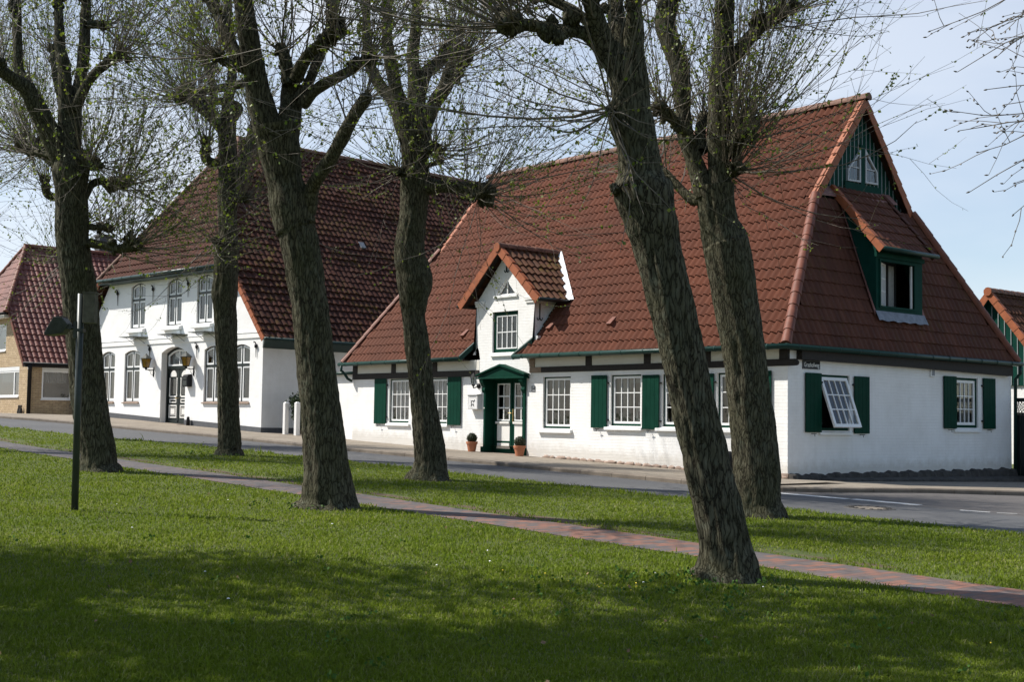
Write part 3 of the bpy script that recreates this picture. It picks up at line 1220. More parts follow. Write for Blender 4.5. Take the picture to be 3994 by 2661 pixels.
sash_window(cot, 'window', XA, -5.50, -4.44, 1.57, 2.84, 4, 3, fw=0.035, fbot=0.055, curtains=((0.0, 0.42, 0.0, 1.0, 'curtain_grey'), (0.0, 1.0, 0.9, 1.0, 'curtain_grey')), sill=(-5.66, -4.36, 1.46, 1.56, 0.08))
sash_window(cot, 'window', XA, -3.74, -2.68, 1.57, 2.83, 4, 3, fw=0.035, fbot=0.055, curtains=((0.0, 0.45, 0.0, 1.0, 'curtain_grey'),), sill=(-3.90, -2.60, 1.46, 1.56, 0.08))
sash_window(cot, 'window', XA, -2.01, -1.02, 1.57, 2.83, 4, 3, fw=0.035, fbot=0.055, curtains=((0.0, 0.6, 0.0, 1.0, 'curtain_grey'),), sill=(-2.10, -0.95, 1.46, 1.56, 0.08))
shutter(cot, XA, -15.98, -15.34, 1.50, 2.89, 'r')
shutter(cot, XA, -12.20, -11.58, 1.50, 2.89, 'l')
shutter(cot, XA, -6.16, -5.60, 1.51, 2.84, 'r')
shutter(cot, XA, -4.36, -3.80, 1.50, 2.82, 'r')
shutter(cot, XA, -2.60, -2.08, 1.50, 2.82, 'r')
shutter(cot, XA, -0.98, -0.42, 1.50, 2.85, 'l')
# things standing in the windows
def pot_plant(x, y, z, label, pink=False):
    t = thing('potted_plant', label, 'plant', (x, y, z))
    MB().lathe([(0.045, 0.0), (0.06, 0.09), (0.066, 0.09), (0.066, 0.11), (0.05, 0.11)], n=12).build('pot', 'terracotta', t, smooth=True)
    mb = MB()
    for i in range(60):
        a = random.uniform(0, 6.28); e = random.uniform(-0.1, 1.3)
        d = Vector((math.cos(a) * math.cos(e), math.sin(a) * math.cos(e), math.sin(e)))
        p = Vector((0, 0, 0.13)) + d * random.uniform(0.05, 0.17)
        s_ = d.orthogonal().normalized() * 0.022
        q = p + d * 0.06
        mb.poly([tuple(p), tuple(p + d * 0.03 + s_), tuple(q), tuple(p + d * 0.03 - s_)])
    mb.build('leaves', 'plant_leaf', t, recalc=False)
    if pink:
        mb = MB()
        for i in range(7):
            a = random.uniform(0, 6.28)
            mb.blob((0.09 * math.cos(a), 0.09 * math.sin(a), random.uniform(0.18, 0.3)), 0.022, i, 0.1, 7, 5)
        mb.build('blossom', 'flower_pink', t, smooth=True)
    return t


pot_plant(-14.55, 0.30, 1.60, 'small potted plant with pink blossom on the inner sill of the leftmost cottage window', True)
pot_plant(-12.62, 0.30, 1.60, 'small green potted plant on the inner sill left of the cottage lantern')
MB().lathe([(0.055, 0), (0.06, 0.06), (0.06, 0.09)], n=12)


def candle_jar(x, z, h, label):
    t = thing('candle', label, 'candle', (x, 0.30, z))
    MB().lathe([(0.05, 0.0), (0.05, 0.03), (0.032, 0.035), (0.032, h), (0.01, h + 0.005)], n=12).build('wax', 'candle', t, smooth=True)
    MB().tube([(0, 0, h), (0.003, 0, h + 0.02)], 0.003, 5).build('wick', 'black_iron', t)


candle_jar(-7.62, 1.60, 0.20, 'taller white candle behind the window right of the green door')
candle_jar(-7.42, 1.60, 0.13, 'shorter white candle behind the window right of the green door')
t = thing('wooden_lantern', 'pale house-shaped lantern standing inside the third window of the cottage', 'lantern', (-4.72, 0.30, 1.69))
mb = MB()
mb.box(-0.12, 0.12, -0.06, 0.06, 0, 0.02)
for x in (-0.11, 0.11):
    mb.box(x - 0.012, x + 0.012, -0.058, 0.058, 0.022, 0.30)
mb.box(-0.12, 0.12, -0.06, 0.06, 0.302, 0.33)
mb.ring(rect(-0.097, 0.097, 0.023, 0.30), rect(-0.05, 0.05, 0.07, 0.25), -0.05, -0.035)
mb.build('case', 'door_white', t)
for i, x in enumerate((-0.07, 0.0, 0.07)):
    MB().tube([(x, 0, 0.331), (x, 0, 0.47)], 0.016, 8).build('candle_stub', 'candle', t)

# --- timber band below the eaves
mb = MB()
mb.box(-HL - 0.03, -10.79, -0.030, 0.05, 2.89, 3.07)
mb.box(-8.60, 0.20, -0.030, 0.05, 2.95, 3.10)
for xa, xb in ((-HL - 0.12, -11.2), (-8.75, 0.12)):
    mb.box(xa, xb, EY - 0.01, -0.002, 3.345, 3.37)
    mb.box(xa, xb, EY + 0.02, EY + 0.06, 3.371, 3.45)
mb.prism([(0.201, 2.95), (0.26, 2.97), (0.28, 3.03), (0.24, 3.07), (0.201, 3.10)], -0.028, 0.05)
for x0, x1 in ((-HL - 0.02, -17.02), (-15.12, -14.89), (-12.99, -12.77), (-6.41, -6.19), (-4.34, -4.12), (-2.42, -2.20), (-0.22, 0.02)):
    mb.box(x0, x1, -0.027, 0.048, 3.071 if x0 < -11 else 3.101, 3.343)
mb.box(-10.985, -10.80, -0.026, 0.047, 3.07, 3.343) if False else None
mb.build('timber_band', 'timber_black', cot, bevel=0.006)
mb = MB()
mb.box(-8.60, -8.40, -0.034, 0.047, 3.105, 3.33)
mb.box(-8.58, -8.12, -0.036, -0.031, 2.955, 3.095)
mb.build('timber_band', 'timber_pale', cot)
for x0, x1 in ((-17.02, -15.12), (-14.89, -12.99), (-12.77, -10.79), (-8.40, -6.41), (-6.19, -4.34), (-4.12, -2.42), (-2.20, -0.22)):
    MB().box(x0, x1, -0.006, 0.02, 3.072 if x0 < -10 else 3.102, 3.343).build('infill_panel', 'cream_infill', cot)
# fascia on the gable end
mb = MB()
mb.loft([[(0.0, 0.30, 3.10), (0.16, 0.30, 3.10), (0.16, 0.30, 3.35), (0.0, 0.30, 3.35)],
         [(0.0, 4.5, 3.085), (0.16, 4.5, 3.085), (0.16, 4.5, 3.35), (0.0, 4.5, 3.35)],
         [(0.0, 9.30, 3.02), (0.16, 9.30, 3.02), (0.16, 9.30, 3.35), (0.0, 9.30, 3.35)]])
mb.box(0.161, 0.20, -0.2, 9.45, 3.325, 3.352)
mb.build('fascia', 'timber_black', cot)
# field stones under the gable end
mb = MB()
n = 90
loops = []
for i in range(n + 1):
    y = 9.46 * i / n
    zt = 0.575 + 0.022 * math.sin(i * 0.9) + 0.016 * math.sin(i * 2.3 + 1) + random.uniform(-0.010, 0.010)
    xo = 0.13 + 0.02 * math.sin(i * 1.7) + random.uniform(-0.012, 0.012)
    loops.append([(-0.03, y, -0.1), (xo + 0.05, y, -0.1), (xo + 0.03, y, zt - 0.15), (xo, y, zt - 0.03), (xo - 0.05, y, zt), (-0.03, y, zt + 0.01)])
mb.loft(loops)
mb.build('stone_plinth', 'fieldstone', cot, smooth=False)
MB().loft([[(0.20, 0.9, 0.0), (0.55, 1.1, 0.0), (0.55, 1.1, 0.47), (0.20, 0.9, 0.50)], [(0.20, 9.6, 0.0), (0.60, 9.6, 0.0), (0.60, 9.6, 0.34), (0.20, 9.6, 0.40)]]).build('stone_step', 'fieldstone', cot, bevel=0.03)
# rough foot of the street wall
mb = MB()
x = -8.0
k = 0
while x < -0.1:
    w = random.uniform(0.18, 0.45)
    mb.blob((x + w / 2, -0.005, gz(x) + 0.06), 0.07, k, 0.25, 9, 6, (w / 0.13, 0.45, 0.7))
    x += w
    k += 1
mb.box(-0.5, 0.012, -0.015, 0.1, 0.3, 0.60)
mb.build('wall_foot', 'step_stone', cot, smooth=True)

# --- main roof
def hip_x(z, right=True):
    """x of the hip / verge for a height on the slope"""
    t = min(1.0, (z - 3.38) / (7.15 - 3.38))
    e = 0.17 - 1.32 * t
    return e if right else -HL - e


def iv_front(v):
    y, z = yz(v)
    lo, hi = hip_x(z, False), hip_x(z, True)
    if v < 7 * 0.335 - 0.01:
        a = -11.30 if z < 3.5 else -10.97
        b = -8.88 if z < 3.5 else -8.42
        f = min(1, max(0, (z - 3.42) / 0.4))
        a = -11.30 + 0.33 * f
        b = -8.88 + 0.46 * f
        return [(lo, a), (b, hi)]
    return [(lo, hi)]


roof = tile_roof('roof', 'tile_red', cot, (0, EY, EZ), (1, 0, 0), (0, cs, sn), roof_len, iv_front, seed=3)
mb = MB()
mb.poly([(0.17, 9.48, EZ), (-HL - 0.17, 9.48, EZ), (-HL + 1.15, 2 * RY - front_y(7.15), 7.15), (-HL + 1.15, RY, RZ), (-1.15, RY, RZ), (-1.15, 2 * RY - front_y(7.15), 7.15)])
mb.build('rear_roof', 'tile_dark', cot, recalc=False)
# gable-end hip planes
hl = math.hypot(1.32, 3.77)
def iv_hip(v):
    z = 3.38 + v * 3.77 / hl
    ya = front_y(z); yb = 2 * RY - ya
    if 4.36 < z:
        return [(ya, 3.50), (5.46, yb)]
    return [(ya, yb)]


tile_roof('hip_roof', 'tile_hip', cot, (0.17, 0, 3.38), (0, 1, 0), (-1.32, 0, 3.77), hl, iv_hip, seed=5, amp=0.012, lift=0.034)
mb = MB()
za = 7.15
mb.poly([(-HL - 0.17, EY, 3.38), (-HL - 0.17, 9.48, 3.38), (-HL + 1.15, 2 * RY - front_y(za), za), (-HL + 1.15, front_y(za), za)])
mb.build('hip_roof', 'tile_dark', cot, recalc=False)
for s, nm in ((1, 'r'), (-1, 'l')):
    xb = 0.17 if s > 0 else -HL - 0.17
    xt = -1.15 if s > 0 else -HL + 1.15
    yt = front_y(7.15)
    cap_tiles('hip_tiles', 'hip_clay', cot, (xb, EY, 3.42), (xt, yt, 7.19), 0.115, 0.37, up=(s * 0.8, -0.4, 0.5))
cap_tiles('hip_tiles', 'hip_clay', cot, (0.17, 9.48, 3.42), (-1.15, 2 * RY - front_y(7.15), 7.19), 0.115, 0.37, up=(0.8, 0.4, 0.5))
cap_tiles('ridge_tiles', 'ridge_clay', cot, (-1.07, RY, RZ + 0.0), (-HL + 1.07, RY, RZ + 0.0), 0.125, 0.37)
verge('verge_tiles', 'orange_clay', cot, (-1.15, front_y(7.10), 7.10), (-1.15, RY - 0.06, RZ - 0.08), (1, 0, 0))
verge('verge_tiles', 'orange_clay', cot, (-1.15, 2 * RY - front_y(7.05), 7.05), (-1.15, RY + 0.06, RZ - 0.08), (1, 0, 0))
verge('verge_tiles', 'orange_clay', cot, (-HL + 1.15, front_y(7.10), 7.10), (-HL + 1.15, RY - 0.06, RZ - 0.08), (-1, 0, 0))
# small boarded gable above the hip
gxp = -1.40
gb = []
mb = MB(); strips = []
yy0, yy1 = 2.40, 6.80
nb = 26
for i in range(nb):
    a = yy0 + (yy1 - yy0) * i / nb
    b = yy0 + (yy1 - yy0) * (i + 1) / nb - 0.012
    za_ = 7.2 + max(0, min((a - front_y(7.2)) * sn / cs, (2 * RY - front_y(7.2) - a) * sn / cs)) - 0.12
    zb_ = 7.2 + max(0, min((b - front_y(7.2)) * sn / cs, (2 * RY - front_y(7.2) - b) * sn / cs)) - 0.12
    if max(za_, zb_) < 7.3:
        continue
    mb.loft([[(gxp, a, 7.2), (gxp + 0.025, a, 7.2), (gxp + 0.025, b, 7.2), (gxp, b, 7.2)], [(gxp, a, za_), (gxp + 0.025, a, za_), (gxp + 0.025, b, zb_), (gxp, b, zb_)]])
    strips.append((b, min(za_, zb_)))
gable = mb.build('gable_boards', 'green_board', cot)
for b, zt in strips:
    MB().box(gxp + 0.0255, gxp + 0.042, b - 0.006, b + 0.016, 7.25, zt).build('cover_strip', 'strip_grey', gable)
MB().poly([(gxp - 0.01, 2.4, 7.1), (gxp - 0.01, 7.1, 7.1), (gxp - 0.01, RY, RZ - 0.1)]) .build('gable_backing', 'near_black_green', gable, recalc=False)
XG = lambda u, d, z: (gxp + 0.06 - d, u, z)
for o_, i_, bars in (([(4.08, 7.76), (4.63, 7.78), (4.63, 8.62), (4.10, 8.06)], [(4.125, 7.805), (4.585, 7.825), (4.585, 8.50), (4.14, 8.04)], (4.13, 4.58, 8.14)),
                     ([(4.83, 7.79), (5.38, 7.81), (5.35, 8.14), (4.83, 8.66)], [(4.875, 7.835), (5.335, 7.855), (5.31, 8.12), (4.875, 8.55)], (4.87, 5.26, 8.16))):
    m_ = MB(XG).ring(o_, i_, -0.03, 0.03)
    w = m_.build('gable_window', 'window_grey', cot)
    m_ = MB(XG)
    m_.poly([(x, 0.01, z) for x, z in i_])
    m_.build('pane', 'glass', w, recalc=False)
    MB(XG).box(bars[0], bars[1], -0.015, 0.02, bars[2] - 0.014, bars[2] + 0.014).build('glazing_bar', 'window_grey', w)
    m_ = MB(XG)
    m_.poly([(x, 0.034, z) for x, z in i_])
    m_.build('curtain', 'room_floor', w, recalc=False)
mb = MB(XG)
mb.box(3.98, 5.50, -0.02, 0.028, 7.55, 7.74)
mb.box(4.64, 4.82, -0.018, 0.028, 7.701, 8.75)
mb.build('gable_window_surround', 'green_board', cot)
# flashing at the foot of the gable
mb = MB()
mb.loft([[(-1.36, 2.75, 7.50), (-1.34, 2.75, 7.50), (-1.12, 2.75, 7.24), (-1.12, 2.75, 7.21)], [(-1.36, 5.90, 7.62), (-1.34, 5.90, 7.62), (-1.10, 5.90, 7.36), (-1.10, 5.90, 7.33)]])
mb.build('flashing', 'flash_rose', cot)

# --- shed dormer in the gable-end hip
fx = -0.115
XD = lambda u, d, z: (fx - d, u, z)
mb = MB()
mb.poly([(fx, 3.50, 4.30), (fx, 3.50, 5.88), (-1.30, 3.50, 7.44), (-1.30, 3.50, 7.30), (-0.7, 3.50, 5.8)])
shed = mb.build('shed_dormer', 'green_board', cot, recalc=False)
mb = MB()
mb.poly([(fx, 5.46, 4.30), (fx, 5.46, 5.88), (-1.30, 5.46, 7.44), (-1.30, 5.46, 7.30), (-0.7, 5.46, 5.8)])
mb.build('dormer_cheek', 'green_board', shed, recalc=False)
wall('dormer_front', rect(3.50, 5.46, 4.36, 5.88), [rect(3.66, 5.08, 4.53, 5.60)], 'green_board', shed, XD, depth=0.10)
mb = MB(XD)
mb.ring(rect(3.61, 5.13, 4.48, 5.65), rect(3.66, 5.08, 4.53, 5.60), -0.03, 0.05)
mb.box(3.46, 5.50, -0.045, 0.02, 5.69, 5.80)
mb.build('dormer_frame', 'green_board', shed)
tile_roof('dormer_roof', 'tile_hip', shed, (0.15, 0, 5.86), (0, 1, 0), (-1.45, 0, 1.68), math.hypot(1.45, 1.68), lambda v: [(3.36, 5.58)], seed=9, amp=0.012)
verge('dormer_verge', 'orange_clay', shed, (0.17, 3.36, 5.86), (-1.27, 3.36, 7.52), (0, -1, 0), drop=0.13, wid=0.12)
verge('dormer_verge', 'tile_hip', shed, (0.17, 5.58, 5.86), (-1.27, 5.58, 7.52), (0, 1, 0), drop=0.13, wid=0.12)
MB().tube([(0.21, 3.34, 5.85), (0.21, 5.66, 5.85)], 0.055, 10).build('dormer_gutter', 'gutter_green', shed, smooth=True)
for yq, s_ in ((3.50, -1), (5.46, 1)):
    mb = MB()
    mb.loft([[(-0.08, yq + s_ * 0.09, 4.26), (-0.10, yq + s_ * 0.09, 4.38), (-0.115, yq + s_ * 0.02, 4.40)], [(-0.50, yq + s_ * 0.09, 5.45), (-0.53, yq + s_ * 0.09, 5.57), (-0.55, yq + s_ * 0.02, 5.57)], [(-1.20, yq + s_ * 0.06, 7.40), (-1.2, yq + s_ * 0.06, 7.46), (-1.2, yq + s_ * 0.02, 7.46)]])
    mb.build('flashing', 'flash_rose', shed)
mb = MB()
n = 22
a, b = [], []
for i in range(n + 1):
    y = 3.44 + 2.08 * i / n
    a.append((-0.095, y, 4.40))
    b.append((0.02 + 0.012 * math.sin(i * 2.1), y, 4.16 + 0.015 * math.sin(i * 1.3)))
ia = mb.pts(a); ib = mb.pts(b)
for i in range(n):
    mb.face((ia + i, ia + i + 1, ib + i + 1, ib + i))
mb.build('lead_apron', 'lead', shed, smooth=True, recalc=False)
# inward-opened casement, curtain and the dark attic behind
ca, sa = math.cos(R_(22)), math.sin(R_(22))
XS = lambda u, d, z: (fx - 0.06 - u * sa + d * ca, 3.67 + u * ca + d * sa, z)
mb = MB(XS)
mb.ring(rect(0, 0.66, 4.54, 5.59), rect(0, 0.66, 4.54, 5.59, 0.05), 0, 0.04)
for i in range(1, 4):
    x = 0.05 + 0.56 * i / 4
    mb.box(x - 0.011, x + 0.011, 0.003, 0.037, 4.59, 5.54)
for j in range(1, 3):
    z = 4.59 + 0.95 * j / 3
    mb.box(0.05, 0.61, 0.006, 0.034, z - 0.011, z + 0.011)
mb.build('casement', 'window_white', shed)
mb = MB()
mb.box(fx - 0.075, fx - 0.035, 5.03, 5.08, 4.54, 5.59)
mb.build('casement', 'window_white', shed)
curtain(lambda u, d, z: (fx - d, u, z), 4.62, 4.86, 4.52, 5.6, 0.42, shed, 'curtain_grey')
mb = MB()
mb.poly([(-0.85, 3.5, 4.3), (-0.85, 5.46, 4.3), (-0.85, 5.46, 6.5), (-0.85, 3.5, 6.5)])
mb.build('attic_wall', 'attic_grey', shed, recalc=False)

# --- gabled dormer over the door (its front is part of the street wall)
for xx, sgn in ((-8.43, 1), (-10.96, -1)):
    mb = MB()
    mb.poly([(xx, 0, 3.5), (xx, 0, 5.0), (xx, front_y(5.0) + 0.1, 5.0), (xx, front_y(3.5) + 0.1, 3.5)])
    mb.build('dormer_cheek', 'white_brick_side', cot, recalc=False)
# toothed flashing where the cheek meets the tiles
mb = MB()
for k in range(14):
    z0 = 3.82 + k * 0.085
    y0 = front_y(z0) + 0.06
    mb.box(-8.428, -8.40, max(y0 - 0.05, -0.004), y0 + 0.05, z0 - 0.02, z0 + 0.085)
mb.box(-8.43, -8.33, -0.012, 0.06, 3.80, 3.875); mb.box(-8.43, -8.29, -0.013, 0.10, 3.876, 3.95)
mb.build('step_flashing', 'lead_white', cot)
MB().box(-11.06, -10.96, -0.012, 0.06, 3.80, 3.875).build('step_flashing', 'lead_white', cot)
dz0, dz1 = 4.93, 6.47
dcx = -9.70
for sgn in (1, -1):
    ex = dcx + sgn * 1.70
    ln = math.hypot(1.70, dz1 - dz0)
    def ivd(v, ln=ln):
        z = dz0 + (dz1 - dz0) * v / ln
        return [(-0.26, front_y(z) + 0.03)]
    tile_roof('dormer_roof', 'tile_brown', cot, (ex, 0, dz0), (0, 1, 0), (-sgn * 1.70, 0, dz1 - dz0), ln, ivd, seed=12 + sgn, tw=0.22, row=0.36, lift=0.05, amp=0.026)
    verge('dormer_verge', 'orange_clay', cot, (ex + sgn * 0.02, -0.28, dz0 - 0.01), (dcx + sgn * 0.05, -0.28, dz1 - 0.02), (0, -1, 0), drop=0.17, wid=0.10)
    mb = MB()
    mb.loft([[(ex, -0.24, dz0 - 0.06), (ex, -0.0, dz0 - 0.06), (ex, -0.0, dz0 - 0.02), (ex, -0.24, dz0 - 0.02)], [(dcx, -0.24, dz1 - 0.06), (dcx, 0, dz1 - 0.06), (dcx, 0, dz1 - 0.02), (dcx, -0.24, dz1 - 0.02)]])
    mb.build('dormer_soffit', 'timber_black', cot)
    MB().tube([(ex + sgn * 0.06, -0.30, dz0 - 0.03), (ex + sgn * 0.06, front_y(dz0) + 0.05, dz0 - 0.03)], 0.055, 10).build('dormer_gutter', 'near_black_green', cot, smooth=True)
    mb = MB()
    p0 = Vector((ex + sgn * 0.12, front_y(dz0 - 0.05) - 0.02, dz0 - 0.05)); p1 = Vector((dcx, front_y(dz1) - 0.02, dz1))
    n = 16
    a, b, c = [], [], []
    for i in range(n + 1):
        p = p0 + (p1 - p0) * i / n
        wv = 0.004 * math.sin(i * 2.4)
        a.append((p.x - sgn * 0.10, p.y - 0.09, p.z + 0.02)); b.append((p.x + sgn * wv, p.y - 0.02, p.z + 0.075)); c.append((p.x + sgn * (0.11 + wv), p.y + 0.0, p.z + 0.075))
    ia, ib, ic = mb.pts(a), mb.pts(b), mb.pts(c)
    for i in range(n):
        mb.face((ia + i, ia + i + 1, ib + i + 1, ib + i)); mb.face((ib + i, ib + i + 1, ic + i + 1, ic + i))
    mb.build('valley_flashing', 'lead_white', cot, smooth=True, recalc=False)
cap_tiles('dormer_ridge', 'tile_brown' if False else 'ridge_clay', cot, (dcx, -0.30, dz1), (dcx, front_y(dz1) + 0.02, dz1), 0.11, 0.36)
MB().lathe([(0.10, 0), (0.105, 0.03)], n=8)
mb = MB()
mb.prism([(dcx + 0.13 * math.cos(math.pi / 8 + k * math.pi / 4), dz1 - 0.03 + 0.13 * math.sin(math.pi / 8 + k * math.pi / 4)) for k in range(8)], -0.335, -0.30)
mb.build('ridge_end', 'orange_clay', cot)
sash_window(cot, 'dormer_window', XA, -10.23, -9.13, 3.54, 4.68, 4, 2, frame='green_paint', fw=0.10, fbot=0.10, sw=0.035, sill=(-10.27, -9.09, 3.43, 3.53, 0.06), sill_mat='white_plaster', bar=0.024)
tri = [(-10.09, 5.13), (-9.21, 5.13), (-9.65, 5.60)]
def inset_tri(d):
    c = Vector((sum(p[0] for p in tri) / 3, sum(p[1] for p in tri) / 3))
    r_in = 0.155
    k = 1 - d / r_in
    return [tuple(c + (Vector(p) - c) * k) for p in tri]
w = MB(XA).ring(tri, inset_tri(0.035), 0.03, 0.10).build('triangle_window', 'window_white', cot)
MB(XA).box(-9.662, -9.638, 0.035, 0.09, 5.16, 5.52).build('glazing_bar', 'window_white', w)
mb = MB(XA); mb.poly([(x, 0.07, z) for x, z in inset_tri(0.03)]); mb.build('pane', 'glass', w, recalc=False)
MB(XA).box(-10.16, -9.15, -0.05, 0.03, 5.06, 5.125).build('sill', 'window_white', w, bevel=0.005)
for x0, x1, g_ in ((-10.975, -10.60, -0.03), (-8.80, -8.415, 0.03)):
    MB().box(x0, x1, -0.035, -0.001, 4.86, 4.93).box(min(x0, x0 + (0 if g_ < 0 else -g_)) - 0.005, max(x1, x1 - (g_ if g_ < 0 else 0)) + 0.005, -0.055, -0.0012, 4.931, 5.02).build('corbel_band', 'white_brick_front', cot, bevel=0.005)
# wall anchors
def anchor(parent, xf, u, z, h, name='wall_anchor'):
    mb = MB(xf)
    mb.tube([(u, -0.02, z + h), (u, -0.02, z + 0.05)], 0.016, 6)
    for s in (-1, 1):
        mb.tube([(u, -0.02, z + 0.09), (u + s * 0.015, -0.02, z + 0.03), (u + s * 0.05, -0.02, z), (u + s * 0.09, -0.02, z + 0.03), (u + s * 0.095, -0.02, z + 0.075)], [0.014, 0.014, 0.013, 0.012, 0.008], 6)
    return mb.build(name, 'black_iron', parent, smooth=True)


anchor(cot, XA, -9.63, 5.76, 0.28)
anchor(cot, lambda u, d, z: (-8.43 - d, u, z), 0.16, 4.38, 0.45)
# eaves gutters
def gutter(name, parent, path, r=0.062, mat='gutter_green', n=10):
    g_ = MB().tube(path, r, n).build(name, mat, parent, smooth=True)
    mb = MB()
    P = [Vector(p) for p in path]
    for a, b in zip(P[:-1], P[1:]):
        L = (b - a).length
        k = int(L / 0.75)
        d = (b - a).normalized()
        for i in range(k):
            p = a + d * (0.4 + i * 0.75)
            mb.tube([tuple(p - d * 0.014), tuple(p + d * 0.014)], r * 1.10, n)
    if mb.v:
        mb.build('gutter_bracket', mat, g_)
    return g_


gutter('gutter', cot, [(-17.60, EY - 0.07, 3.37), (-11.32, EY - 0.07, 3.39)])
gutter('gutter', cot, [(-8.92, EY - 0.07, 3.39), (0.29, EY - 0.07, 3.36)])
gutter('gutter', cot, [(0.25, EY - 0.10, 3.36), (0.25, 9.60, 3.34)])
for a, b in (((-11.34, EY - 0.05, 3.40), (-10.99, -0.02, 3.84)), ((-8.90, EY - 0.05, 3.40), (-8.40, -0.02, 3.88))):
    a, b = Vector(a), Vector(b)
    s = 0.03 if a.x < -10 else -0.03
    MB().loft([[(a.x, a.y, a.z - 0.1), (a.x + s * 2, a.y, a.z - 0.1), (a.x + s * 2, a.y, a.z + 0.07), (a.x, a.y, a.z + 0.07)], [(b.x, b.y, b.z - 0.1), (b.x + s * 2, b.y, b.z - 0.1), (b.x + s * 2, b.y, b.z + 0.06), (b.x, b.y, b.z + 0.06)]]).build('eaves_flashing', 'gutter_green', cot)
MB().tube([(-17.45, EY - 0.07, 3.33), (-17.45, EY - 0.07, 3.18), (-17.40, EY + 0.05, 3.05), (-17.30, -0.20, 2.92), (-17.28, -0.05, 2.84)], 0.045, 10).build('downpipe', 'gutter_green', cot, smooth=True)
MB().tube([(0.25, 9.52, 3.30), (0.25, 9.52, 3.10), (0.1, 9.53, 2.95), (0.06, 9.54, 0.3)], 0.045, 10).build('downpipe', 'gutter_green', cot, smooth=True)
# vent tiles on the slope
for x, z in ((-14.1, 3.92), (-11.75, 4.02), (-8.05, 4.07), (-5.75, 4.08)):
    y = front_y(z)
    mb = MB()
    u_ = Vector((1, 0, 0)); v_ = Vector((0, cs, sn)); n_ = Vector((0, -sn, cs))
    c = Vector((x, y, z)) + n_ * 0.03
    P = lambda a, b, h: tuple(c + u_ * a + v_ * b + n_ * h)
    mb.loft([[P(-0.09, 0.0, 0), P(0.09, 0.0, 0), P(0.09, 0.0, 0.10), P(-0.09, 0.0, 0.10)], [P(-0.07, 0.30, 0), P(0.07, 0.30, 0), P(0.07, 0.30, 0.03), P(-0.07, 0.30, 0.03)]])
    mb.build('vent_tile', 'hip_clay', cot, bevel=0.01)

# --- front door, frame and hood
dr = MB(XA)
dr.ring(rect(-10.46, -8.82, 0.74, 2.84), rect(-10.38, -8.90, 0.80, 2.74), 0.28, 0.36)
dr.box(-10.52, -10.44, -0.05, 0.05, 0.70, 2.80)
dr.box(-8.84, -8.74, -0.05, 0.05, 0.70, 2.80)
for x0, x1 in ((-10.458, -10.452), (-8.828, -8.822)):
    dr.box(x0, x1, 0.0, 0.28, 0.74, 2.80)
dr.box(-10.455, -8.825, 0.0, 0.28, 2.79, 2.835)
for x in (-10.49, -8.79):
    dr.loft([[(x - 0.07, -0.06, 2.42), (x + 0.07, -0.06, 2.42), (x + 0.07, -0.02, 2.42), (x - 0.07, -0.02, 2.42)],
             [(x - 0.07, -0.10, 2.50), (x + 0.07, -0.10, 2.50), (x + 0.07, -0.02, 2.50), (x - 0.07, -0.02, 2.50)],
             [(x - 0.07, -0.08, 2.58), (x + 0.07, -0.08, 2.58), (x + 0.07, -0.02, 2.58), (x - 0.07, -0.02, 2.58)],
             [(x - 0.08, -0.17, 2.72), (x + 0.08, -0.17, 2.72), (x + 0.08, -0.02, 2.72), (x - 0.08, -0.02, 2.72)],
             [(x - 0.08, -0.19, 2.80), (x + 0.08, -0.19, 2.80), (x + 0.08, -0.02, 2.80), (x - 0.08, -0.02, 2.80)]])
    dr.box(x - 0.09, x + 0.09, -0.09, 0.0, 0.70, 0.92)
dframe = dr.build('door_frame', 'green_paint', cot, bevel=0.004)
for (x0, x1) in ((-10.375, -9.655), (-9.625, -8.905)):
    w = x1 - x0
    d_ = MB(XA)
    st = 0.085
    d_.box(x0, x0 + st, 0.27, 0.31, 0.80, 2.735); d_.box(x1 - st, x1, 0.27, 0.31, 0.80, 2.735)
    for z0, z1 in ((0.80, 0.87), (1.03, 1.085), (1.565, 1.65), (2.69, 2.735)):
        d_.box(x0 + st, x1 - st, 0.272, 0.308, z0, z1)
    door = d_.build('door', 'green_paint', cot, bevel=0.003)
    g_ = MB(XA)
    g0, g1 = x0 + st, x1 - st
    g_.ring(rect(g0, g1, 1.65, 2.69), rect(g0, g1, 1.65, 2.69, 0.035), 0.265, 0.305)
    xm = (g0 + g1) / 2
    g_.box(xm - 0.016, xm + 0.016, 0.268, 0.30, 1.685, 2.655)
    for j in (1, 2):
        z = 1.685 + 0.97 * j / 3
        g_.box(g0 + 0.035, g1 - 0.035, 0.255, 0.298, z - 0.018, z + 0.018)
    g_.build('glazing', 'window_white', door)
    _pane(XA, g0 + 0.03, g1 - 0.03, 1.68, 2.66, 0.29, door)
    p_ = MB(XA)
    p_.box(g0, g1, 0.268, 0.30, 1.086, 1.562)
    p_.box(g0 - 0.03, g1 + 0.01, 0.225, 0.268, 1.565, 1.625)
    p_.loft([[(g0 - 0.02, 0.262, 0.873), (g1 + 0.02, 0.262, 0.873), (g1 - 0.01, 0.262, 0.95), (g1 - 0.01, 0.262, 1.028), (g0 + 0.01, 0.262, 1.028), (g0 + 0.01, 0.262, 0.95)],
             [(g0 - 0.02, 0.30, 0.873), (g1 + 0.02, 0.30, 0.873), (g1 - 0.01, 0.30, 0.95), (g1 - 0.01, 0.30, 1.028), (g0 + 0.01, 0.30, 1.028), (g0 + 0.01, 0.30, 0.95)]])
    p_.build('door_panel', 'door_white', door, bevel=0.006)
h_ = MB(XA)
h_.box(-9.62, -9.58, 0.255, 0.27, 1.60, 1.98)
h_.tube([(-9.60, 0.25, 1.86), (-9.60, 0.19, 1.86), (-9.70, 0.18, 1.86)], 0.012, 8)
h_.build('door_handle', 'brass', dframe)
MB(XA).box(-10.30, -10.24, 0.0, 0.004, 1.99, 2.02) if False else None
hd = MB(XA)
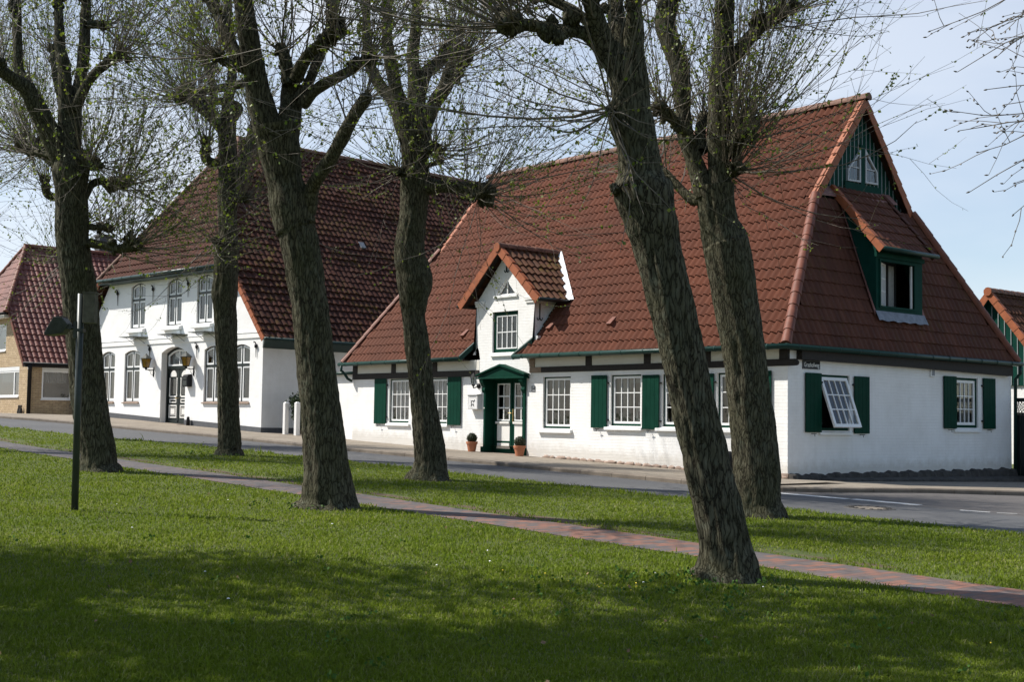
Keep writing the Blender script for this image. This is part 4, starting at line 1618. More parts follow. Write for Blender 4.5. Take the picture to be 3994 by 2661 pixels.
hd.prism([(-10.64, 2.81), (-8.66, 2.81), (-8.66, 2.88), (-9.65, 3.14), (-10.64, 2.88)], -0.16, 0.0)
hd.build('door_hood', 'green_paint', cot)
hd = MB(XA)
hd.prism([(-10.70, 2.885), (-9.65, 3.155), (-8.60, 2.885), (-8.60, 2.93), (-9.65, 3.21), (-10.70, 2.93)], -0.22, -0.0)
hd.box(-10.68, -8.62, -0.21, -0.0, 2.805, 2.845)
hd.build('door_hood', 'green_paint', cot, bevel=0.006)
MB().box(-10.55, -8.75, -0.12, 0.26, 0.55, 0.745).build('door_step', 'step_stone', cot, bevel=0.012)
mb = MB()
mb.poly([(-10.46, 0.9, 0.8), (-8.8, 0.9, 0.8), (-8.8, 0.9, 2.8), (-10.46, 0.9, 2.8)])
mb.build('hall_wall', 'room_floor', cot, recalc=False)

# --- windows of the gable end
w = sash_window(cot, 'window', XB, 6.74, 7.80, 1.64, 2.91, 4, 3, frame='green_paint', fw=0.06, fbot=0.07, sw=0.07, rec=0.05, curtains=((0.5, 1, 0, 1, 'curtain_grey'),), sill=(6.64, 7.88, 1.53, 1.63, 0.06))
shutter(cot, XB, 6.16, 6.73, 1.62, 2.93, 'r')
shutter(cot, XB, 8.02, 8.60, 1.62, 2.93, 'l')
shutter(cot, XB, 0.58, 1.15, 1.50, 2.82, 'r')
shutter(cot, XB, 2.40, 2.98, 1.48, 2.80, 'l')
fr = MB(XB).ring(rect(1.16, 2.24, 1.54, 2.80), rect(1.16, 2.24, 1.54, 2.80, 0.06), 0.03, 0.10).build('window', 'green_paint', cot)
# top-hung sash pushed outwards
ang = R_(20)
hz = 2.74
def XO(u, d, z):
    L = hz - z
    return (0.0 - 0.045 + L * math.sin(ang) - d * math.cos(ang), u, hz - L * math.cos(ang) - d * math.sin(ang))
s_ = MB(XO)
s_.ring(rect(1.20, 2.20, 1.55, hz), rect(1.20, 2.20, 1.55, hz, 0.075), -0.02, 0.03)
for i in range(1, 4):
    y = 1.275 + 0.85 * i / 4
    s_.box(y - 0.012, y + 0.012, -0.014, 0.024, 1.625, hz - 0.075)
for j in range(1, 3):
    z = 1.625 + (hz - 0.15 - 1.55) * j / 3
    s_.box(1.275, 2.125, -0.011, 0.021, z - 0.012, z + 0.012)
s_.build('sash', 'window_white', fr)
_pane(XO, 1.27, 2.13, 1.62, hz - 0.07, 0.008, fr)
MB(XB).loft([[(1.10, -0.06, 1.44), (2.32, -0.06, 1.44), (2.32, -0.06, 1.50), (1.10, -0.06, 1.50)], [(1.10, 0.05, 1.44), (2.32, 0.05, 1.44), (2.32, 0.05, 1.53), (1.10, 0.05, 1.53)]]).build('sill', 'window_white', fr, bevel=0.006)
for u0, u1 in ((2.245, 2.36),):
    MB(XB).box(u0, u1, -0.012, 0.0, 1.50, 2.82).build('window_surround', 'white_brick_side', cot)
MB(XB).box(7.805, 7.93, -0.012, 0.0, 1.64, 2.95).build('window_surround', 'white_brick_side', cot)

# low white annex between the two houses
ax = thing('annex', 'low white painted brick annex with a flat dark roof edge, left of the cottage', 'outbuilding', (-17.27, 0.15, 0))
mb = MB()
mb.box(-2.2, -0.005, 0, 4.0, 0.5, 3.10)
mb.build('wall', 'white_brick_front', ax)
MB().box(-2.3, -0.006, -0.10, 4.1, 3.101, 3.16).build('roof', 'lead', ax)
MB().tube([(-2.3, -0.13, 3.11), (0.05, -0.13, 3.11)], 0.05, 8).build('gutter', 'gutter_green', ax, smooth=True)

# ================================================================== gabled farmhouse on the left
FR = math.atan2(0.08289582, 0.99655822)
fh = thing('farmhouse', 'tall white plastered farmhouse with dark mossy tiled roof and arched windows', 'house', (-21.633, -0.861, 0), FR)
RXv, RZv = -6.55, 12.75
XF = lambda u, d, z: (u, d, z)
lo_w = [(-11.56, -10.45), (-9.65, -8.45), (-3.75, -2.60), (-1.92, -0.79)]
up_w = [(-9.29, -8.17), (-6.52, -5.45), (-4.38, -3.31)]
fh_holes = [arch(a, b, 2.15, 4.19, 0.13) for a, b in lo_w] + [arch(a, b, 5.05, 6.83, 0.13) for a, b in up_w] + [arch(-6.80, -5.02, 1.30, 4.24, 0.22)]
wall('wall', [(-13.1, 0.9), (0, 0.9), (0, 4.33), (-2.10, 6.97), (-11.0, 6.97), (-13.1, 4.35)], fh_holes, 'white_plaster', fh, XF, depth=0.13)
mb = MB()
mb.poly([(0, 0, 0.8), (0, 20, 0.8), (0, 20, 4.4), (0, 0, 4.4)])
mb.poly([(-13.1, 0, 0.8), (-13.1, 20, 0.8), (-13.1, 20, 4.4), (-13.1, 0, 4.4)])
mb.poly([(-13.1, 20, 0.8), (0, 20, 0.8), (0, 20, 4.4), (RXv, 20, RZv), (-13.1, 20, 4.4)])
mb.build('wall', 'white_brick_side', fh, recalc=False)
mb = MB()
mb.poly([(-13.0, 1.2, 1.0), (-0.1, 1.2, 1.0), (-0.1, 1.2, 4.3), (-2.3, 1.2, 6.9), (-10.8, 1.2, 6.9), (-13.0, 1.2, 4.3)])
mb.poly([(-12.9, 0.2, 4.55), (-0.5, 0.2, 4.55), (-0.5, 1.2, 4.55), (-12.9, 1.2, 4.55)])
mb.poly([(-10.8, 0.2, 6.9), (-2.4, 0.2, 6.9), (-2.4, 1.2, 6.9), (-10.8, 1.2, 6.9)])
mb.build('inner_wall', 'room_wall', fh, recalc=False)
mb = MB()
for x0, x1, z0, z1 in ((-13.1, -6.81, 1.83, 1.55), (-5.01, 0.025, 1.50, 1.28)):
    mb.loft([[(x0, -0.022, 0.8), (x0, -0.022, z0), (x0, 0.0, z0 + 0.01), (x0, 0.0, 0.8)], [(x1, -0.022, 0.8), (x1, -0.022, z1), (x1, 0.0, z1 + 0.01), (x1, 0.0, 0.8)]])
mb.loft([[(0.0, -0.02, 0.8), (0.022, -0.02, 0.8), (0.022, -0.02, 1.28), (0.0, -0.02, 1.28)], [(0.0, 20, 0.8), (0.022, 20, 0.8), (0.022, 20, 1.28), (0.0, 20, 1.28)]])
mb.build('plinth', 'plinth_grey', fh)
mb = MB()
mb.box(-13.1, 0.03, -0.035, -0.001, 4.38, 4.56)
mb.box(-13.1, 0.04, -0.05, -0.002, 4.561, 4.60)
mb.build('belt_course', 'white_plaster', fh, bevel=0.008)


def arched_window(parent, xf, x0, x1, z0, z1, rise, tz, upper, plant=None):
    rec = 0.07
    fw = 0.045
    o_ = arch(x0, x1, z0, z1, rise)
    i_ = arch(x0, x1, z0, z1, rise, fw)
    w = MB(xf).ring(o_, i_, rec, rec + 0.07).build('window', 'near_black_green', parent)
    xm = (x0 + x1) / 2
    top = lambda x: z1 - fw - rise * ((x - xm) / ((x1 - x0) / 2 - fw)) ** 2
    m_ = MB(xf)
    m_.box(x0 + fw, x1 - fw, rec - 0.012, rec + 0.06, tz - 0.045, tz + 0.045)
    m_.box(xm - 0.028, xm + 0.028, rec - 0.008, rec + 0.06, z0 + fw, tz - 0.0455)
    m_.box(xm - 0.028, xm + 0.028, rec - 0.008, rec + 0.06, tz + 0.0455, z1 - fw)
    m_.build('mullion', 'near_black_green', w)
    s_ = MB(xf)
    sw = 0.062
    for a, b in ((x0 + fw, xm - 0.028), (xm + 0.028, x1 - fw)):
        s_.ring(rect(a, b, z0 + fw, tz - 0.045), [(a + sw, z0 + fw + 0.11), (b - sw, z0 + fw + 0.11), (b - sw, tz - 0.045 - sw), (a + sw, tz - 0.045 - sw)], rec + 0.004, rec + 0.05)
        n = 6
        def ol(i):
            p = [(a + i, tz + 0.045 + i), (b - i, tz + 0.045 + i)]
            for k in range(n + 1):
                x = (b - i) + (a - b + 2 * i) * k / n
                p.append((x, top(x) - i))
            return p
        s_.ring(ol(0), ol(sw), rec + 0.004, rec + 0.05)
        mb = MB(xf)
        mb.poly([(a + 0.05, rec + 0.03, z0 + fw + 0.09), (b - 0.05, rec + 0.03, z0 + fw + 0.09), (b - 0.05, rec + 0.03, tz - 0.1), (a + 0.05, rec + 0.03, tz - 0.1)])
        mb.poly([(x, rec + 0.03, z) for x, z in ol(0.05)])
        mb.build('pane', 'glass', w, recalc=False)
    s_.build('sash', 'window_white', w)
    curtain(xf, x0 + fw, x1 - fw, z0, z1 - rise * 0.6, rec + 0.25, w, 'curtain_grey')
    if upper:
        s_ = MB(xf)
        s_.loft([[(x0 - 0.14, -0.15, z0 - 0.18), (x1 + 0.10, -0.15, z0 - 0.18), (x1 + 0.10, -0.15, z0 - 0.06), (x0 - 0.14, -0.15, z0 - 0.06)],
                 [(x0 - 0.14, rec - 0.01, z0 - 0.18), (x1 + 0.10, rec - 0.01, z0 - 0.18), (x1 + 0.10, rec - 0.01, z0 + 0.005), (x0 - 0.14, rec - 0.01, z0 + 0.005)]])
        s_.build('sill', 'white_plaster', w, bevel=0.01)
    else:
        s_ = MB(xf)
        s_.loft([[(x0 - 0.04, -0.07, z0 - 0.05), (x1 + 0.04, -0.07, z0 - 0.05), (x1 + 0.04, -0.07, z0 - 0.015), (x0 - 0.04, -0.07, z0 - 0.015)],
                 [(x0 - 0.04, rec - 0.01, z0 - 0.05), (x1 + 0.04, rec - 0.01, z0 - 0.05), (x1 + 0.04, rec - 0.01, z0 + 0.02), (x0 - 0.04, rec - 0.01, z0 + 0.02)]])
        s_.build('sill', 'step_stone', w)
    return w


for a, b in lo_w:
    arched_window(fh, XF, a, b, 2.15, 4.19, 0.13, 3.47, False)
for a, b in up_w:
    arched_window(fh, XF, a, b, 5.05, 6.83, 0.13, 6.17, True)
# double front door in a deep reveal
dfr = MB(XF)
dfr.ring(arch(-6.80, -5.02, 1.30, 4.24, 0.22), arch(-6.80, -5.02, 1.30, 4.24, 0.22, 0.09), 0.24, 0.34)
dfr.box(-6.71, -5.11, 0.235, 0.335, 3.42, 3.53)
dfr = dfr.build('door_frame', 'near_black_green', fh)
jm = MB(XF)
ja = arch(-6.80, -5.02, 1.30, 4.24, 0.22)
for k in range(len(ja)):
    if k == 0:
        continue
    p, q = ja[k], ja[(k + 1) % len(ja)]
    jm.poly([(p[0], 0.12, p[1]), (q[0], 0.12, q[1]), (q[0], 0.25, q[1]), (p[0], 0.25, p[1])])
jm.build('reveal', 'white_plaster', fh, recalc=False)
fl = MB(XF)
tp = lambda x: 4.24 - 0.09 - 0.22 * ((x + 5.91) / 0.80) ** 2
def fan(i):
    p = [(-6.71 + i, 3.53 + i), (-5.11 - i, 3.53 + i)]
    for k in range(9):
        x = (-5.11 - i) + (-1.6 + 2 * i) * k / 8
        p.append((x, tp(x) - i))
    return p
fl.ring(fan(0.0), fan(0.06), 0.25, 0.31)
fl.box(-5.93, -5.89, 0.255, 0.305, 3.59, 4.09)
fl = fl.build('fanlight', 'window_white', dfr)
mb = MB(XF); mb.poly([(x, 0.285, z) for x, z in fan(0.05)]); mb.build('fanlight_pane', 'glass', dfr, recalc=False)
curtain(XF, -6.64, -5.2, 3.6, 4.12, 0.40, dfr, 'curtain')
for (x0, x1) in ((-6.70, -5.925), (-5.895, -5.12)):
    d_ = MB(XF)
    d_.box(x0, x1, 0.275, 0.33, 1.32, 3.42)
    d_.box(x0 + 0.02, x1 - 0.02, 0.262, 0.275, 1.36, 1.50); d_.box(x0 + 0.03, x1 - 0.03, 0.252, 0.262, 1.39, 1.46)
    door = d_.build('door', 'near_black_green', fh, bevel=0.004)
    p_ = MB(XF)
    xa, xb = x0 + 0.11, x1 - 0.11
    p_.ring(rect(xa, xb, 1.56, 2.05), rect(xa, xb, 1.56, 2.05, 0.045), 0.25, 0.274)
    p_.ring(rect(xa, xb, 1.56, 2.05, 0.09), rect(xa, xb, 1.56, 2.05, 0.11), 0.255, 0.274)
    p_.box(xa + 0.14, xb - 0.14, 0.25, 0.274, 1.70, 1.91)
    p_.ring(rect(xa + 0.03, xb - 0.03, 2.13, 2.28), rect(xa + 0.03, xb - 0.03, 2.13, 2.28, 0.04), 0.25, 0.274)
    for x in (xa + 0.0, xb - 0.04):
        p_.loft([[(x - 0.02, 0.25, 2.38), (x + 0.06, 0.25, 2.38), (x + 0.06, 0.274, 2.38), (x - 0.02, 0.274, 2.38)], [(x, 0.25, 2.50), (x + 0.04, 0.25, 2.50), (x + 0.04, 0.274, 2.50), (x, 0.274, 2.50)],
                 [(x, 0.25, 3.0), (x + 0.04, 0.25, 3.0), (x + 0.04, 0.274, 3.0), (x, 0.274, 3.0)], [(x - 0.02, 0.25, 3.08), (x + 0.06, 0.25, 3.08), (x + 0.06, 0.274, 3.08), (x - 0.02, 0.274, 3.08)]])
    p_.box(xa + 0.042, xb - 0.042, 0.25, 0.274, 2.34, 2.40)
    p_.prism(arch(xa + 0.06, xb - 0.06, 3.12, 3.36, 0.14), 0.25, 0.274)
    p_.build('door_panel', 'door_white', door, bevel=0.004)
    _pane(XF, xa + 0.09, xb - 0.09, 2.45, 3.04, 0.268, door)
MB(XF).tube([(-5.93, 0.27, 2.30), (-5.93, 0.20, 2.30), (-6.02, 0.19, 2.30)], 0.013, 8).build('door_handle', 'brass', dfr)
MB(XF).box(-6.85, -4.98, -0.30, 0.26, 1.15, 1.335).build('door_step', 'step_stone', fh, bevel=0.012)
# slender wall anchors
for u, z in ((-10.36, 6.02), (-7.56, 6.05), (-4.97, 6.06), (-2.85, 6.0)):
    pass
def long_anchor(u, z0, z1):
    mb = MB(XF)
    mb.tube([(u, -0.03, z0), (u, -0.035, z1 - 0.12), (u - 0.03, -0.06, z1 - 0.03), (u - 0.10, -0.06, z1 + 0.0), (u - 0.13, -0.05, z1 - 0.05)], [0.008, 0.022, 0.022, 0.016, 0.01], 6)
    mb.blob((u, -0.05, z1 - 0.16), 0.055, 3, 0.25, 8, 6, (1.2, 0.8, 1.3))
    mb.build('wall_anchor', 'black_iron', fh, smooth=True)
for u, z0, z1 in ((-10.34, 6.02, 6.67), (-7.54, 6.05, 6.68), (-4.97, 6.06, 6.72), (-2.75, 6.0, 6.6), (-7.66, 3.80, 4.36), (-4.24, 3.78, 4.35), (-0.38, 3.70, 4.26)):
    long_anchor(u, z0, z1)
# glass canopies on bent rods with a small white lamp box above each
for u in (-8.45, -5.55, -3.35):
    mb = MB(XF)
    for s in (-0.42, 0.42):
        mb.tube([(u + s, 0.0, 4.62), (u + s, -0.58, 4.66)], 0.009, 6)
        mb.tube([(u + s, 0.0, 4.40), (u + s, -0.18, 4.52), (u + s, -0.40, 4.645)], 0.009, 6)
    mb.tube([(u - 0.55, -0.58, 4.665), (u + 0.55, -0.58, 4.665)], 0.009, 6)
    c_ = mb.build('canopy_bracket', 'black_iron', fh, smooth=True)
    MB(XF).box(u - 0.58, u + 0.58, -0.62, 0.0, 4.672, 4.684).build('canopy_sheet', 'strip_grey', c_)
    MB(XF).box(u - 0.10, u + 0.12, -0.07, 0.0, 4.69, 4.86).build('lamp_box', 'window_white', c_, bevel=0.01)
# roof planes
ev = (0.52, 4.33)
k_ = (RZv - ev[1]) / (ev[0] - RXv)
ln = math.hypot(RZv - ev[1], ev[0] - RXv)
def fy(z):
    return -0.32 if z < 7.0 else -0.40 + (z - 7.0) * 3.35 / 5.75
tile_roof('roof', 'tile_old', fh, (ev[0], 0, ev[1]), (0, 1, 0), (RXv - ev[0], 0, RZv - ev[1]), ln, lambda v: [(fy(ev[1] + v * (RZv - ev[1]) / ln), 20.2)], seed=21, tw=0.25, row=0.32, lift=0.06, amp=0.026, sag=0.018, rowjit=0.007, sub=5)
tile_roof('roof', 'tile_old', fh, (-13.62, 0, ev[1]), (0, 1, 0), (RXv + 13.62, 0, RZv - ev[1]), ln, lambda v: [(fy(ev[1] + v * (RZv - ev[1]) / ln), 20.2)], seed=22, tw=0.25, row=0.40, lift=0.05, amp=0.024, sub=3)
l2 = math.hypot(5.75, 3.35)
def ivf(v):
    z = 7.0 + v * 5.75 / l2
    return [(-13.62 + (z - ev[1]) / k_, ev[0] - (z - ev[1]) / k_)]
tile_roof('hip_roof', 'tile_front', fh, (0, -0.40, 7.0), (1, 0, 0), (0, 3.35, 5.75), l2, ivf, seed=23, tw=0.25, row=0.32, lift=0.05, amp=0.028)
for s in (1, -1):
    xb = RXv + s * (ev[0] - (7.0 - ev[1]) / k_ - RXv)
    cap_tiles('hip_tiles', 'tile_dark' if False else 'ridge_clay', fh, (xb, -0.40, 7.03), (RXv, 2.95, RZv + 0.02), 0.11, 0.36, up=(s * 0.4, -0.5, 0.8))
    xe = RXv + s * (ev[0] - RXv)
    verge('verge_tiles', 'orange_clay', fh, (xe, -0.33, ev[1] - 0.01), (xb, -0.33, 6.99), (0, -1, 0), drop=0.14, wid=0.10)
cap_tiles('ridge_tiles', 'ridge_clay', fh, (RXv, 2.9, RZv + 0.01), (RXv, 20.2, RZv + 0.01), 0.12, 0.38)
gutter('gutter', fh, [(-11.75, -0.50, 7.0), (-1.65, -0.50, 7.0)], 0.07, 'dark_green_paint')
mb = MB(XF)
mb.box(-11.3, -1.9, -0.42, -0.005, 6.86, 6.93)
mb.build('soffit', 'dark_green_paint', fh)
mb = MB()
mb.loft([[(0.001, -0.02, 4.02), (0.06, -0.02, 4.02), (0.50, -0.28, 4.28), (0.50, -0.28, 4.31), (0.001, -0.02, 4.33)], [(0.001, 20, 4.02), (0.06, 20, 4.02), (0.50, 20, 4.28), (0.50, 20, 4.31), (0.001, 20, 4.33)]])
mb.build('fascia', 'dark_green_paint', fh)
gutter('gutter', fh, [(0.60, -0.35, 4.30), (0.60, 20.2, 4.30)], 0.065, 'dark_green_paint')
mb = MB()
kk = Vector((RXv - ev[0], 0, RZv - ev[1])).normalized(); nn = Vector((-kk.z, 0, kk.x)); nn = nn if nn.z > 0 else -nn
c = Vector((-2.94, 6.45, 8.46)) + nn * 0.06
P = lambda a, b, h: tuple(c + Vector((0, 1, 0)) * a + kk * b + nn * h)
mb.loft([[P(-0.13, -0.17, 0), P(0.13, -0.17, 0), P(0.13, 0.17, 0), P(-0.13, 0.17, 0)], [P(-0.12, -0.15, 0.05), P(0.12, -0.15, 0.05), P(0.12, 0.15, 0.05), P(-0.12, 0.15, 0.05)]])
mb.build('roof_light', 'lead', fh)


# --- wall lanterns, letter boxes, signs
def carriage_lantern(parent_rot, loc, label, group):
    t = thing('wall_lantern', label, 'lantern', loc, parent_rot, group)
    h = lambda r, z: [(r * math.cos(math.pi / 6 + k * math.pi / 3), -0.33 + r * math.sin(math.pi / 6 + k * math.pi / 3), z) for k in range(6)]
    mb = MB()
    mb.loft([h(0.25, 0.40), h(0.245, 0.42), h(0.06, 0.55), h(0.02, 0.57)])
    mb.blob((0, -0.33, 0.585), 0.022, 1, 0.05, 8, 6)
    mb.build('hood', 'lamp_housing', t)
    mb = MB()
    mb.loft([h(0.125, 0.075), h(0.195, 0.395)], caps=False)
    mb.build('amber_pane', 'amber_glass', t, recalc=False)
    mb = MB()
    for k in range(6):
        mb.tube([h(0.128, 0.07)[k], h(0.20, 0.40)[k]], 0.009, 5)
    mb.loft([h(0.13, 0.055), h(0.135, 0.08), h(0.10, 0.085)])
    mb.loft([h(0.04, 0.0), h(0.07, 0.055)])
    mb.build('cage', 'black_iron', t)
    mb = MB()
    mb.box(-0.035, 0.035, -0.02, 0.0, -0.27, 0.09)
    mb.tube([(0, -0.02, -0.02), (0, -0.36, -0.01)], 0.018, 8)
    mb.tube([(0, -0.02, -0.22), (0, -0.10, -0.19), (0, -0.14, -0.12), (0, -0.10, -0.07), (0, -0.18, -0.05), (0, -0.24, -0.02)], 0.009, 6)
    mb.build('bracket', 'black_iron', t, smooth=True)
    mb = MB(); mb.blob((0, -0.33, 0.2), 0.045, 2, 0.05, 10, 8, (1, 1, 1.5)); mb.build('bulb', 'candle', t, smooth=True)
    return t


def fwd_loc(u, d, z):
    c_, s_ = math.cos(FR), math.sin(FR)
    return (-21.633 + u * c_ - d * s_, -0.861 + u * s_ + d * c_, z)


carriage_lantern(FR, fwd_loc(-7.36, 0, 3.40), 'amber hexagonal wall lantern on the farmhouse, left of its front door', 'amber lanterns by the farmhouse door')
carriage_lantern(FR, fwd_loc(-4.45, 0, 3.40), 'amber hexagonal wall lantern on the farmhouse, above the black letter box', 'amber lanterns by the farmhouse door')
t = thing('letter_box', 'black curved-top letter box on the white wall right of the farmhouse door', 'letter box', fwd_loc(-4.72, 0, 2.72), FR)
mb = MB()
mb.loft([[(-0.17, -0.20, 0), (0.17, -0.20, 0), (0.17, 0, 0), (-0.17, 0, 0)], [(-0.17, -0.20, 0.38), (0.17, -0.20, 0.38), (0.17, 0, 0.40), (-0.17, 0, 0.40)], [(-0.16, -0.17, 0.44), (0.16, -0.17, 0.44), (0.16, 0, 0.47), (-0.16, 0, 0.47)]])
mb.build('case', 'black_iron', t, bevel=0.012)
MB().box(-0.13, 0.13, -0.215, -0.199, 0.28, 0.34).build('flap', 'lamp_housing', t)
MB().box(-0.12, 0.12, -0.207, -0.199, 0.05, 0.22).build('door', 'lamp_housing', t)
t = thing('lantern', 'small black carriage lamp on the white wall left of the green cottage door', 'lantern', (-10.80, 0, 2.62))
h = lambda r, z: [(r * math.cos(math.pi / 6 + k * math.pi / 3) , -0.20 + r * math.sin(math.pi / 6 + k * math.pi / 3), z) for k in range(6)]
mb = MB(); mb.loft([h(0.11, 0.25), h(0.10, 0.27), h(0.04, 0.32), h(0.012, 0.36)]); mb.build('hood', 'black_iron', t)
mb = MB()
for k in range(6):
    mb.tube([h(0.045, 0.02)[k], h(0.09, 0.25)[k]], 0.007, 5)
mb.loft([h(0.015, -0.07), h(0.02, -0.02), h(0.052, 0.015), h(0.052, 0.03)])
mb.build('cage', 'black_iron', t)
mb = MB(); mb.loft([h(0.042, 0.03), h(0.085, 0.245)], caps=False); mb.build('pane', 'glass', t, recalc=False)
mb = MB()
mb.lathe([(0.001, 0), (0.07, 0.002), (0.075, 0.02), (0.05, 0.03)], n=14)
m2 = MB(lambda x, y, z: (x, -z, y))
m2.lathe([(0.08, 0), (0.075, 0.025), (0.03, 0.035)], n=14)
m2.xf = None
m2.tube([(0, -0.03, 0.0), (0, -0.13, -0.05), (0, -0.19, -0.06)], 0.014, 8)
m2.build('bracket', 'black_iron', t, smooth=True)

t = thing('letter_box', 'white letter box with a small black posthorn emblem, left of the green door', 'letter box', (-10.86, 0, 1.96))
mb = MB()
mb.box(-0.24, 0.20, -0.16, 0, 0, 0.40)
mb.loft([[(-0.26, -0.19, 0.402), (0.22, -0.19, 0.402), (0.22, 0, 0.402), (-0.26, 0, 0.402)], [(-0.26, -0.19, 0.42), (0.22, -0.19, 0.42), (0.22, 0, 0.44), (-0.26, 0, 0.44)]])
mb.build('case', 'mail_white', t, bevel=0.005)
MB().ring(rect(-0.22, 0.18, 0.02, 0.33), rect(-0.22, 0.18, 0.02, 0.33, 0.006), -0.163, -0.159).build('door', 'window_grey', t)
mb = MB()
mb.box(-0.16, 0.12, -0.164, -0.1595, 0.352, 0.362)
a = [(-0.02 + 0.055 * math.cos(q * 0.6), -0.165, 0.19 + 0.055 * math.sin(q * 0.6)) for q in range(10)]
mb.tube(a, 0.008, 5)
mb.tube([(-0.06, -0.165, 0.15), (-0.07, -0.165, 0.08)], 0.008, 5); mb.tube([(0.03, -0.165, 0.15), (0.045, -0.165, 0.08)], 0.008, 5)
mb.tube([(0.03, -0.165, 0.22), (0.08, -0.165, 0.26)], [0.007, 0.014], 5)
mb.tube([(-0.06, -0.165, 0.23), (-0.10, -0.165, 0.25)], [0.007, 0.005], 5)
mb.build('emblem', 'black_iron', t)


def text_mesh(txt, size, mat, parent, name, xf, ext=0.002, sx=1.0, bold=0.0):
    cu = bpy.data.curves.new('txt', 'FONT')
    cu.body = txt
    cu.size = size
    cu.align_x = 'CENTER'
    cu.align_y = 'CENTER'
    cu.extrude = ext
    cu.offset = bold
    ob = bpy.data.objects.new('txt', cu)
    COL.objects.link(ob)
    dg = bpy.context.evaluated_depsgraph_get()
    me = bpy.data.meshes.new_from_object(ob.evaluated_get(dg))
    bpy.data.objects.remove(ob)
    bpy.data.curves.remove(cu)
    for v in me.vertices:
        v.co = Vector(xf(v.co.x * sx, v.co.z, v.co.y))
    me.materials.clear()
    me.materials.append(MATS[mat])
    me.name = name
    o = bpy.data.objects.new(name, me)
    COL.objects.link(o)
    o.parent = parent
    return o


# street name plate on the gable end
t = thing('street_sign', 'small dark street name plate reading Grashofweg under the gable-end eaves', 'street sign', (0, 0.82, 3.0))
MB().box(0.004, 0.02, -0.315, 0.315, -0.095, 0.095).build('plate', 'sign_black', t, bevel=0.004)
MB(lambda u, d, z: (0.0205 - d, u, z)).ring(rect(-0.305, 0.305, -0.086, 0.086), rect(-0.305, 0.305, -0.086, 0.086, 0.007), -0.001, 0.002).build('border', 'lead', t)
text_mesh('Grashofweg', 0.145, 'sign_white', t, 'lettering', lambda x, d, z: (0.0225 + d, x, z - 0.005), 0.001, 0.78, 0.001)
t = thing('house_number_sign', 'small white house number plate reading 14, right of the green door', 'number sign', (-8.445, 0, 2.52))
MB().box(-0.075, 0.075, -0.012, -0.002, -0.075, 0.075).build('plate', 'sign_white', t)
MB().ring(rect(-0.075, 0.075, -0.075, 0.075), rect(-0.075, 0.075, -0.075, 0.075, 0.014), -0.015, -0.0125).build('border', 'sign_black', t)
text_mesh('14', 0.125, 'sign_black', t, 'lettering', lambda x, d, z: (x, -0.0135 - d, z), 0.001, 0.9, 0.004)
t = thing('bell_plate', 'small pale bell plate on the green jamb left of the cottage door', 'bell plate', (-10.49, -0.052, 2.0))
MB().box(-0.03, 0.03, -0.006, 0.0, -0.018, 0.018).build('plate', 'sign_white', t)
MB().box(-0.012, 0.012, -0.009, -0.006, -0.008, 0.008).build('button', 'brass', t)
t = thing('vent_cover', 'small grey ventilation cover high on the shaded gable end', 'vent cover', (0, 5.67, 3.0))
MB().box(0.002, 0.05, -0.09, 0.09, -0.11, 0.11).build('housing', 'window_white', t, bevel=0.006)
MB().box(0.051, 0.058, -0.055, 0.055, -0.085, 0.065).build('grille', 'lead', t)


# potted box balls
def box_ball(x, y, z, label):
    t = thing('potted_box_tree', label, 'potted plant', (x, y, z), 0, 'potted box balls by the green door')
    MB().lathe([(0.105, 0.0), (0.145, 0.215), (0.162, 0.215), (0.17, 0.28), (0.148, 0.28), (0.142, 0.26), (0.02, 0.255)], n=24).build('pot', 'terracotta', t, smooth=False, bevel=0.004)
    r = np.random.default_rng(int(abs(x) * 100))
    n = 1500
    d = r.normal(size=(n, 3)); d /= np.linalg.norm(d, axis=1)[:, None]
    c = np.array([0, 0, 0.375]) + d * (0.128 + r.normal(0, 0.012, n))[:, None]
    a = r.normal(size=(n, 3)); a /= np.linalg.norm(a, axis=1)[:, None]
    b = np.cross(a, d); b /= np.linalg.norm(b, axis=1)[:, None]
    s = 0.019
    V = np.stack([c - a * s, c + b * s * 0.6, c + a * s, c - b * s * 0.6], 1).reshape(-1, 3)
    np_mesh('foliage', V, np.arange(4 * n).reshape(n, 4), 'bush_leaf', t)
    mb = MB(); mb.blob((0, 0, 0.375), 0.120, 4, 0.08, 14, 10); mb.build('inner_foliage', 'plant_leaf', t, smooth=True)
    MB().tube([(0, 0, 0.25), (0, 0, 0.32)], 0.012, 6).build('stem', 'twig_bark', t)
    return t


box_ball(-10.70, -0.30, gz(-10.7) + 0.05, 'round clipped box in a terracotta pot under the white letter box')
box_ball(-8.50, -0.42, gz(-8.5) + 0.05, 'round clipped box in a terracotta pot right of the green door')
# bollards
t = thing('black_bollard', 'black round-topped bollard against the cottage wall, half hidden by a leaning trunk', 'bollard', (-1.28, -0.42, gz(-1.28) + 0.04))
MB().lathe([(0.11, 0), (0.105, 0.44), (0.09, 0.50), (0.05, 0.53), (0.01, 0.54)], n=18).build('post', 'black_iron', t, smooth=True)
MB().lathe([(0.13, 0), (0.13, 0.04), (0.11, 0.05)], n=18).build('foot', 'black_iron', t)
p = fwd_loc(-4.55, -0.12, 0)
t = thing('iron_post', 'short black iron post at the foot of the farmhouse wall right of its door', 'post', (p[0], p[1], gz(p[0]) + 0.02))
MB().lathe([(0.07, 0), (0.065, 0.26), (0.05, 0.30), (0.06, 0.34), (0.01, 0.37)], n=14).build('post', 'black_iron', t, smooth=True)
MB().lathe([(0.085, 0), (0.085, 0.03), (0.07, 0.04)], n=14).build('foot', 'black_iron', t)
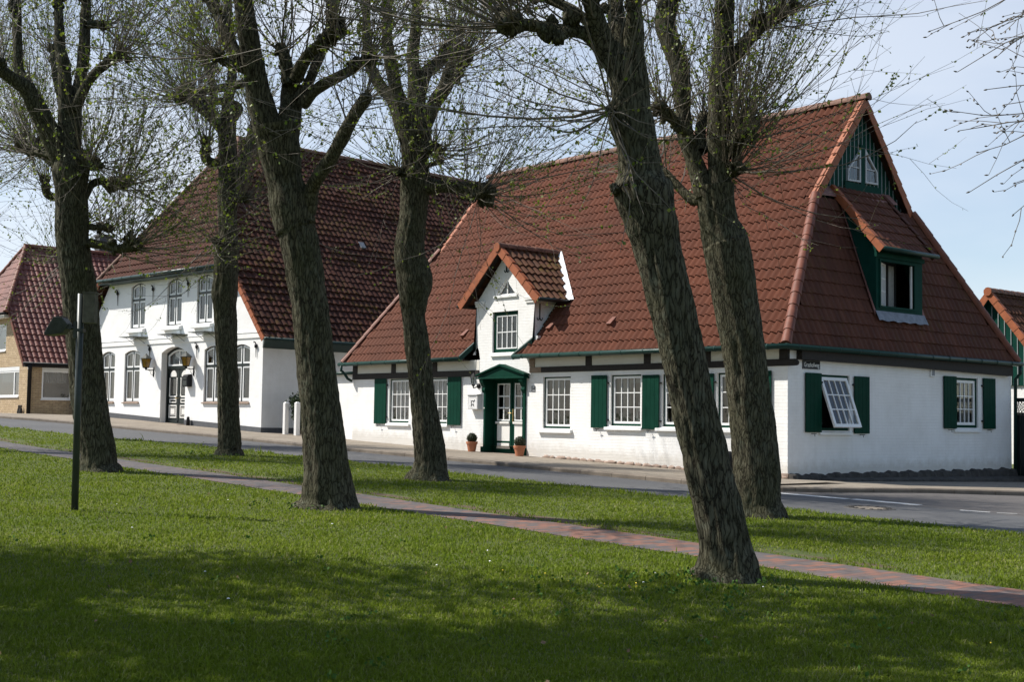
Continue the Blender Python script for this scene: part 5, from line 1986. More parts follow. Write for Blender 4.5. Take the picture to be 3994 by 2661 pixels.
for x, lab in ((-20.52, 'left one of the two white posts at the gap between the houses'), (-19.78, 'right one of the two white posts at the gap between the houses')):
    t = thing('white_post', lab, 'post', (x, -0.55, 1.0), 0, 'white posts between the houses')
    mb = MB()
    mb.box(-0.075, 0.075, -0.075, 0.075, 0, 1.12)
    mb.build('shaft', 'white_post', t, bevel=0.012)
    mb = MB()
    mb.loft([[(-0.078, -0.078, 1.121), (0.078, -0.078, 1.121), (0.078, 0.078, 1.121), (-0.078, 0.078, 1.121)], [(-0.03, -0.03, 1.17), (0.03, -0.03, 1.17), (0.03, 0.03, 1.17), (-0.03, 0.03, 1.17)]])
    mb.build('cap', 'white_post', t)


def shrub(name, label, loc, h, r, n, mat='plant_leaf', leaf=0.05, seed=0):
    t = thing(name, label, 'shrub', loc)
    rr = np.random.default_rng(seed)
    mb = MB()
    cs_, ds_ = [], []
    for i in range(16):
        a = rr.uniform(0, 6.28); q = rr.uniform(0.1, 1) * r
        top = Vector((q * math.cos(a), q * math.sin(a), h * rr.uniform(0.6, 1.0)))
        p0 = Vector((0.1 * math.cos(a), 0.1 * math.sin(a), 0))
        mb.tube([tuple(p0), tuple(p0.lerp(top, 0.5) + Vector((0, 0, 0.05))), tuple(top)], [0.012, 0.009, 0.003], 5)
        for k in range(n // 16):
            u = rr.uniform(0.25, 1.0)
            cs_.append(np.array(p0.lerp(top, u)) + rr.normal(0, 0.07, 3))
    mb.build('stems', 'twig_bark', t)
    c = np.array(cs_); m = len(c)
    a = rr.normal(size=(m, 3)); a /= np.linalg.norm(a, axis=1)[:, None]
    d = rr.normal(size=(m, 3)); b = np.cross(a, d); b /= np.linalg.norm(b, axis=1)[:, None]
    s = leaf * rr.uniform(0.6, 1.1, m)[:, None]
    V = np.stack([c - a * s, c + b * s * 0.45, c + a * s, c - b * s * 0.45], 1).reshape(-1, 3)
    np_mesh('foliage', V, np.arange(4 * m).reshape(m, 4), mat, t)
    return t


shrub('shrub', 'dark evergreen shrub behind the two white posts between the houses', (-20.45, 0.15, 1.0), 1.6, 0.65, 3600, 'plant_leaf', 0.07, 5)
shrub('shrub', 'low dark shrub in the shade along the brick house side wall', (-37.5, -0.9, 1.58), 0.95, 0.5, 700, 'plant_leaf', 0.05, 8)

# ================================================================== yellow brick house far left
bh = thing('brick_house', 'yellow brick house with rose red tiled roof and white framed windows, far left', 'house', (-37.91, -3.12, 0))
BZ = 1.45
bz = lambda v: v + 1.58
XH = lambda u, d, z: (u, d, z)
XR = lambda u, d, z: (-d, u, z)
rk = [(-9.4, BZ), (0, BZ), (0, bz(2.18)), (-2.3, bz(4.45)), (-7.1, bz(4.45)), (-9.4, bz(2.18))]
wall('wall', rk, [rect(-4.2, -1.02, bz(0.80), bz(2.10)), rect(-4.4, -2.86, bz(2.86), bz(4.05))], 'yellow_brick_front', bh, XH, depth=0.1)
wall('wall', rect(0, 11, BZ, bz(2.3)), [rect(0.62, 1.92, bz(0.70), bz(2.10))], 'yellow_brick_side', bh, XR, depth=0.1)
mb = MB()
mb.poly([(-9.4, 0, BZ), (-9.4, 11, BZ), (-9.4, 11, bz(2.2)), (-9.4, 0, bz(2.2))]); mb.poly([(-9.4, 11, BZ), (0, 11, BZ), (0, 11, bz(2.2)), (-9.4, 11, bz(2.2))])
mb.build('wall', 'yellow_brick_side', bh, recalc=False)
mb = MB()
mb.poly([(-9.3, 0.9, BZ), (-0.5, 0.9, BZ), (-0.5, 0.9, bz(2.2)), (-2.3, 0.9, bz(4.3)), (-7.1, 0.9, bz(4.3)), (-9.3, 0.9, bz(2.2))]); mb.poly([(-0.9, 0.9, BZ), (-0.9, 10.9, BZ), (-0.9, 10.9, bz(2.3)), (-0.9, 0.9, bz(2.3))])
mb.build('inner_wall', 'room_wall', bh, recalc=False)
def modern_window(xf, x0, x1, z0, z1, split, box=0.17, cur=True):
    w = MB(xf)
    w.ring(rect(x0, x1, z0, z1 - box), rect(x0, x1, z0, z1 - box, 0.07), 0.02, 0.09)
    if split:
        w.box(split - 0.045, split + 0.045, 0.022, 0.085, z0 + 0.07, z1 - box - 0.07)
    w = w.build('window', 'window_white', bh)
    m_ = MB(xf)
    for k in range(4):
        m_.box(x0, x1, 0.0 + 0.004 * (k % 2), 0.08, z1 - box + 0.002 + box * k / 4, z1 - box + box * (k + 1) / 4 - 0.004)
    m_.build('shutter_box', 'window_white', w)
    _pane(xf, x0 + 0.06, x1 - 0.06, z0 + 0.06, z1 - box - 0.06, 0.05, w)
    if cur:
        curtain(xf, x0 + 0.1, x1 - 0.1, z0 + 0.5 * (z1 - z0), z1 - box, 0.3, w, 'curtain_grey')
    MB(xf).box(x0 - 0.04, x1 + 0.04, -0.05, 0.02, z0 - 0.05, z0 - 0.002).build('sill', 'window_white', w)
modern_window(XH, -4.2, -1.02, bz(0.80), bz(2.10), -1.68)
modern_window(XH, -4.4, -2.86, bz(2.86), bz(4.05), None)
modern_window(XR, 0.62, 1.92, bz(0.70), bz(2.10), None)
pot_plant(-40.6, -2.88, bz(0.86), 'pink flowering pot plant on the inner sill of the brick house window', True)
ln3 = math.hypot(4.9, 5.6)
tile_roof('roof', 'tile_rose', bh, (0.22, 0, bz(2.22)), (0, 1, 0), (-4.92, 0, 5.6), ln3, lambda v: [((-0.25 if v * 5.6 / ln3 < 2.3 else -0.35 + (v * 5.6 / ln3 - 2.3) * 0.52), 11.3)], seed=31, tw=0.245, row=0.345, lift=0.045, amp=0.03)
tile_roof('roof', 'tile_rose', bh, (-9.62, 0, bz(2.22)), (0, 1, 0), (4.92, 0, 5.6), ln3, lambda v: [((-0.25 if v * 5.6 / ln3 < 2.3 else -0.35 + (v * 5.6 / ln3 - 2.3) * 0.52), 11.3)], seed=32, tw=0.25, row=0.36, lift=0.04, amp=0.03, sub=4)
l4 = math.hypot(3.3, 1.72)
tile_roof('hip_roof', 'tile_rose', bh, (0, -0.40, bz(4.5)), (1, 0, 0), (0, 1.72, 3.3), l4, lambda v: [(-9.62 + (2.28 + v * 3.3 / l4) / 5.6 * 4.92, 0.22 - (2.28 + v * 3.3 / l4) / 5.6 * 4.92)], seed=33, tw=0.25, row=0.36, lift=0.03, amp=0.022)
for s in (1, -1):
    cap_tiles('hip_tiles', 'hip_clay', bh, (-4.7 + s * (4.92 - 2.28 / 5.6 * 4.92), -0.42, bz(4.52)), (-4.7, 1.35, bz(7.84)), 0.11, 0.36, up=(s * 0.4, -0.5, 0.8))
    xe, xt = -4.7 + s * 4.92, -4.7 + s * 2.9
    mb = MB()
    mb.loft([[(xe, -0.30, bz(2.05)), (xe, -0.26, bz(2.05)), (xe, -0.26, bz(2.25)), (xe, -0.30, bz(2.25))], [(xt, -0.30, bz(4.36)), (xt, -0.26, bz(4.36)), (xt, -0.26, bz(4.56)), (xt, -0.30, bz(4.56))]])
    mb.build('verge_board', 'hip_clay', bh)
    mb = MB()
    mb.loft([[(xe - s * 0.12, -0.02, bz(1.92)), (xe - s * 0.12, 0.0, bz(1.92)), (xe - s * 0.12, 0.0, bz(2.10)), (xe - s * 0.12, -0.02, bz(2.10))], [(xt - s * 0.12, -0.02, bz(4.22)), (xt - s * 0.12, 0, bz(4.22)), (xt - s * 0.12, 0, bz(4.40)), (xt - s * 0.12, -0.02, bz(4.40))]])
    mb.build('rake_trim', 'window_white', bh)
cap_tiles('ridge_tiles', 'hip_clay', bh, (-4.7, 1.3, bz(7.85)), (-4.7, 11.3, bz(7.85)), 0.12, 0.38)
gutter('gutter', bh, [(0.30, -0.3, bz(2.20)), (0.30, 11.3, bz(2.20))], 0.06, 'black_iron')
gutter('gutter', bh, [(-7.5, -0.48, bz(4.44)), (-1.75, -0.48, bz(4.44))], 0.06, 'black_iron')
MB().box(-7.2, -2.1, -0.38, -0.002, bz(4.30), bz(4.42)).build('soffit', 'window_white', bh)
MB().box(0.002, 0.26, -0.2, 11.2, bz(2.06), bz(2.16)).build('soffit', 'timber_black', bh)
MB().tube([(0.30, -0.05, bz(2.16)), (0.30, 0.0, bz(2.02)), (0.12, 0.05, bz(1.85)), (0.10, 0.05, BZ)], 0.085, 10).build('downpipe', 'black_iron', bh, smooth=True)
mb = MB()
mb.box(-5.6, -5.0, 5.0, 5.7, bz(7.0), bz(8.75))
mb.box(-5.66, -4.94, 4.94, 5.76, bz(8.751), bz(8.85))
mb.build('chimney', 'plinth_grey', bh)
for dx, lab in ((-0.62, 'left'), (-0.38, 'right')):
    t = thing('stone_figure', 'small dark stone figure at the foot of the brick house front, %s of a pair' % lab, 'garden figure', (-37.91 + dx, -3.22, gz(-38.3) + 0.03), 0, 'stone figures by the brick house')
    mb = MB(); mb.lathe([(0.075, 0), (0.085, 0.10), (0.06, 0.22), (0.035, 0.28), (0.05, 0.33), (0.045, 0.37), (0.01, 0.40)], n=14)
    mb.build('body', 'fieldstone', t, smooth=True)
    MB().lathe([(0.09, -0.02), (0.09, 0.015), (0.075, 0.02)], n=14).build('base', 'fieldstone', t)

# ================================================================== green boarded barn at the right edge
bn = thing('barn', 'green boarded outbuilding with orange verge tiles, behind the cottage at right', 'outbuilding', (-3.62, 15.0, 0))
hw = 2.75
zr, sl_ = 5.93, 1.30
mb = MB(); strips = []
nb = 26
for i in range(nb):
    a = -hw + 2 * hw * i / nb; b = -hw + 2 * hw * (i + 1) / nb - 0.01
    za_, zb_ = zr - 0.16 - abs(a) * sl_, zr - 0.16 - abs(b) * sl_
    if max(za_, zb_) < 2.98:
        continue
    za_, zb_ = max(za_, 2.98), max(zb_, 2.98)
    mb.loft([[(a, 0, 2.96), (b, 0, 2.96), (b, 0.03, 2.96), (a, 0.03, 2.96)], [(a, 0, za_), (b, 0, zb_), (b, 0.03, zb_), (a, 0.03, za_)]])
    strips.append((b, max(2.98, min(za_, zb_))))
bd = mb.build('gable_boards', 'green_board', bn)
for b, zt in strips:
    MB().box(b - 0.010, b + 0.018, -0.022, -0.001, 2.97, zt).build('cover_strip', 'strip_grey', bd)
mb = MB()
mb.box(-hw + 0.3, hw - 0.3, 0.06, 6.0, 0.2, 2.955)
mb.build('wall', 'white_plaster', bn)
lb = math.hypot(hw, hw * sl_)
for s in (1, -1):
    tile_roof('roof', 'tile_brown', bn, (s * hw, 0, zr - hw * sl_), (0, 1, 0), (-s * hw, 0, hw * sl_), lb, lambda v: [(-0.22, 6.3)], seed=41 + s, tw=0.22, row=0.36, lift=0.05, amp=0.025)
    verge('verge_tiles', 'orange_clay', bn, (s * hw, -0.22, zr - hw * sl_), (s * 0.05, -0.22, zr - 0.02), (0, -1, 0), drop=0.17, wid=0.12)
    mb = MB()
    mb.loft([[(s * (hw - 0.1), -0.19, zr - hw * sl_ - 0.1), (s * (hw - 0.1), -0.16, zr - hw * sl_ - 0.1), (s * (hw - 0.1), -0.16, zr - hw * sl_ + 0.02), (s * (hw - 0.1), -0.19, zr - hw * sl_ + 0.02)],
             [(0, -0.19, zr - 0.28), (0, -0.16, zr - 0.28), (0, -0.16, zr - 0.12), (0, -0.19, zr - 0.12)]])
    mb.build('barge_board', 'green_board', bn)
cap_tiles('ridge_tiles', 'ridge_clay', bn, (0, -0.25, zr + 0.01), (0, 6.3, zr + 0.01), 0.12, 0.37)
mb = MB()
mb.prism([(0.14 * math.cos(math.pi / 8 + k * math.pi / 4), zr + 0.14 * math.sin(math.pi / 8 + k * math.pi / 4)) for k in range(8)], -0.29, -0.255)
mb.build('ridge_end', 'orange_clay', bn)
# yard gate with lattice top
gt = thing('yard_gate', 'dark green boarded yard gate with white-showing lattice top beside the gable end', 'gate', (0.02, 9.62, 0))
mb = MB()
z0 = gz2(0, 9.6)
for i in range(12):
    mb.box(0.02 + i * 0.13, 0.02 + i * 0.13 + 0.122, 0, 0.03, z0 + 0.06, 2.02)
mb.box(0.01, 1.6, 0.031, 0.06, 0.7, 0.82); mb.box(0.01, 1.6, 0.031, 0.06, 1.7, 1.82)
mb.build('boards', 'near_black_green', gt)
mb = MB()
mb.box(0.0, 1.62, -0.02, 0.05, 2.021, 2.06); mb.box(0.0, 1.62, -0.02, 0.05, 2.35, 2.45)
mb.box(-0.0, 0.05, -0.015, 0.045, 2.061, 2.349); mb.box(1.57, 1.62, -0.015, 0.045, 2.061, 2.349)
mb.build('rail', 'near_black_green', gt)
mb = MB()
for i in range(-4, 22):
    x = i * 0.085
    for s, yq in ((1, 0.0), (-1, 0.012)):
        xa = x if s > 0 else x + 0.29
        xb = x + 0.29 if s > 0 else x
        lo_, hi_ = 0.05, 1.57
        p = [xa, 2.06]; q = [xb, 2.35]
        if max(xa, xb) > hi_ + 0.1 or min(xa, xb) < -0.25:
            continue
        w = 0.011
        mb.loft([[(min(max(p[0] - w, lo_), hi_), yq, p[1]), (min(max(p[0] + w, lo_), hi_), yq, p[1]), (min(max(p[0] + w, lo_), hi_), yq + 0.01, p[1]), (min(max(p[0] - w, lo_), hi_), yq + 0.01, p[1])],
                 [(min(max(q[0] - w, lo_), hi_), yq, q[1]), (min(max(q[0] + w, lo_), hi_), yq, q[1]), (min(max(q[0] + w, lo_), hi_), yq + 0.01, q[1]), (min(max(q[0] - w, lo_), hi_), yq + 0.01, q[1])]])
mb.build('lattice', 'near_black_green', gt)

# ================================================================== floodlight post on the green
pb, pt = Vector((0.94, -16.12, 0.38)), Vector((1.10, -16.20, 3.26))
fp = thing('floodlight_post', 'slim dark green steel post with a floodlight and a wooden box, on the lawn', 'lamp post', tuple(pb))
vx = Vector((0.64435, 0.76460, 0.0)).normalized()      # along the picture plane
vy = Vector((-0.7646, 0.64435, 0.0)).normalized()
ax_ = (pt - pb)
MB().tube([(0, 0, -0.1), tuple(ax_)], [0.046, 0.043], 16).build('post', 'pole_green', fp, smooth=True)
def PX(u, d, z):
    q = ax_ * (z / ax_.z)
    return tuple(Vector((q.x, q.y, z)) + vx * u + vy * d)
m_ = MB(PX)
m_.box(0.052, 0.205, -0.07, 0.07, ax_.z - 0.385, ax_.z + 0.0)
bx_ = m_.build('wooden_box', 'box_wood', fp, bevel=0.006)
MB(PX).box(0.045, 0.215, -0.08, 0.08, ax_.z + 0.001, ax_.z + 0.02).build('box_lid', 'box_wood', bx_)
m_ = MB(PX)
m_.box(-0.058, 0.058, -0.058, 0.058, ax_.z - 0.50, ax_.z - 0.46)
m_.box(-0.075, -0.03, -0.035, 0.035, ax_.z - 0.58, ax_.z - 0.36)
m_.tube([(-0.05, 0, ax_.z - 0.46), (-0.19, 0, ax_.z - 0.44)], 0.018, 8)
m_.box(-0.22, -0.09, -0.085, -0.072, ax_.z - 0.47, ax_.z - 0.40); m_.box(-0.22, -0.09, 0.072, 0.085, ax_.z - 0.47, ax_.z - 0.40)
m_.build('bracket', 'lamp_housing', fp)
m_ = MB(PX)
zt = ax_.z
prof_l = [(-0.345, zt - 0.33), (-0.395, zt - 0.50), (-0.36, zt - 0.53)]
m_.loft([[(-0.30, -0.15, zt - 0.315), (-0.425, -0.15, zt - 0.535), (-0.40, -0.15, zt - 0.555), (-0.20, -0.10, zt - 0.53), (-0.12, -0.10, zt - 0.42), (-0.20, -0.13, zt - 0.32)],
         [(-0.30, 0.15, zt - 0.315), (-0.425, 0.15, zt - 0.535), (-0.40, 0.15, zt - 0.555), (-0.20, 0.10, zt - 0.53), (-0.12, 0.10, zt - 0.42), (-0.20, 0.13, zt - 0.32)]])
fl_ = m_.build('floodlight', 'lamp_housing', fp, bevel=0.008)
m_ = MB(PX)
m_.poly([(-0.303, -0.13, zt - 0.325), (-0.424, -0.13, zt - 0.53), (-0.424, 0.13, zt - 0.53), (-0.303, 0.13, zt - 0.325)])
m_.build('lamp_glass', 'glass', fl_, recalc=False)
for k in range(5):
    x = -0.28 + k * 0.018
    MB(PX).box(x, x + 0.005, -0.12, 0.12, zt - 0.33, zt - 0.30).build('cooling_fin', 'lamp_housing', fl_)
TREES = {
    1: dict(trunk=[(-6.1, -12.88, 0.31, 0.416), (-6.1, -12.88, 0.56, 0.371), (-6.12, -12.91, 0.71, 0.321), (-6.12, -12.93, 0.98, 0.312), (-6.18, -13.07, 1.67, 0.320), (-6.21, -13.2, 2.64, 0.306), (-6.23, -13.33, 3.75, 0.320), (-6.27, -13.49, 4.87, 0.297), (-6.28, -13.53, 5.18, 0.310), (-6.26, -13.56, 5.79, 0.283), (-6.25, -13.6, 6.26, 0.333), (-6.28, -13.65, 6.57, 0.263)],
        limbs=[
            ([(-6.31, -13.68, 6.38, 0.217), (-6.33, -14.01, 6.99, 0.191), (-6.31, -14.27, 7.41, 0.183), (-6.26, -14.48, 7.7, 0.146), (-6.29, -14.78, 7.87, 0.127), (-6.31, -15.07, 8.03, 0.108)], 0.15),
            ([(-6.58, -14.09, 7.36, 0.139), (-6.84, -14.22, 7.86, 0.118), (-7.09, -14.34, 8.23, 0.100), (-7.23, -14.34, 8.68, 0.094), (-7.37, -14.34, 9.35, 0.089), (-7.5, -14.34, 9.9, 0.080)], 0.12),
            ([(-6.25, -13.61, 6.47, 0.223), (-6.31, -13.7, 7.19, 0.149), (-6.33, -13.73, 7.82, 0.130), (-6.36, -13.76, 8.29, 0.118), (-6.42, -13.81, 8.61, 0.100), (-6.45, -13.84, 9.09, 0.087), (-6.49, -13.89, 9.75, 0.081)], 0.12),
            ([(-6.2, -13.58, 6.66, 0.155), (-6.32, -13.52, 7.57, 0.119), (-6.4, -13.4, 8.27, 0.101), (-6.53, -13.32, 8.73, 0.114), (-6.67, -13.26, 9.35, 0.102), (-6.8, -13.2, 9.99, 0.083)], 0.12),
            ([(-6.16, -13.6, 7.46, 0.105), (-5.79, -13.47, 7.95, 0.086), (-5.44, -13.34, 8.2, 0.092), (-5.09, -13.19, 8.34, 0.085)], 0.14),
            ([(-6.15, -13.5, 6.54, 0.180), (-5.74, -13.31, 6.35, 0.129)], 0.15),
            ([(-6.14, -13.41, 5.67, 0.062), (-6.14, -13.3, 5.87, 0.056), (-6.16, -13.22, 6.04, 0.062), (-6.14, -13.07, 6.13, 0.069), (-6.04, -12.82, 6.07, 0.088), (-5.96, -12.62, 6.17, 0.113)], 0.15),
            ([(-6.14, -13.36, 5.21, 0.056), (-6.21, -12.98, 5.26, 0.056), (-6.4, -12.74, 5.27, 0.082)], 0.1),
            ([(-6.15, -13.35, 4.93, 0.087), (-5.73, -13.1, 4.85, 0.071), (-5.4, -12.96, 4.77, 0.076), (-5.06, -12.82, 4.84, 0.127)], 0.17),
            ([(-6.39, -13.78, 6.56, 0.080), (-6.83, -13.93, 6.64, 0.063), (-7.25, -14.04, 6.7, 0.070)], 0.09),
            ([(-5.97, -13.53, 9.04, 0.074), (-6.01, -13.26, 9.11, 0.087), (-6.1, -13.06, 9.14, 0.079)], 0.11),
        ]),
    2: dict(trunk=[(-10.66, -7.81, 0.44, 0.377), (-10.66, -7.81, 0.69, 0.337), (-10.65, -7.82, 0.9, 0.279), (-10.65, -7.81, 0.82, 0.276), (-10.62, -7.88, 1.89, 0.253), (-10.6, -7.96, 2.96, 0.240), (-10.59, -8.06, 4.16, 0.272), (-10.58, -8.09, 4.62, 0.306), (-10.54, -8.09, 5.09, 0.279), (-10.51, -8.12, 5.8, 0.294), (-10.47, -8.11, 6.2, 0.210), (-10.45, -8.16, 6.98, 0.229), (-10.41, -8.18, 7.77, 0.222), (-10.4, -8.23, 8.37, 0.208), (-10.4, -8.28, 8.8, 0.237)],
        limbs=[
            ([(-10.41, -8.27, 8.6, 0.198), (-10.5, -8.67, 8.95, 0.150), (-10.56, -9.02, 9.18, 0.157), (-10.54, -9.27, 9.33, 0.175)], 0.3),
            ([(-10.41, -8.27, 8.72, 0.158), (-10.3, -7.99, 9.15, 0.103), (-10.64, -8.22, 9.33, 0.088), (-11.03, -8.5, 9.39, 0.096), (-11.38, -8.72, 9.46, 0.137)], 0.12),
            ([(-10.41, -8.27, 8.72, 0.166), (-10.46, -8.2, 9.3, 0.135), (-10.49, -8.11, 9.89, 0.120), (-10.56, -8.08, 10.64, 0.104), (-10.7, -8.13, 11.4, 0.100), (-10.79, -8.13, 12.24, 0.089)], 0.18),
            ([(-10.4, -8.09, 6.87, 0.134), (-10.43, -7.87, 7.38, 0.135), (-10.49, -7.68, 8.02, 0.120), (-10.55, -7.5, 8.58, 0.105), (-10.65, -7.36, 9.16, 0.081)], 0.14),
            ([(-10.42, -8.12, 6.95, 0.119), (-9.9, -7.96, 6.89, 0.102)], 0.14),
            ([(-10.49, -8.29, 7.73, 0.119), (-10.53, -8.64, 7.79, 0.118), (-10.38, -8.8, 7.96, 0.109), (-10.18, -8.88, 8.19, 0.093)], 0.17),
            ([(-10.56, -8.19, 5.88, 0.119), (-10.33, -8.53, 5.86, 0.094)], 0.1),
            ([(-10.65, -8.59, 8.99, 0.119), (-10.7, -8.49, 9.54, 0.087), (-10.88, -8.55, 10.13, 0.088), (-11.06, -8.6, 10.48, 0.104)], 0.2),
            ([(-10.73, -8.74, 9.5, 0.095), (-10.29, -8.45, 9.57, 0.094), (-9.85, -8.16, 9.62, 0.102)], 0),
        ]),
    3: dict(trunk=[(1.74, -12.76, 0.12, 0.502), (1.74, -12.76, 0.37, 0.448), (1.75, -12.76, 0.57, 0.355), (1.75, -12.82, 1.2, 0.300), (1.73, -12.93, 2.04, 0.274), (1.71, -13.02, 2.67, 0.268), (1.69, -13.1, 3.3, 0.253), (1.65, -13.21, 3.93, 0.263), (1.61, -13.29, 4.35, 0.263), (1.6, -13.3, 4.37, 0.281), (1.57, -13.37, 4.72, 0.298), (1.52, -13.46, 5.07, 0.252), (1.49, -13.54, 5.54, 0.298), (1.48, -13.58, 5.84, 0.345)],
        limbs=[
            ([(1.43, -13.64, 5.72, 0.199), (1.4, -13.78, 6.08, 0.182), (1.39, -13.92, 6.56, 0.172), (1.4, -14.02, 7, 0.149), (1.43, -14.1, 7.34, 0.139), (1.46, -14.16, 7.6, 0.127), (1.49, -14.23, 7.88, 0.110)], 0.14),
            ([(1.24, -13.95, 6.63, 0.080), (1.36, -14.35, 6.66, 0.069), (1.6, -14.61, 6.66, 0.063)], 0.11),
            ([(1.17, -14.05, 6.77, 0.108), (0.95, -14.14, 7.15, 0.108), (0.79, -14.17, 7.47, 0.095), (0.6, -14.22, 7.72, 0.084), (0.45, -14.23, 7.98, 0.072)], 0.12),
            ([(1.56, -13.47, 5.72, 0.187), (1.5, -13.36, 6.18, 0.156), (1.38, -13.31, 6.6, 0.133)], 0),
            ([(1.61, -13.48, 6.43, 0.098), (1.5, -13.5, 6.85, 0.087), (1.39, -13.49, 7.03, 0.076)], 0.08),
            ([(1.68, -13.42, 6.52, 0.103), (1.93, -13.4, 6.78, 0.088), (2.2, -13.35, 6.92, 0.083), (2.51, -13.26, 7.06, 0.105)], 0.16),
            ([(1.7, -13.36, 6.2, 0.098), (1.7, -13.18, 6.56, 0.078), (1.68, -13.01, 6.96, 0.071), (1.66, -12.85, 7.31, 0.086), (1.58, -12.77, 7.69, 0.072), (1.49, -12.7, 8.07, 0.061)], 0.11),
            ([(1.73, -13.32, 6.15, 0.098), (2, -13.24, 6.35, 0.077), (2.31, -13.12, 6.47, 0.069), (2.61, -13.01, 6.57, 0.066), (2.88, -12.93, 6.71, 0.072)], 0.13),
            ([(1.7, -13.21, 4.63, 0.145), (1.91, -13.23, 4.93, 0.097), (2.1, -13.24, 5.09, 0.099), (2.34, -13.21, 5.29, 0.096), (2.58, -13.18, 5.54, 0.088), (2.82, -13.16, 5.8, 0.083), (3.07, -13.12, 6.05, 0.080)], 0.09),
        ]),
    4: dict(trunk=[(-2.45, -7.87, 0.23, 0.441), (-2.45, -7.87, 0.48, 0.394), (-2.42, -7.86, 0.74, 0.310), (-2.42, -7.88, 1.06, 0.290), (-2.47, -8.05, 2.19, 0.231), (-2.49, -8.13, 2.75, 0.237), (-2.52, -8.24, 3.6, 0.217), (-2.51, -8.26, 3.94, 0.269), (-2.48, -8.26, 4.31, 0.326), (-2.5, -8.31, 4.59, 0.305), (-2.52, -8.36, 4.73, 0.298), (-2.52, -8.38, 5.01, 0.290), (-2.5, -8.37, 5.17, 0.274), (-2.45, -8.35, 5.64, 0.255), (-2.4, -8.36, 6.27, 0.283), (-2.4, -8.39, 6.59, 0.236), (-2.38, -8.39, 6.9, 0.276), (-2.38, -8.42, 7.22, 0.331)],
        limbs=[
            ([(-2.49, -8.55, 7.21, 0.189), (-2.69, -8.7, 7.83, 0.133), (-2.91, -8.82, 8.08, 0.114), (-3.11, -8.94, 8.45, 0.115), (-3.23, -8.96, 8.89, 0.099), (-3.31, -8.95, 9.4, 0.087), (-3.37, -8.94, 10.11, 0.077)], 0.14),
            ([(-2.43, -8.48, 7.28, 0.173), (-2.46, -8.77, 7.91, 0.132), (-2.41, -8.94, 8.34, 0.131), (-2.35, -9.1, 8.83, 0.109), (-2.24, -9.19, 9.26, 0.093), (-2.12, -9.29, 9.77, 0.077)], 0.14),
            ([(-2.36, -8.4, 7.28, 0.189), (-2.36, -8.39, 8.11, 0.171), (-2.44, -8.45, 8.66, 0.120), (-2.44, -8.4, 9.16, 0.105), (-2.44, -8.37, 9.81, 0.095), (-2.48, -8.34, 10.08, 0.083)], 0.14),
            ([(-2.27, -8.29, 7.28, 0.173), (-2.02, -8.21, 7.76, 0.132), (-1.81, -8.13, 8.02, 0.134), (-1.64, -8.11, 8.31, 0.131), (-1.41, -8.02, 8.56, 0.149)], 0.24),
            ([(-2.28, -8.37, 7.97, 0.132), (-2.36, -8.19, 8.37, 0.127), (-2.35, -7.9, 8.65, 0.122), (-2.36, -7.62, 8.94, 0.116)], 0.17),
            ([(-2.3, -8.3, 6.94, 0.157), (-1.86, -8.23, 6.79, 0.118)], 0.12),
            ([(-2.31, -8.28, 6.53, 0.057), (-2.33, -7.99, 6.63, 0.044), (-2.39, -7.77, 6.73, 0.058)], 0.08),
            ([(-2.33, -8.26, 6.15, 0.183), (-1.84, -7.99, 6.12, 0.119), (-1.45, -7.83, 6.06, 0.118), (-1.09, -7.7, 5.95, 0.169)], 0.25),
            ([(-2.52, -8.51, 6.4, 0.094), (-2.45, -8.73, 6.39, 0.087)], 0.09),
        ]),
    5: dict(trunk=[(9.34, -12.98, -0.09, 0.367), (9.34, -12.98, 0.16, 0.328), (9.34, -12.99, 0.18, 0.323), (9.35, -12.98, 0.31, 0.280), (9.34, -13.02, 0.56, 0.235), (9.31, -13.09, 0.87, 0.224), (9.26, -13.17, 1.2, 0.221), (9.24, -13.21, 1.42, 0.215), (9.22, -13.26, 1.59, 0.208), (9.18, -13.34, 1.95, 0.201), (9.15, -13.41, 2.31, 0.212), (9.03, -13.64, 3.3, 0.213), (9, -13.72, 3.63, 0.249), (8.97, -13.78, 3.87, 0.279), (8.95, -13.81, 3.99, 0.269), (8.95, -13.82, 4.1, 0.208), (8.94, -13.86, 4.34, 0.194), (8.91, -13.92, 4.57, 0.210), (8.9, -13.94, 4.68, 0.207), (8.91, -13.93, 4.81, 0.183), (8.9, -13.97, 5.05, 0.191), (8.88, -14, 5.2, 0.204)],
        limbs=[
            ([(8.77, -14.15, 5.23, 0.079), (8.74, -14.28, 5.36, 0.075), (8.7, -14.43, 5.41, 0.059), (8.59, -14.65, 5.41, 0.054), (8.49, -14.87, 5.43, 0.059), (8.41, -15.05, 5.43, 0.074)], 0.17),
            ([(8.8, -14.09, 5.16, 0.118), (8.83, -14.23, 5.33, 0.097), (8.87, -14.36, 5.5, 0.087), (8.91, -14.48, 5.65, 0.077), (8.96, -14.6, 5.8, 0.069)], 0.11),
            ([(8.71, -14.23, 5.5, 0.066), (8.56, -14.24, 5.62, 0.057), (8.37, -14.28, 5.76, 0.056), (8.16, -14.34, 5.89, 0.052), (7.97, -14.39, 6, 0.049)], 0.09),
            ([(8.85, -14.04, 5.17, 0.126), (8.78, -13.99, 5.44, 0.099), (8.71, -13.94, 5.66, 0.077), (8.64, -13.88, 5.85, 0.071), (8.57, -13.84, 6.13, 0.062)], 0.09),
            ([(8.94, -13.93, 5.16, 0.111), (8.99, -13.97, 5.39, 0.098), (9.04, -14.01, 5.57, 0.081), (9.07, -14.06, 5.71, 0.075), (9.12, -14.1, 5.91, 0.065)], 0.09),
            ([(8.8, -14.06, 4.75, 0.039), (8.91, -14.22, 4.63, 0.034)], 0.05),
            ([(8.8, -13.98, 3.9, 0.047), (8.92, -14.15, 3.91, 0.040)], 0),
        ]),
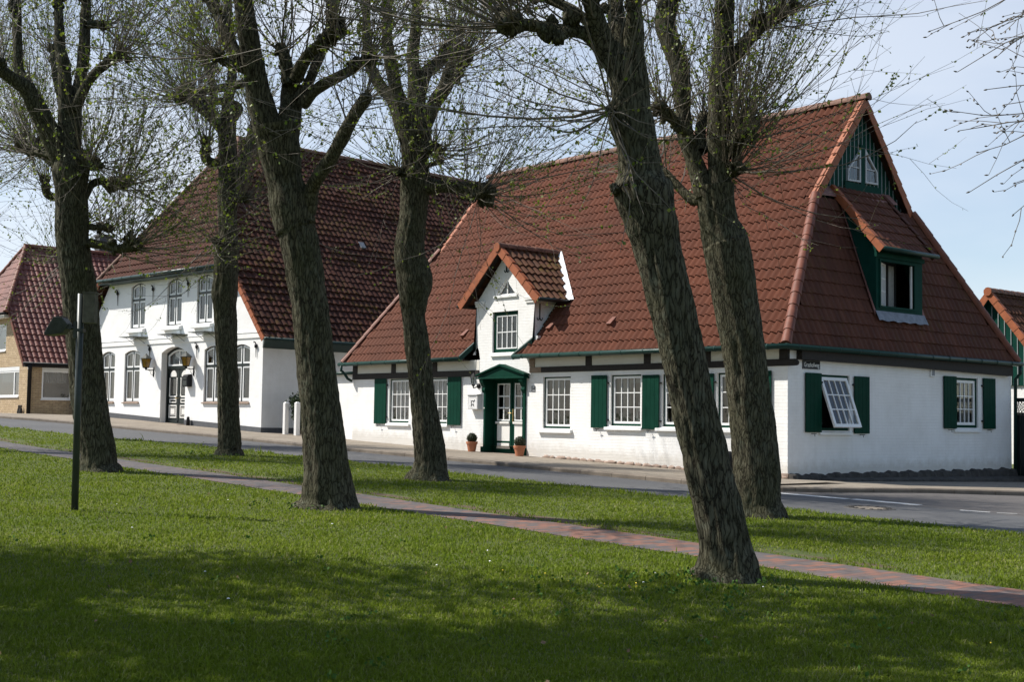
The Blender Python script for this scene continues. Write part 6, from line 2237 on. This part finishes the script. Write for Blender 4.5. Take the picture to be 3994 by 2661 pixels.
    6: dict(trunk=[(5.24, -7.44, 0.02, 0.421), (5.24, -7.44, 0.27, 0.376), (5.23, -7.47, 0.55, 0.334), (5.24, -7.5, 0.94, 0.346), (5.23, -7.57, 1.55, 0.327), (5.21, -7.65, 2.1, 0.313), (5.19, -7.72, 2.65, 0.310), (5.09, -7.99, 4.16, 0.343), (5.06, -8.04, 4.41, 0.329), (5.02, -8.12, 4.68, 0.275), (5, -8.16, 4.96, 0.270), (5, -8.2, 5.23, 0.288)],
        limbs=[
            ([(4.91, -8.29, 5.06, 0.170), (4.78, -8.42, 5.62, 0.127), (4.69, -8.49, 5.96, 0.124), (4.65, -8.5, 6.3, 0.116), (4.62, -8.51, 6.64, 0.133), (4.57, -8.54, 7.07, 0.139), (4.48, -8.61, 7.41, 0.145), (4.4, -8.66, 7.73, 0.162), (4.4, -8.61, 7.99, 0.168), (4.4, -8.57, 8.26, 0.140)], 0.17),
            ([(5.04, -8.13, 5.09, 0.206), (5.08, -8.19, 5.64, 0.164), (5.11, -8.23, 6.04, 0.164), (5.17, -8.27, 6.71, 0.169), (5.23, -8.29, 7.25, 0.153), (5.27, -8.32, 7.65, 0.136), (5.31, -8.35, 7.92, 0.131), (5.34, -8.38, 8.23, 0.114)], 0.15),
            ([(5.15, -8.16, 6.79, 0.115), (5.37, -8.13, 7.14, 0.104), (5.58, -8.09, 7.35, 0.098), (5.83, -8.02, 7.56, 0.102), (6.05, -7.95, 7.67, 0.123)], 0.18),
            ([(5.13, -8.09, 5.72, 0.143), (5.49, -8.14, 5.89, 0.141)], 0.17),
            ([(5.12, -8.07, 5.42, 0.124), (5.35, -8.1, 5.46, 0.120)], 0.13),
            ([(4.9, -8.36, 5.72, 0.082), (4.76, -8.25, 6.09, 0.072), (4.67, -8.06, 6.37, 0.070)], 0.07),
            ([(4.82, -8.47, 5.88, 0.071), (4.83, -8.86, 6.09, 0.065), (4.85, -9.25, 6.26, 0.096)], 0.12),
            ([(4.87, -8.32, 5.01, 0.082), (4.68, -8.32, 5.03, 0.077), (4.43, -8.41, 5.28, 0.067), (4.21, -8.46, 5.5, 0.073), (3.98, -8.51, 5.72, 0.057)], 0.06),
            ([(5.16, -8.08, 6.05, 0.082), (5.15, -7.87, 6.2, 0.100), (5.13, -7.67, 6.29, 0.112)], 0.15),
        ]),
}


def catmull(P, step):
    """P (n,4) -> resampled smooth polyline with spacing ~ step"""
    P = np.asarray(P, float)
    ext = np.vstack([2 * P[0] - P[1], P, 2 * P[-1] - P[-2]])
    out = []
    for i in range(1, len(ext) - 2):
        p0, p1, p2, p3 = ext[i - 1], ext[i], ext[i + 1], ext[i + 2]
        L = np.linalg.norm(p2[:3] - p1[:3])
        n = max(1, int(round(L / step)))
        for t in np.arange(n) / n:
            a = 0.5 * ((2 * p1) + (-p0 + p2) * t + (2 * p0 - 5 * p1 + 4 * p2 - p3) * t * t + (-p0 + 3 * p1 - 3 * p2 + p3) * t ** 3)
            a[3] = p1[3] + (p2[3] - p1[3]) * (t * t * (3 - 2 * t))
            out.append(a)
    out.append(P[-1])
    return np.array(out)


def sweep(P, ns, r, rough=0.012, flare=0.0, lumps=0.05, ridge=0.0):
    """irregular round limb along P (n,4); returns verts, quads"""
    n = len(P)
    T = np.gradient(P[:, :3], axis=0)
    T /= np.linalg.norm(T, axis=1)[:, None] + 1e-9
    A = np.zeros((n, 3))
    a = np.array([1.0, 0, 0]) if abs(T[0][0]) < 0.8 else np.array([0, 1.0, 0])
    for i in range(n):
        a = a - T[i] * (a @ T[i])
        a /= np.linalg.norm(a)
        A[i] = a
    B = np.cross(T, A)
    th = np.arange(ns) / ns * 2 * np.pi
    s = np.concatenate([[0], np.cumsum(np.linalg.norm(np.diff(P[:, :3], axis=0), axis=1))])
    R = np.repeat(P[:, 3][:, None], ns, 1)
    f = np.zeros((n, ns))
    for k in range(7):
        m = r.integers(1, 5)
        f += r.uniform(0.3, 1.0) * np.sin(m * th[None] + r.uniform(0, 6.28) + s[:, None] * r.uniform(1.0, 5.5))
    R = R * (1 + lumps * f / 3)
    if ridge:
        for k in range(5):
            m = r.integers(9, 19)
            R = R + ridge * 0.5 * np.sin(m * th[None] + r.uniform(0, 6.28) + 2.0 * np.sin(s[:, None] * r.uniform(1, 3) + k))
    if rough:
        nz = r.normal(0, 1, (n, ns))
        nz = (nz + np.roll(nz, 1, 0) + np.roll(nz, -1, 0)) / 2.0
        R = R + rough * nz
    if flare:
        lob = 0.55 + 0.45 * np.cos(4 * th[None] + 1.0 + r.uniform(0, 6)) * np.cos(2 * th[None] + r.uniform(0, 6))
        R = R * (1 + flare * np.exp(-np.maximum(0, s - 0.2)[:, None] / 0.20) * lob)
    V = P[:, None, :3] + R[:, :, None] * (np.cos(th)[None, :, None] * A[:, None] + np.sin(th)[None, :, None] * B[:, None])
    V = V.reshape(-1, 3)
    i = np.arange(n - 1)[:, None] * ns
    k = np.arange(ns)[None]
    k2 = (k + 1) % ns
    F = np.stack([i + k, i + k2, i + ns + k2, i + ns + k], -1).reshape(-1, 4)
    return V, F


def knob(c, rad, r, sq=(1, 1, 1)):
    """warty pollard head"""
    nu, nv = 14, 10
    t = (np.arange(nv + 1) / nv * 0.96 + 0.02) * np.pi
    a = np.arange(nu) / nu * 2 * np.pi
    R = np.ones((nv + 1, nu))
    for k in range(6):
        R += 0.10 * np.sin(r.integers(1, 5) * a[None] + r.uniform(0, 6.28) + r.uniform(1, 5) * t[:, None])
    R += r.normal(0, 0.07, R.shape)
    R *= rad
    X = c[0] + R * np.sin(t)[:, None] * np.cos(a)[None] * sq[0]
    Y = c[1] + R * np.sin(t)[:, None] * np.sin(a)[None] * sq[1]
    Z = c[2] + R * np.cos(t)[:, None] * np.ones(nu)[None] * sq[2]
    V = np.stack([X, Y, Z], -1).reshape(-1, 3)
    i = np.arange(nv)[:, None] * nu
    k = np.arange(nu)[None]
    F = np.stack([i + k, i + (k + 1) % nu, i + nu + (k + 1) % nu, i + nu + k], -1).reshape(-1, 4)
    return V, F


def tubes(P, Rad, ns=3):
    """many thin tubes at once: P (N,m,3), Rad (N,m)"""
    N, m, _ = P.shape
    T = np.gradient(P, axis=1)
    T /= np.linalg.norm(T, axis=2)[..., None] + 1e-9
    ref = np.where(np.abs(T[..., 2:3]) > 0.9, np.array([1.0, 0, 0]), np.array([0, 0, 1.0]))
    A = np.cross(T, ref); A /= np.linalg.norm(A, axis=2)[..., None] + 1e-9
    B = np.cross(T, A)
    th = np.arange(ns) / ns * 2 * np.pi
    V = P[:, :, None] + Rad[:, :, None, None] * (np.cos(th)[None, None, :, None] * A[:, :, None] + np.sin(th)[None, None, :, None] * B[:, :, None])
    V = V.reshape(-1, 3)
    base = (np.arange(N)[:, None, None] * m + np.arange(m - 1)[None, :, None]) * ns
    k = np.arange(ns)[None, None]
    F = np.stack([base + k, base + (k + 1) % ns, base + ns + (k + 1) % ns, base + ns + k], -1).reshape(-1, 4)
    return V, F


def unit(a):
    return a / (np.linalg.norm(a, axis=-1, keepdims=True) + 1e-9)


def shoots(start, d, L, m, r, up=0.25, wig=0.07, droop=0.0):
    """growing shoot polylines (N,m,3)"""
    N = len(start)
    P = np.zeros((N, m, 3))
    P[:, 0] = start
    d = unit(d)
    st = (L / (m - 1))[:, None]
    upv_ = np.array([0, 0, 1.0])
    for i in range(1, m):
        d = unit(d + upv_ * (up - droop * i / m) / m * 2 + r.normal(0, wig, (N, 3)))
        P[:, i] = P[:, i - 1] + d * st
    return P


def leaf_quads(c, r, size, hang=0.5):
    n = len(c)
    a = unit(r.normal(size=(n, 3)) + np.array([0, 0, -hang]))
    b = unit(np.cross(a, r.normal(size=(n, 3))))
    s = size * r.uniform(0.6, 1.25, n)[:, None]
    V = np.stack([c, c + a * s * 0.55 + b * s * 0.42, c + a * s, c + a * s * 0.5 - b * s * 0.42], 1).reshape(-1, 3)
    return V, np.arange(4 * n).reshape(n, 4)


def build_tree(name, label, trunk, limbs, seed, group, n_shoot=1.0, leaf_n=1.0, leaf_size=0.045, leaf_mat='young_leaf', sprout=4.0, ns_tr=64, len_scale=1.0):
    r = np.random.default_rng(seed)
    base = np.array([trunk[1][0], trunk[1][1], gz(trunk[1][0])])
    t = thing(name, label, 'tree', tuple(base), 0, group)
    VV, FF = [], []
    nv = 0

    def add(V, F):
        nonlocal nv
        VV.append(V - base); FF.append(F + nv); nv += len(V)

    P = catmull(trunk, 0.05)
    add(*sweep(P, ns_tr, r, 0.006, 0.34, 0.045, 0.008))
    heads = []
    starts, dirs, lens, rads = [], [], [], []
    for seg, hr in limbs:
        Q = catmull(seg, 0.06)
        # smooth wobble
        add(*sweep(Q, 14, r, 0.004, 0.0, 0.12, 0.004))
        d = unit(Q[-1, :3] - Q[max(0, len(Q) - 12), :3])
        if hr:
            c = Q[-1, :3]
            add(*knob(c, hr * 0.72, r, (1.15, 1.15, 0.9)))
            for j in range(6):
                k = max(0, len(Q) - 1 - int(r.uniform(0, 0.5) / 0.06))
                add(*knob(Q[k, :3] + r.normal(0, hr * 0.5, 3), hr * r.uniform(0.25, 0.55), r))
            heads.append((c, hr, d, Q))
        else:
            add(*knob(Q[-1, :3], Q[-1, 3] * 1.05, r))
        # short sprouts along the limb
        L = np.linalg.norm(np.diff(Q[:, :3], axis=0), axis=1).sum()
        ns = int(L * sprout * n_shoot)
        if ns:
            k = r.integers(len(Q) // 4, len(Q), ns)
            dd = unit(r.normal(size=(ns, 3)))
            starts.append(Q[k, :3] + dd * Q[k, 3:4] * 0.8); dirs.append(dd + np.array([0, 0, 0.35])); lens.append(r.uniform(0.4, 1.5, ns) * len_scale); rads.append(r.uniform(0.004, 0.008, ns))
        # warts
        for j in range(int(L * 1.2)):
            k = r.integers(0, len(Q))
            dd = unit(r.normal(size=3))
            add(*knob(Q[k, :3] + dd * Q[k, 3] * 0.85, Q[k, 3] * r.uniform(0.25, 0.5), r))
    for c, hr, d, Q in heads:
        ns = int((11 + hr * 295) * n_shoot)
        u = unit(r.normal(size=(ns, 3)))
        back = np.clip(r.exponential(0.16, ns), 0, 0.7)
        k = np.clip(len(Q) - 1 - (back / 0.06).astype(int), 0, len(Q) - 1)
        anch = Q[k, :3]
        up_ = np.where(r.random(ns) < (0.45 if hr > 0.12 else 0.15), 0.95, 0.12)[:, None] * np.array([0, 0, 1.0])
        dd = unit(u * 0.70 + d * 0.65 + up_)
        starts.append(anch + unit(u + dd) * hr * 0.7); dirs.append(dd)
        L = r.gamma(4.0, 0.42, ns) * (0.75 + 0.9 * min(hr, 0.35) / 0.25) * len_scale
        lens.append(np.clip(L, 0.3, 3.8)); rads.append(r.uniform(0.0042, 0.0125, ns) * (0.7 + 0.5 * r.random(ns)))
    S = np.concatenate(starts); Dv = np.concatenate(dirs); L = np.concatenate(lens); Rd = np.concatenate(rads)
    m = 8
    P1 = shoots(S, Dv, L, m, r, up=0.36, wig=0.10)
    R1 = np.maximum(Rd[:, None] * np.linspace(1, 0.3, m)[None], 0.0022)
    tv, tf = tubes(P1, R1, 4)
    TV, TF = [tv - base], [tf]
    n0 = len(tv)
    # side twigs
    per = np.clip((L * 1.7 + r.uniform(0, 1.2, len(L))).astype(int), 0, 5)
    idx = np.repeat(np.arange(len(L)), per)
    q = np.clip(r.beta(1.6, 1.2, len(idx)) * (m - 1), 1.0, m - 1.05)
    qi = q.astype(int); qf = (q - qi)[:, None]
    st = P1[idx, qi] * (1 - qf) + P1[idx, qi + 1] * qf
    tang = unit(P1[idx, qi + 1] - P1[idx, qi])
    sd = unit(tang * 0.9 + r.normal(0, 0.55, tang.shape))
    L2 = np.clip(r.gamma(3.0, 0.16, len(idx)) * np.sqrt(L[idx]) + 0.10, 0.12, 1.3)
    m2 = 5
    P2 = shoots(st, sd, L2, m2, r, up=0.20, wig=0.12)
    R2 = (0.0038 * np.linspace(1, 0.5, m2))[None] * np.ones((len(idx), 1))
    tv, tf = tubes(P2, R2, 3)
    TV.append(tv - base); TF.append(tf + n0)
    np_mesh('trunk', np.concatenate(VV), np.concatenate(FF), 'bark', t, smooth=True)
    np_mesh('twigs', np.concatenate(TV), np.concatenate(TF), 'twig_bark', t, smooth=True)
    # leaves and swelling buds on the twig ends
    if leaf_n > 0:
        nl = int(len(idx) * 10.0 * leaf_n)
        pick = r.integers(0, len(idx), nl)
        # clumped: some twigs flush earlier
        flush = r.random(len(idx)) < 0.42
        pick = pick[flush[pick] | (r.random(nl) < 0.18)]
        w = r.uniform(0.8, m2 - 1.02, len(pick))
        wi = w.astype(int); wf = (w - wi)[:, None]
        c = P2[pick, wi] * (1 - wf) + P2[pick, np.minimum(wi + 1, m2 - 1)] * wf
        n1 = int(len(L) * 9 * leaf_n)
        p1 = r.integers(0, len(L), n1)
        p1 = p1[(r.random(len(L)) < 0.5)[p1]]
        w = (m - 1.02) * r.beta(2.6, 1.2, len(p1))
        wi = w.astype(int); wf = (w - wi)[:, None]
        c = np.concatenate([c, P1[p1, wi] * (1 - wf) + P1[p1, wi + 1] * wf])
        V, F = leaf_quads(c, r, leaf_size, 0.6)
        np_mesh('leaves', V - base, F, leaf_mat, t)
    return t


GRP = 'pollarded lindens on the green'
LAB = {1: ('pollarded linden behind the floodlight post, thick trunk with fresh leaves', 1.1, 1.1, 0.055, 'young_leaf'),
       2: ('slender mossy linden trunk in front of the white farmhouse front', 1.1, 0.9, 0.05, 'young_leaf'),
       3: ('big linden with flared foot on the lawn, forking before the farmhouse roof', 1.0, 0.8, 0.05, 'young_leaf'),
       4: ('knobbly linden by the road whose long limb points at the cottage dormer', 1.15, 1.0, 0.05, 'young_leaf'),
       5: ('nearest linden leaning left, with swollen trunk and long horizontal limb', 1.3, 0.6, 0.04, 'young_leaf'),
       6: ('forked linden before the right cottage corner with bursts of budding twigs', 1.35, 0.8, 0.045, 'young_leaf')}
for k, d_ in TREES.items():
    lb, a, b, c, mt = LAB[k]
    build_tree('linden_tree', lb, d_['trunk'], d_['limbs'], 100 + k, GRP, a, b, c, mt)


def copy_tree(src, loc, rot, label, group=None):
    o = src.copy(); COL.objects.link(o)
    o.location = loc; o.rotation_euler = (0, 0, rot); o['label'] = label
    if group:
        o['group'] = group
    for ch in list(src.children):
        c = ch.copy(); COL.objects.link(c); c.parent = o
    return o


trees_ = [o for o in bpy.data.objects if o.name.startswith('linden_tree') and o.type == 'EMPTY']
t7 = copy_tree(trees_[1], (-18.6, -7.9, gz(-18.6)), 0.0, 'farther linden mostly hidden behind the trunk at the floodlight post, twigs at left edge')
t7.rotation_euler = (Matrix.Rotation(R_(-6.5), 4, Vector((-0.765, 0.643, 0)))).to_euler()
copy_tree(trees_[3], (-14.6, -14.2, gz(-14.6)), 2.9, 'linden outside the left edge whose leafy twigs hang into the picture')

# budding twigs reaching in from a tree beyond the right edge
r_ = np.random.default_rng(5)
bx, by = 17.8, -12.7
b0 = gz(bx)


def at_px(u, v, dep):
    """point in direction (u, v) of a 2353 x 1568 wide view at a given depth"""
    x = (u - 1176.5) / 2946.2; y = (v - 784.0) / 2946.2
    return np.array(cam.location) + dep * (np.array(fwd) + x * np.array(rgt) - y * np.array(upv))


H1, H2, H3 = at_px(2640, -60, 10.4), at_px(2700, 250, 10.0), at_px(2620, -420, 10.8)
tr_ = [(bx, by, b0 - 0.2, 0.36), (bx, by, b0, 0.33), (bx + 0.05, by, b0 + 1.0, 0.27), (bx, by, b0 + 2.0, 0.26), (bx - 0.05, by, b0 + 3.0, 0.25)]
lm_ = []
for H, r0 in ((H1, 0.13), (H2, 0.11), (H3, 0.12)):
    c0 = np.array([bx, by, b0 + 2.5]); md = (c0 + H) / 2 + np.array([0, 0, 0.15])
    lm_.append(([tuple(c0) + (0.2,), tuple(md) + (r0,), tuple(H) + (r0 * 0.75,)], 0.14))
lm_.append(([(bx, by, b0 + 2.7, 0.2), (bx + 0.6, by - 0.2, b0 + 4.4, 0.14), (bx + 1.3, by - 0.4, b0 + 5.8, 0.09)], 0.16))
rt = build_tree('linden_tree', 'linden beyond the right edge, only its thin budding twigs show against the sky', tr_, lm_, 77, GRP, 0.22, 0.0, sprout=2.0, len_scale=0.7)
# long thin drooping shoots, ending well inside the frame
ends = [(2205, 300, 9.3), (2190, 255, 9.6), (2230, 440, 9.0), (2240, 90, 9.4), (2200, 165, 9.8), (2330, 492, 8.8), (2270, 205, 9.1), (2140, 70, 9.9), (2300, 60, 9.2), (2250, 350, 9.5), (2310, 240, 9.0), (2290, 130, 9.9), (2335, 420, 9.2)]
PP = []
for u, v, dp in ends:
    e = at_px(u, v, dp)
    s_ = (H1 if v < 200 else H2) + r_.normal(0, 0.10, 3)
    mid = (e + s_) / 2 + np.array([0, 0, 0.10])
    m = 9
    tt = np.linspace(0, 1, m)[:, None]
    c_ = s_ * (1 - tt) ** 2 + 2 * mid * tt * (1 - tt) + e * tt ** 2
    c_[1:-1] += r_.normal(0, 0.018, (m - 2, 3))
    PP.append(c_)
PP = np.array(PP)
tv, tf = tubes(PP, np.linspace(0.0075, 0.0026, 9)[None] * np.ones((len(PP), 1)), 4)
TVs, TFs = [tv], [tf]
nn_ = len(tv)
sidx = np.repeat(np.arange(len(PP)), 7)
qq = r_.uniform(2, 7.8, len(sidx)); qi = qq.astype(int); qf = (qq - qi)[:, None]
st_ = PP[sidx, qi] * (1 - qf) + PP[sidx, qi + 1] * qf
tg = unit(PP[sidx, qi + 1] - PP[sidx, qi])
P2 = shoots(st_, tg + r_.normal(0, 0.5, tg.shape), r_.uniform(0.12, 0.6, len(sidx)), 5, r_, up=-0.05, wig=0.14)
tv, tf = tubes(P2, np.linspace(0.0034, 0.002, 5)[None] * np.ones((len(sidx), 1)), 3)
TVs.append(tv); TFs.append(tf + nn_); nn_ += len(tv)
# buds: small spindles at twig ends and nodes
bc = np.concatenate([P2[:, -1], P2[:, 2], P2[:, 3], PP[:, -1], PP[:, 7], PP[:, 6], PP[:, 5]])
bd_ = unit(np.concatenate([tg, tg, tg, unit(PP[:, -1] - PP[:, -2]), unit(PP[:, -1] - PP[:, -2]), unit(PP[:, -1] - PP[:, -2]), unit(PP[:, -1] - PP[:, -2])]) + r_.normal(0, 0.4, (len(bc), 3)))
BP = bc[:, None] + bd_[:, None] * (np.array([0, 0.012, 0.024, 0.034])[None, :, None])
tv, tf = tubes(BP, np.array([0.002, 0.0065, 0.005, 0.0008])[None] * np.ones((len(bc), 1)), 5)
TVs.append(tv); TFs.append(tf + nn_)
np_mesh('twigs', np.concatenate(TVs) - np.array(rt.location), np.concatenate(TFs), 'twig_bark', rt, smooth=True)


# leafy trees outside the frame on the left, whose crowns shade the lawn
def leafy_tree(x, y, label, c, rad, n, seed):
    r = np.random.default_rng(seed)
    z0 = gz(x)
    t = thing('leafy_tree', label, 'tree', (x, y, z0), 0, 'leafy trees beyond the left edge')
    tr = np.array([(0, 0, -0.2, 0.42), (0, 0, 0.3, 0.34), (0.1, 0.05, 2.5, 0.28), (0, 0.1, 5.0, 0.24), (0.1, 0, c[2] - z0 - 1.0, 0.16), (0, 0, c[2] - z0 + 1.5, 0.06)])
    VV, FF = [], []
    V, F = sweep(catmull(tr, 0.2), 18, r, 0.006, 0.3, 0.06, 0.008)
    VV.append(V); FF.append(F); nv = len(V)
    blobs = []
    for k in range(26):
        u = unit(r.normal(size=3)) * r.uniform(0.35, 0.95) ** 0.5
        e = np.array([u[0] * rad[0], u[1] * rad[1], u[2] * rad[2]]) + np.array([c[0] - x, c[1] - y, c[2] - z0])
        s0 = np.array([0.05, 0.05, r.uniform(4.0, c[2] - z0)])
        mid = (s0 + e) / 2 + np.array([0, 0, 0.3])
        L = catmull(np.array([list(s0) + [0.09], list(mid) + [0.05], list(e) + [0.015]]), 0.25)
        V, F = sweep(L, 7, r, 0.0, 0, 0.05)
        VV.append(V); FF.append(F + nv); nv += len(V)
        blobs.append((e, r.uniform(0.9, 1.7)))
    np_mesh('trunk', np.concatenate(VV), np.concatenate(FF), 'bark', t, smooth=True)
    cs_ = []
    for e, br in blobs:
        k = n // len(blobs)
        d = unit(r.normal(size=(k, 3))) * (r.uniform(0, 1, k) ** 0.45)[:, None]
        cs_.append(e + d * br * np.array([1, 1, 0.7]))
    cc_ = np.concatenate(cs_)
    V, F = leaf_quads(cc_, r, 0.17, 0.3)
    np_mesh('foliage', V, F, 'crown_leaf', t)
    return t


leafy_tree(0.6, -25.6, 'leafy tree beyond the left edge, farthest back of the three that shade the lawn', (1.0, -25.2, 9.2), (3.5, 3.5, 2.4), 6500, 1)
leafy_tree(3.4, -23.6, 'leafy tree beyond the left edge, middle one of the three that shade the lawn', (3.9, -22.9, 9.4), (3.6, 3.6, 2.4), 7000, 2)
leafy_tree(6.4, -21.6, 'leafy tree beyond the left edge, nearest of the three shading the lawn', (6.7, -20.6, 9.4), (3.6, 3.8, 2.4), 7500, 3)

# ------------------------------------------------------------------ grass
def grass(N, seed):
    r = np.random.default_rng(seed)
    camp = np.array([17.54, -22.64]); fw2 = np.array([-0.7646, 0.6445]); rg2 = np.array([0.6445, 0.7646])
    pts_ = []
    # uniform in (depth, lateral) with density falling with the square of distance
    u = r.random(N)
    d0, d1 = 6.6, 46.0
    dep = d0 * (d1 / d0) ** (u ** 1.25)
    lat = (r.random(N) * 2 - 1) * 0.47 * dep
    X = camp[0] + fw2[0] * dep + rg2[0] * lat
    Y = camp[1] + fw2[1] * dep + rg2[1] * lat
    nearY = np.interp(X, [-80, -60, -30, -20, -16, -8, 0, 8, 30], [-13, -11.5, -8.8, -7.6, -6.45, -6.1, -6.05, -5.85, -5.8])
    jit = 0.05 * np.sin(X * 3.1) + 0.04 * np.sin(X * 7.7 + 1)
    ok = (Y < nearY - 0.03 + jit) & ~((Y > -12.05 + 0.025 * np.sin(X * 5) + 0.03 * np.sin(X * 11.3 + 1) + r.normal(0, 0.025, N)) & (Y < -11.02 + 0.03 * np.sin(X * 4) + 0.03 * np.sin(X * 9.1) + r.normal(0, 0.025, N)))
    # thin, bare patches along the far side of the path and round the trunks
    bare = np.exp(-((Y + 10.70) / 0.36) ** 2) * np.clip(0.6 + 0.6 * np.sin(X * 0.9 + 0.6) * np.sin(X * 2.3 + 1.0) + 0.25 * np.sin(X * 6.1), 0, 1)
    ok &= r.random(N) > bare * 1.05
    for tx, ty, tr in ((-5.94, -12.92, 0.45), (-10.53, -7.89, 0.42), (1.88, -12.83, 0.55), (-2.3, -7.93, 0.5), (9.44, -13.11, 0.42), (5.32, -7.58, 0.48), (0.94, -16.12, 0.06)):
        ok &= (X - tx) ** 2 + (Y - ty) ** 2 > (tr * (0.70 + 0.25 * r.random(N))) ** 2
    X, Y, dep = X[ok], Y[ok], dep[ok]
    n = len(X)
    Z = gzn(X)
    # tussocks: taller where a slow noise is high
    tus = np.sin(X * 2.1 + 1.3 * np.sin(Y * 1.7)) * np.sin(Y * 2.6 + 1.1 * np.sin(X * 1.3)) + 0.6 * np.sin(X * 5.3 + Y * 4.1) * np.sin(Y * 6.1 - X * 2.0)
    h = (0.032 + 0.014 * np.clip(tus, -0.6, 1.5)) * r.uniform(0.55, 1.5, n)
    edge = np.clip(1 - np.abs(Y - np.interp(X, [-80, 30], [-11, -11]) + 0) / 0.0001, 0, 1)
    far = np.interp(X, [-80, -60, -30, -20, -16, -8, 0, 8, 30], [-13, -11.5, -8.8, -7.6, -6.45, -6.1, -6.05, -5.85, -5.8])
    h *= 1 + 1.3 * np.exp(-((Y - far + 0.15) / 0.25) ** 2) * (0.4 + 0.6 * r.random(n))
    long_ = r.random(n) < 0.012
    h[long_] *= 2.0
    w = 0.0034 * (dep / 8.0) ** 0.75 * r.uniform(0.7, 1.4, n)
    az = r.uniform(0, 2 * np.pi, n)
    lean = r.uniform(0.3, 1.5, n)
    dirx, diry = np.cos(az), np.sin(az)
    laz = r.uniform(0, 2 * np.pi, n)
    tx, ty = np.cos(laz) * lean * h, np.sin(laz) * lean * h
    V = np.zeros((n, 5, 3), np.float32)
    V[:, 0] = np.stack([X - dirx * w, Y - diry * w, Z - 0.005], 1)
    V[:, 1] = np.stack([X + dirx * w, Y + diry * w, Z - 0.005], 1)
    V[:, 2] = np.stack([X + dirx * w * 0.75 + tx * 0.35, Y + diry * w * 0.75 + ty * 0.35, Z + h * 0.6], 1)
    V[:, 3] = np.stack([X - dirx * w * 0.75 + tx * 0.35, Y - diry * w * 0.75 + ty * 0.35, Z + h * 0.6], 1)
    V[:, 4] = np.stack([X + tx, Y + ty, Z + h * np.clip(1.0 - 0.25 * lean ** 2, 0.55, 1)], 1)
    b = np.arange(n, dtype=np.int32)[:, None] * 5
    q = (b + np.array([[0, 1, 2]])); q2 = (b + np.array([[0, 2, 3]])); q3 = (b + np.array([[3, 2, 4]]))
    F = np.stack([q, q2, q3], 1).reshape(-1, 3)
    o = np_mesh('grass', V.reshape(-1, 3), F, 'grass_blade')
    o['kind'] = 'stuff'
    return o


grass(620000, 3)

# scattered dandelions, celandines, daisies and small litter in the turf
def specks(name, pts, mat, size, hgt, kind='stuff'):
    mb = MB()
    for i, (x, y) in enumerate(pts):
        z = gz(x) + hgt * random.uniform(0.7, 1.2)
        s = size * random.uniform(0.7, 1.2)
        c = (x, y, z)
        a0 = random.uniform(0, 1)
        ring_ = [(x + s * math.cos(a0 + k * 1.0472), y + s * math.sin(a0 + k * 1.0472), z + 0.004 * (k % 2)) for k in range(6)]
        i0 = mb.pts(ring_ + [(x, y, z + 0.010)])
        for k in range(6):
            mb.face((i0 + k, i0 + (k + 1) % 6, i0 + 6))
    o = mb.build(name, mat, None, recalc=False)
    o['kind'] = kind
    return o


yl = [(9.3 + random.gauss(0, 0.35), -14.6 + random.gauss(0, 0.25)) for i in range(13)] + [(random.uniform(-12, 6), random.uniform(-8.5, -6.5)) for i in range(10)] + [(random.uniform(8, 13), random.uniform(-17, -13)) for i in range(3)]
specks('yellow_flowers', yl, 'dandelion', 0.010, 0.050)
wl = [(random.uniform(0, 11), random.uniform(-19, -13)) for i in range(16)]
specks('white_flowers', wl, 'daisy', 0.013, 0.05)

# low broad-leaved weeds at the trunk feet and through the turf, and a few dead leaves
rw = np.random.default_rng(21)
wc = []
for cx0, cy0, sd, k in ((9.15, -13.75, 0.35, 26), (9.9, -13.3, 0.3, 14), (-10.2, -8.5, 0.4, 12), (-11.3, -8.1, 0.35, 10), (1.6, -13.5, 0.4, 10), (9.5, -14.7, 0.5, 22), (11.0, -15.0, 0.9, 16), (6.0, -16.5, 1.5, 14), (10.5, -17.5, 1.2, 16)):
    for _ in range(k):
        p = np.array([rw.normal(cx0, sd), rw.normal(cy0, sd)])
        if -12.1 < p[1] < -10.9:
            continue
        for q in range(7):
            a = rw.uniform(0, 6.28); rr = rw.uniform(0.01, 0.055)
            wc.append([p[0] + rr * math.cos(a), p[1] + rr * math.sin(a), gz(p[0]) + rw.uniform(0.025, 0.07)])
V, F = leaf_quads(np.array(wc), rw, 0.035, -0.2)
o = np_mesh('weeds', V, F, 'weed_leaf')
o['kind'] = 'stuff'
dl = np.array([[rw.uniform(-2, 13), rw.uniform(-20, -12.4), 0] for _ in range(70)])
dl[:, 2] = gzn(dl[:, 0]) + 0.035
V, F = leaf_quads(dl, rw, 0.04, 0.0)
o = np_mesh('dead_leaves', V, F, 'dead_leaf')
o['kind'] = 'stuff'
